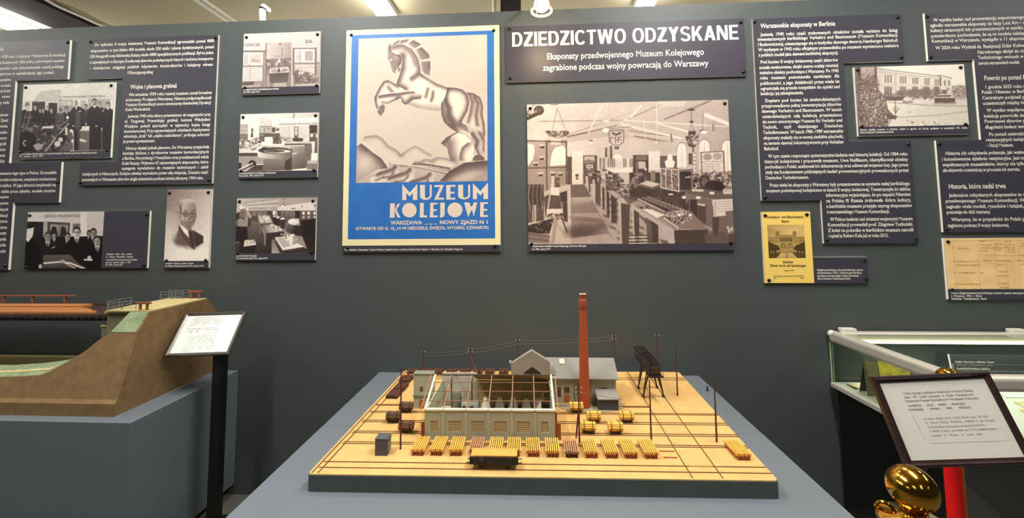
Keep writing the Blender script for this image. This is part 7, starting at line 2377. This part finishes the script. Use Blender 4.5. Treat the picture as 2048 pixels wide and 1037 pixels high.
def label_stand(name, label, cen, ang, w, h, fw_, m_frame, m_in, m_paper, post, post_r, m_post, rows, ink, lines=()):
    t = thing(name, label, 'label stand', (post[0], post[1], 0))
    R = rotm(*ang)
    C0 = np.array(cen)

    def Q(x, y, z):
        return C0 + R @ np.array([x, y, z])
    a, b = w / 2, h / 2
    bk = MB().hexa([Q(-a + .004, -b + .004, -0.012), Q(a - .004, -b + .004, -0.012), Q(a - .004, b - .004, -0.012), Q(-a + .004, b - .004, -0.012)], [Q(-a + .004, -b + .004, -0.004), Q(a - .004, -b + .004, -0.004), Q(a - .004, b - .004, -0.004), Q(-a + .004, b - .004, -0.004)])
    bk.build('back_panel', m_post, t)
    # four mitred mouldings with a stepped section
    prof = [(0, -0.010), (0, 0.002), (0.18, 0.007), (0.42, 0.0075), (0.62, 0.0035), (1.0, 0.0015), (1.0, -0.003)]
    fm = MB()
    cor = [(-a, -b), (a, -b), (a, b), (-a, b)]
    din = [(1, 1), (-1, 1), (-1, -1), (1, -1)]
    np_ = len(prof)
    vs = []
    for (cx, cy), (dx, dy) in zip(cor, din):
        for s, z in prof:
            vs.append(Q(cx + dx * s * fw_, cy + dy * s * fw_, z))
    fs = []
    for i in range(4):
        j = (i + 1) % 4
        for k in range(np_):
            k2 = (k + 1) % np_
            fs.append((i * np_ + k2, i * np_ + k, j * np_ + k, j * np_ + k2))
    fm.add(vs, fs)
    fm.build('frame', m_frame, t)
    ia, ib = a - fw_ + 0.001, b - fw_ + 0.001
    MB().add([Q(-ia, -ib, -0.001), Q(ia, -ib, -0.001), Q(ia, ib, -0.001), Q(-ia, ib, -0.001)], [(0, 1, 2, 3)]).build('paper', m_paper, t)
    L = Letters(Q(0, 0, -0.001), R @ np.array([1, 0, 0]), R @ np.array([0, 1, 0]), 0.0004)
    Lb = Letters(Q(0, 0, -0.001), R @ np.array([1, 0, 0]), R @ np.array([0, 1, 0]), 0.0004)
    for s, x0, y, x1, size, bold in rows:
        (Lb if bold > 0 else L).line(s, (x0 - 0.5) * 2 * ia, (0.5 - y) * 2 * ib - size * 0.25, size, None if x1 is None else (x1 - 0.5) * 2 * ia, bold, 0.86)
    Lb.build('label_title', ink, t)
    L.build('label_text', ink, t)
    if lines:
        g = MB()
        for x0, y0, x1, y1 in lines:
            p0, p1 = np.array([(x0 - 0.5) * 2 * ia, (0.5 - y0) * 2 * ib]), np.array([(x1 - 0.5) * 2 * ia, (0.5 - y1) * 2 * ib])
            d = (p1 - p0) / np.linalg.norm(p1 - p0)
            n_ = np.array([-d[1], d[0]]) * 0.0003
            g.add([Q(*(p0 - n_), -0.0006), Q(*(p1 - n_), -0.0006), Q(*(p1 + n_), -0.0006), Q(*(p0 + n_), -0.0006)], [(0, 1, 2, 3)])
        g.build('ruled_line', mat('pale_ruling', (150, 146, 136), 0.7), t)
    # post, bracket and foot
    zt = cen[2] + (post[1] - post_r - 0.002 - cen[1]) * math.tan(ang[1]) - 0.016 / math.cos(ang[1]) - 0.006
    MB().box((post[0] - post_r, post[1] - post_r, 0.012), (post[0] + post_r, post[1] + post_r, zt)).build('post', m_post, t, bevel=0.003)
    MB().box((post[0] - 0.035, post[1] - post_r - 0.002, zt - 0.005), (post[0] + 0.035, post[1] + post_r + 0.002, zt)).build('bracket', m_post, t)
    MB().box((post[0] - 0.14, post[1] - 0.14, 0), (post[0] + 0.14, post[1] + 0.14, 0.012)).build('foot_plate', m_post, t, bevel=0.003)
    return t


M_SILV = mat('pewter_frame', (128, 124, 120), 0.28, 0.75)
M_PAPW = mat('label_paper_white', (244, 244, 234), 0.7)
M_PAPG = mat('label_paper_grey', (204, 201, 192), 0.7)
M_INKG = mat('label_ink_grey', (126, 124, 118), 0.7)
M_MAHO = mat('dark_mahogany_frame', (46, 30, 28), 0.25, 0.0, var=0.2, scale=30)
ls = 0.0072
label_stand('label_stand', 'white framed label with silver moulding on a black post beside the embankment model', (-1.5978, 1.9069, 0.9388), (0.0407, 0.9538, 0.0265), 0.30, 0.2143, 0.0145, M_SILV, None, M_PAPW, (-1.514, 1.895), 0.0225, M_BLACK,
            [('Model fragmentu linii kolejowej z mostem', .14, .055, .56, .0078, .012), ('oraz nasypem w skali modelowej, wykonany w latach', .12, .10, .65, .0078, .012), ('trzydziestych XX w. dla Muzeum Komunikacji', .12, .145, .62, .0078, .012), ('w Warszawie. Zrabowany w czasie wojny', .11, .19, .68, .0078, .012), ('i odnaleziony w zbiorach muzeum w Berlinie', .10, .235, .64, .0078, .012), ('w 1985 r.', .09, .285, .2, .0078, .012),
             ('Model pokazuje podtorze i przyczółek mostu wraz', .09, .36, .66, .0078, .012), ('z pomostem roboczym i poręczami, zachowany', .085, .405, .66, .0078, .012), ('w dobrym stanie.', .08, .45, .34, .0078, .012),
             ('Model of a railway line fragment with a bridge', .20, .57, .68, .0074, 0), ('and embankment, made in the 1930s for', .19, .615, .68, .0074, 0), ('the Museum in Warsaw, looted during war', .20, .66, .70, .0074, 0), ('and found in the museum collection', .195, .71, .68, .0074, 0), ('in Berlin in the year 1985.', .2, .76, .70, .0074, 0), ('It shows the track bed and bridge', .2, .83, .72, .0074, 0), ('abutment with handrails, preserved', .19, .885, .69, .0074, 0), ('in good state.', .2, .935, .36, .0074, 0)], M_INKG)
label_stand('label_stand', 'tilted grey-paper label in a dark mahogany frame, right of the middle plinth', (1.0854, 1.1525, 0.9337), (-0.0591, 1.1842, 0.0778), 0.30, 0.2143, 0.0165, M_MAHO, None, M_PAPG, (1.026, 1.155), 0.021, M_BLACK,
            [('Model nasycalni podkładów kolejowych w Nowej Polskiej,', .19, .165, .84, .0085, .012), ('skala 1:90. Został wykonany w Dziale Warsztatowym', .185, .215, .83, .0085, .012), ('Państwowe Muzeum Komunikacji w Warszawie. Zrabowany,', .18, .265, .86, .0085, .012), ('wywieziony przez władze okupacyjne', .185, .325, .71, .0085, .012), ('wcześniejszy element stałej ekspozycji.', .175, .375, .755, .0085, .012),
             ('A railway sleeper works in New Poland, scale 1:90, built', .28, .50, .86, .0075, 0), ('in Warsaw Railway Workshop, exhibited in the Museum', .28, .55, .90, .0075, 0), ('Communications Hall, looted in the Second World War.', .28, .605, .80, .0075, 0), ('to Berlin. It was a permanent part of the exhibition there', .28, .655, .88, .0075, 0), ('returned to Warsaw in recent years.', .28, .71, .74, .0075, 0)], M_INKG, [(.24, .80, .93, .80), (.19, .42, .21, .78)])

# ------------------------------------------------------------------ glass show case at the right
M_ALU = mat('aluminium_profile', (206, 200, 186), 0.35, 0.35)
M_CASEW = mat('case_floor_pale', (206, 208, 192), 0.5)
M_GLASS = glass_mat('case_glass', (0.945, 0.975, 0.955))
M_GEDGE = mat('glass_edge_green', (168, 190, 152), 0.3)
M_CAB = mat('cabinet_charcoal', (104, 105, 106), 0.6, var=0.05, scale=20)
CX0, CX1, CY0, CY1, CZ0, CZ1 = 1.50, 3.3, 1.545, 2.185, 0.638, 0.90
vc = thing('show_case', 'glass table show case with aluminium frame on a charcoal cabinet at the right', 'show case', (2.4, 1.87, 0))
MB().box((1.5365, 1.80, 0.0), (3.25, D - 0.02, CZ0 - 0.0205)).build('cabinet', M_CAB, vc)
MB().box((1.533, 1.802, 0.0), (1.536, D - 0.02, CZ0 - 0.0205)).build('side_shade', M_BLACK, vc)  # black slab standing in for the shade on the cabinet's left face
PW = 0.045
for lo, hi in (((CX0, CY0, CZ1 - 0.055), (CX0 + PW, CY1, CZ1)), ((CX0 + PW, CY0, CZ1 - 0.055), (CX1, CY0 + PW, CZ1)), ((CX0 + PW, CY1 - PW, CZ1 - 0.055), (CX1, CY1, CZ1))):
    MB().box(lo, hi).build('top_rail', M_ALU, vc, bevel=0.016, seg=4)
for lo, hi in (((CX0, CY0, CZ0 - 0.02), (CX0 + 0.016, CY1, CZ0 + 0.004)), ((CX0 + 0.016, CY0, CZ0 - 0.02), (CX1, CY0 + 0.016, CZ0 + 0.004)), ((CX0 + 0.016, CY1 - 0.016, CZ0 - 0.02), (CX1, CY1, CZ0 + 0.004))):
    MB().box(lo, hi).build('bottom_rail', M_ALU, vc, bevel=0.004)
MB().box((CX0 + 0.0165, CY0 + 0.0165, CZ0 - 0.016), (CX1, CY1 - 0.0165, CZ0)).build('case_floor', M_CASEW, vc)
MB().box((CX0 + 0.004, CY0 + 0.004, CZ0 + 0.0045), (CX0 + 0.010, CY1 - 0.012, CZ1 - 0.0555)).build('side_glass', M_GLASS, vc)
MB().box((CX0 + 0.011, CY0 + 0.004, CZ0 + 0.0045), (CX1, CY0 + 0.010, CZ1 - 0.0555)).build('front_glass', M_GLASS, vc)
MB().box((CX0 + 0.011, CY1 - 0.010, CZ0 + 0.0045), (CX1, CY1 - 0.004, CZ1 - 0.0555)).build('back_glass', M_GLASS, vc)
MB().box((CX0 + PW, CY0 + PW, CZ1 - 0.012), (CX1, CY1 - PW, CZ1 - 0.006)).build('top_glass', M_GLASS, vc)
for x, y in ((CX0 + 0.005, CY1 - 0.008), (CX0 + 0.016, CY1 - 0.008), (CX0 + 0.005, CY0 + 0.005)):
    MB().box((x - 0.002, y - 0.002, CZ0 + 0.0045), (x + 0.002, y + 0.002, CZ1 - 0.056)).build('glass_edge', M_GEDGE, vc)
MB().box((CX0 + PW + 0.02, CY1 - PW - 0.012, CZ1 - 0.050), (CX1 - 0.02, CY1 - PW - 0.001, CZ1 - 0.041)).build('light_strip', mat('light_strip', (255, 255, 214), 0.4, emit=3.0), vc)
area_light('show_case_light', (2.35, CY1 - PW - 0.02, CZ1 - 0.045), 1.5, 0.02, 1.0, (1.0, 1.0, 0.84), (math.radians(-25), 0, 0))
for px in (1694, 2032):
    p = at_depth(px, 660, CY1 - 0.01)
    MB().box((p[0] - 0.035, CY1 - 0.03, CZ1 - 0.004), (p[0] + 0.035, CY1 + 0.006, CZ1 + 0.014)).build('hinge_clip', M_WHITE, vc, bevel=0.004)
for x in (CX0, ):
    MB().ball((x + 0.012, CY1 - 0.014, CZ1 - 0.014), 0.018, 16).build('corner_cap', M_WHITE, vc, smooth=True)

# exhibits lying in the show case
M_PAPP = mat('old_paper', (222, 212, 168), 0.7, c2=(186, 172, 118), scale=14)
M_PAPB = mat('pale_sheet', (196, 214, 196), 0.7, var=0.05, scale=10)
zc = CZ0


def sheet(name, px, m, label, cat, th=0.002, curl=0.0, edge=None):
    P = [np.minimum(at_level(x, y, zc)[:2], (9, 2.158)) for x, y in px]
    c = sum(P) / len(P)
    t = thing(name, label, cat, (c[0], c[1], zc))
    n = 10
    (a, b, c_, d) = P
    mb = MB()
    for side in (0, 1):
        for i in range(n + 1):
            for j in range(2):
                s = i / n
                p = (a * (1 - s) + b * s) if j == 0 else (d * (1 - s) + c_ * s)
                mb.v.append((p[0], p[1], zc + 0.0012 + (th if side else 0) + curl * math.sin(PI * s) ** 2))
    m2 = 2 * (n + 1)
    for i in range(n):
        q = (2 * i, 2 * i + 2, 2 * i + 3, 2 * i + 1)
        mb.f += [tuple(k + m2 for k in q), q[::-1]]
        mb.f += [(2 * i, 2 * i + m2, 2 * i + 2 + m2, 2 * i + 2)[::-1], (2 * i + 1, 2 * i + 3, 2 * i + 3 + m2, 2 * i + 1 + m2)[::-1]]
    mb.f += [(0, 1, 1 + m2, m2)[::-1], (2 * n, 2 * n + m2, 2 * n + 1 + m2, 2 * n + 1)[::-1]]
    mb.mi = [0] * len(mb.f)
    mb.build('page', m, t)
    if edge:
        MB().box((P[0][0] - 0.012, P[0][1] - 0.005, zc + 0.0004), (P[0][0] - 0.002, P[3][1], zc + 0.003)).build('dark_spine', edge, t)
    return t


sheet('booklet', [(1715, 779), (1790, 779), (1740, 760), (1674, 760)], M_PAPP, 'open pale booklet with a dark spine on the show case floor, farthest left', 'booklet', 0.003, 0.006, M_BLACK)
sheet('document', [(1985, 777), (2036, 777), (2005, 764), (1962, 764)], M_PAPP, 'curled pale paper inside the show case, just right of the mahogany frame', 'paper', 0.001, 0.012)
sheet('document', [(2012, 797), (2110, 797), (2070, 781), (1985, 781)], M_PAPB, 'flat bluish sheet lying in the show case, below the curled pale paper', 'paper')
sheet('document', [(2050, 818), (2140, 818), (2110, 806), (2028, 806)], M_PAPP, 'tan folded sheet in the show case by the right edge', 'paper', 0.004)
sheet('document', [(2066, 838), (2170, 838), (2130, 822), (2040, 822)], mat('yellow_sheet', (212, 190, 110), 0.7), 'yellow sheet nearest the front glass of the show case', 'paper', 0.004)
# dark caption plate and photo cards standing at the back of the case
M_PLATE = mat('caption_plate', (56, 60, 60), 0.5)
yb = 2.12
a, b = at_depth(1909, 738, yb), at_depth(2120, 714, yb)
cp = thing('caption_plate', 'dark caption plate with white lines of text standing at the back of the show case', 'caption plate', ((a[0] + b[0]) / 2, yb, zc))
MB().hexa([(a[0], yb, zc + 0.001), (b[0], yb, zc + 0.001), (b[0], yb + 0.004, zc + 0.001), (a[0], yb + 0.004, zc + 0.001)], [(a[0], yb + 0.02, b[2]), (b[0], yb + 0.02, b[2]), (b[0], yb + 0.024, b[2]), (a[0], yb + 0.024, b[2])]).build('plate', M_PLATE, cp)
MB().hexa([(a[0] - 0.005, yb, zc + 0.001), (a[0] - 0.0003, yb, zc + 0.001), (a[0] - 0.0003, yb + 0.004, zc + 0.001), (a[0] - 0.005, yb + 0.004, zc + 0.001)], [(a[0] - 0.005, yb + 0.02, b[2]), (a[0] - 0.0003, yb + 0.02, b[2]), (a[0] - 0.0003, yb + 0.024, b[2]), (a[0] - 0.005, yb + 0.024, b[2])]).build('white_edge', M_CORE, cp)
hh = b[2] - zc
up = np.array([0, 0.02, hh - 0.001])
L = Letters((a[0], yb - 0.0004, zc + 0.001), (1, 0, 0), up / np.linalg.norm(up), 0.0006)
for s, fy, x1 in (('Książki i dokumenty z biblioteki Muzeum', 0.80, 0.20), ('Komunikacji w Warszawie, oznaczone', 0.60, 0.175), ('pieczęcią biblioteki muzealnej', 0.40, 0.22)):
    L.line(s, 0.02, hh * fy - 0.006, 0.0125, x1, 0.02, 0.85)
L.build('plate_text', M_TXT, cp)
for (px0, px1, m, lab) in ((1733, 1760, mat('photo_card_olive', (120, 112, 66), 0.6, c2=(84, 78, 46), scale=30), 'olive brown photo card standing in the show case behind the booklet'), (1763, 1822, mat('photo_card_yellow', (226, 210, 66), 0.6, c2=(120, 110, 50), scale=22), 'bright yellow photo card standing in the show case')):
    a, b = at_depth(px0, 752, 2.02), at_depth(px1, 727, 2.02)
    t = thing('photo_card', lab, 'photo card', ((a[0] + b[0]) / 2, 2.02, zc), 'photo cards in the show case')
    MB().hexa([(a[0], 2.02, zc + 0.001), (b[0], 2.02, zc + 0.001), (b[0], 2.022, zc + 0.001), (a[0], 2.022, zc + 0.001)], [(a[0], 2.035, b[2] + 0.004), (b[0], 2.035, b[2] - 0.004), (b[0], 2.037, b[2] - 0.004), (a[0], 2.037, b[2] + 0.004)]).build('card', m, t)
    MB().add([(a[0] + 0.004, 2.0375, b[2] - 0.002), (b[0] - 0.004, 2.0375, b[2] - 0.002), (b[0] - 0.004, 2.075, zc + 0.001), (a[0] + 0.004, 2.075, zc + 0.001)], [(0, 1, 2, 3)]).build('easel_back', M_PLATE, t)

# ------------------------------------------------------------------ brass rope stanchions
M_BRASS = mat('polished_brass', (214, 160, 56), 0.12, 1.0)
M_ROPE = mat('red_velvet', (250, 8, 10), 0.6, var=0.08, scale=200, bump=0.4, bscale=600)


def stanchion(x, y, zb, label, r=0.034):
    t = thing('rope_stanchion', label, 'stanchion', (x, y, 0), 'brass stanchions')
    MB().lathe([(0.15, 0), (0.15, 0.012), (0.12, 0.022), (0.05, 0.03), (0.03, 0.05)], (x, y, 0), 40).build('base', M_BRASS, t, smooth=True)
    MB().lathe([(0.019, 0.045), (0.019, zb - r - 0.05)], (x, y, 0), 28).build('post', M_BRASS, t, smooth=True)
    zc_ = zb - r
    MB().lathe([(0.019, zc_ - 0.050), (0.030, zc_ - 0.044), (0.044, zc_ - 0.034), (0.049, zc_ - 0.024), (0.049, zc_ - 0.019), (0.044, zc_ - 0.016), (0.022, zc_ - 0.013), (0.015, zc_ - 0.008), (0.018, zc_ - 0.004), (0.018, zc_), (0.012, zc_ + 0.003)], (x, y, 0), 36).build('collar', M_BRASS, t, smooth=True)
    for k in range(4):
        a = PI / 4 + k * PI / 2
        cx, cy = x + 0.036 * math.cos(a), y + 0.036 * math.sin(a)
        m = MB()
        pth = [(cx + 0.012 * math.cos(q) * math.cos(a), cy + 0.012 * math.cos(q) * math.sin(a), zc_ - 0.018 + 0.012 * math.sin(q)) for q in np.linspace(0, PI, 14)]
        m.tube(pth, 0.003, 8)
        m.build('hook', M_BRASS, t, smooth=True)
    MB().ball((x, y, zb), r, 36).build('finial', M_BRASS, t, smooth=True)
    return t


b1 = at_depth(1824, 977, 0.74)
stanchion(b1[0], 0.74, float(b1[2]), 'brass stanchion with a polished ball top nearest the viewer, bottom right corner', 0.0345)
b2 = at_depth(1895, 757, 1.38)
stanchion(b2[0] + 0.004, 1.38, float(b2[2]), 'brass stanchion standing behind the mahogany framed label', 0.032)
rr = at_depth(1907, 965, 1.30)
rp = thing('barrier_rope', 'bright red velvet rope hanging straight down beside the rear brass stanchion', 'rope', (rr[0], 1.30, 0.034))
MB().tube([(rr[0] - 0.004, 1.30, 0.80), (rr[0] - 0.002, 1.30, 0.6), (rr[0], 1.30, 0.3), (rr[0], 1.30, 0.034)], 0.0215, 20).build('rope', M_ROPE, rp, smooth=True)
MB().lathe([(0.023, 0.80), (0.024, 0.805), (0.024, 0.84), (0.012, 0.85), (0.008, 0.87)], (rr[0] - 0.004, 1.30, 0), 20).build('end_cap', M_BRASS, rp, smooth=True)

# ------------------------------------------------------------------ warm spot lamp clipped to the partition top
M_GOLD = mat('lamp_gold_reflector', (206, 176, 110), 0.25, 0.8)
lpz = at_depth(1083, 14, 1.95)
lm = thing('spot_lamp', 'glowing warm spot lamp clipped to the partition top above the title board', 'lamp', (lpz[0], 2.05, 2.66))
x, y, z = float(lpz[0]), 1.95, float(lpz[2])
MB().lathe([(0.040, 0.047), (0.036, 0.055), (0.026, 0.07), (0.02, 0.09), (0.02, 0.13)], (x, y, z), 32).build('socket', mat('lamp_shell', (150, 122, 82), 0.35), lm, smooth=True)
MB().torus((x, y, z - 0.021), 0.050, 0.006, 'z', 36, 8).build('rim', mat('lamp_rim_glow', (255, 220, 150), 0.4, emit=1.0), lm, smooth=True)
for q_ in range(3):
    aq = q_ * 2 * PI / 3
    MB().bar((x + 0.05 * math.cos(aq), y + 0.05 * math.sin(aq), z - 0.018), (x + 0.038 * math.cos(aq), y + 0.038 * math.sin(aq), z + 0.049), 0.0012).build('cage_wire', M_GOLD, lm)
MB().ball((x, y, z + 0.012), 0.038, 28).build('bulb', mat('lamp_bulb_glow', (255, 226, 168), 0.4, emit=5.0), lm, smooth=True)
MB().tube([(x, y, z + 0.13), (x, y, z + 0.17), (x, y + 0.06, z + 0.20), (x, D - 0.02, z + 0.20), (x, D + 0.05, z + 0.19), (x, D + 0.05, 2.6735)], 0.009, 10).build('arm', M_BLACK, lm, smooth=True)
MB().box((x - 0.03, D + 0.005, 2.6725), (x + 0.03, D + 0.1, 2.69)).build('clamp', M_BLACK, lm)


def spot(name, loc, target, power, angle, blend, col, size=0.04):
    l = bpy.data.lights.new(name, 'SPOT')
    l.energy, l.spot_size, l.spot_blend, l.color, l.shadow_soft_size = power, math.radians(angle), blend, col, size
    o = bpy.data.objects.new(name, l)
    o.location = loc
    d = Vector(target) - Vector(loc)
    o.rotation_euler = d.to_track_quat('-Z', 'Y').to_euler()
    COL.objects.link(o)
    return o


WARM = (1.0, 0.74, 0.42)
spot('spot_lamp_beam', (x, y - 0.005, z - 0.06), (0.04, 1.76, 0.7), 16, 75, 0.9, WARM, 0.05)
pl_ = bpy.data.lights.new('spot_lamp_spill', 'POINT')
pl_.energy, pl_.color, pl_.shadow_soft_size = 2.6, WARM, 0.05
po = bpy.data.objects.new('spot_lamp_spill', pl_)
po.location = (x, y - 0.005, z - 0.085)
COL.objects.link(po)
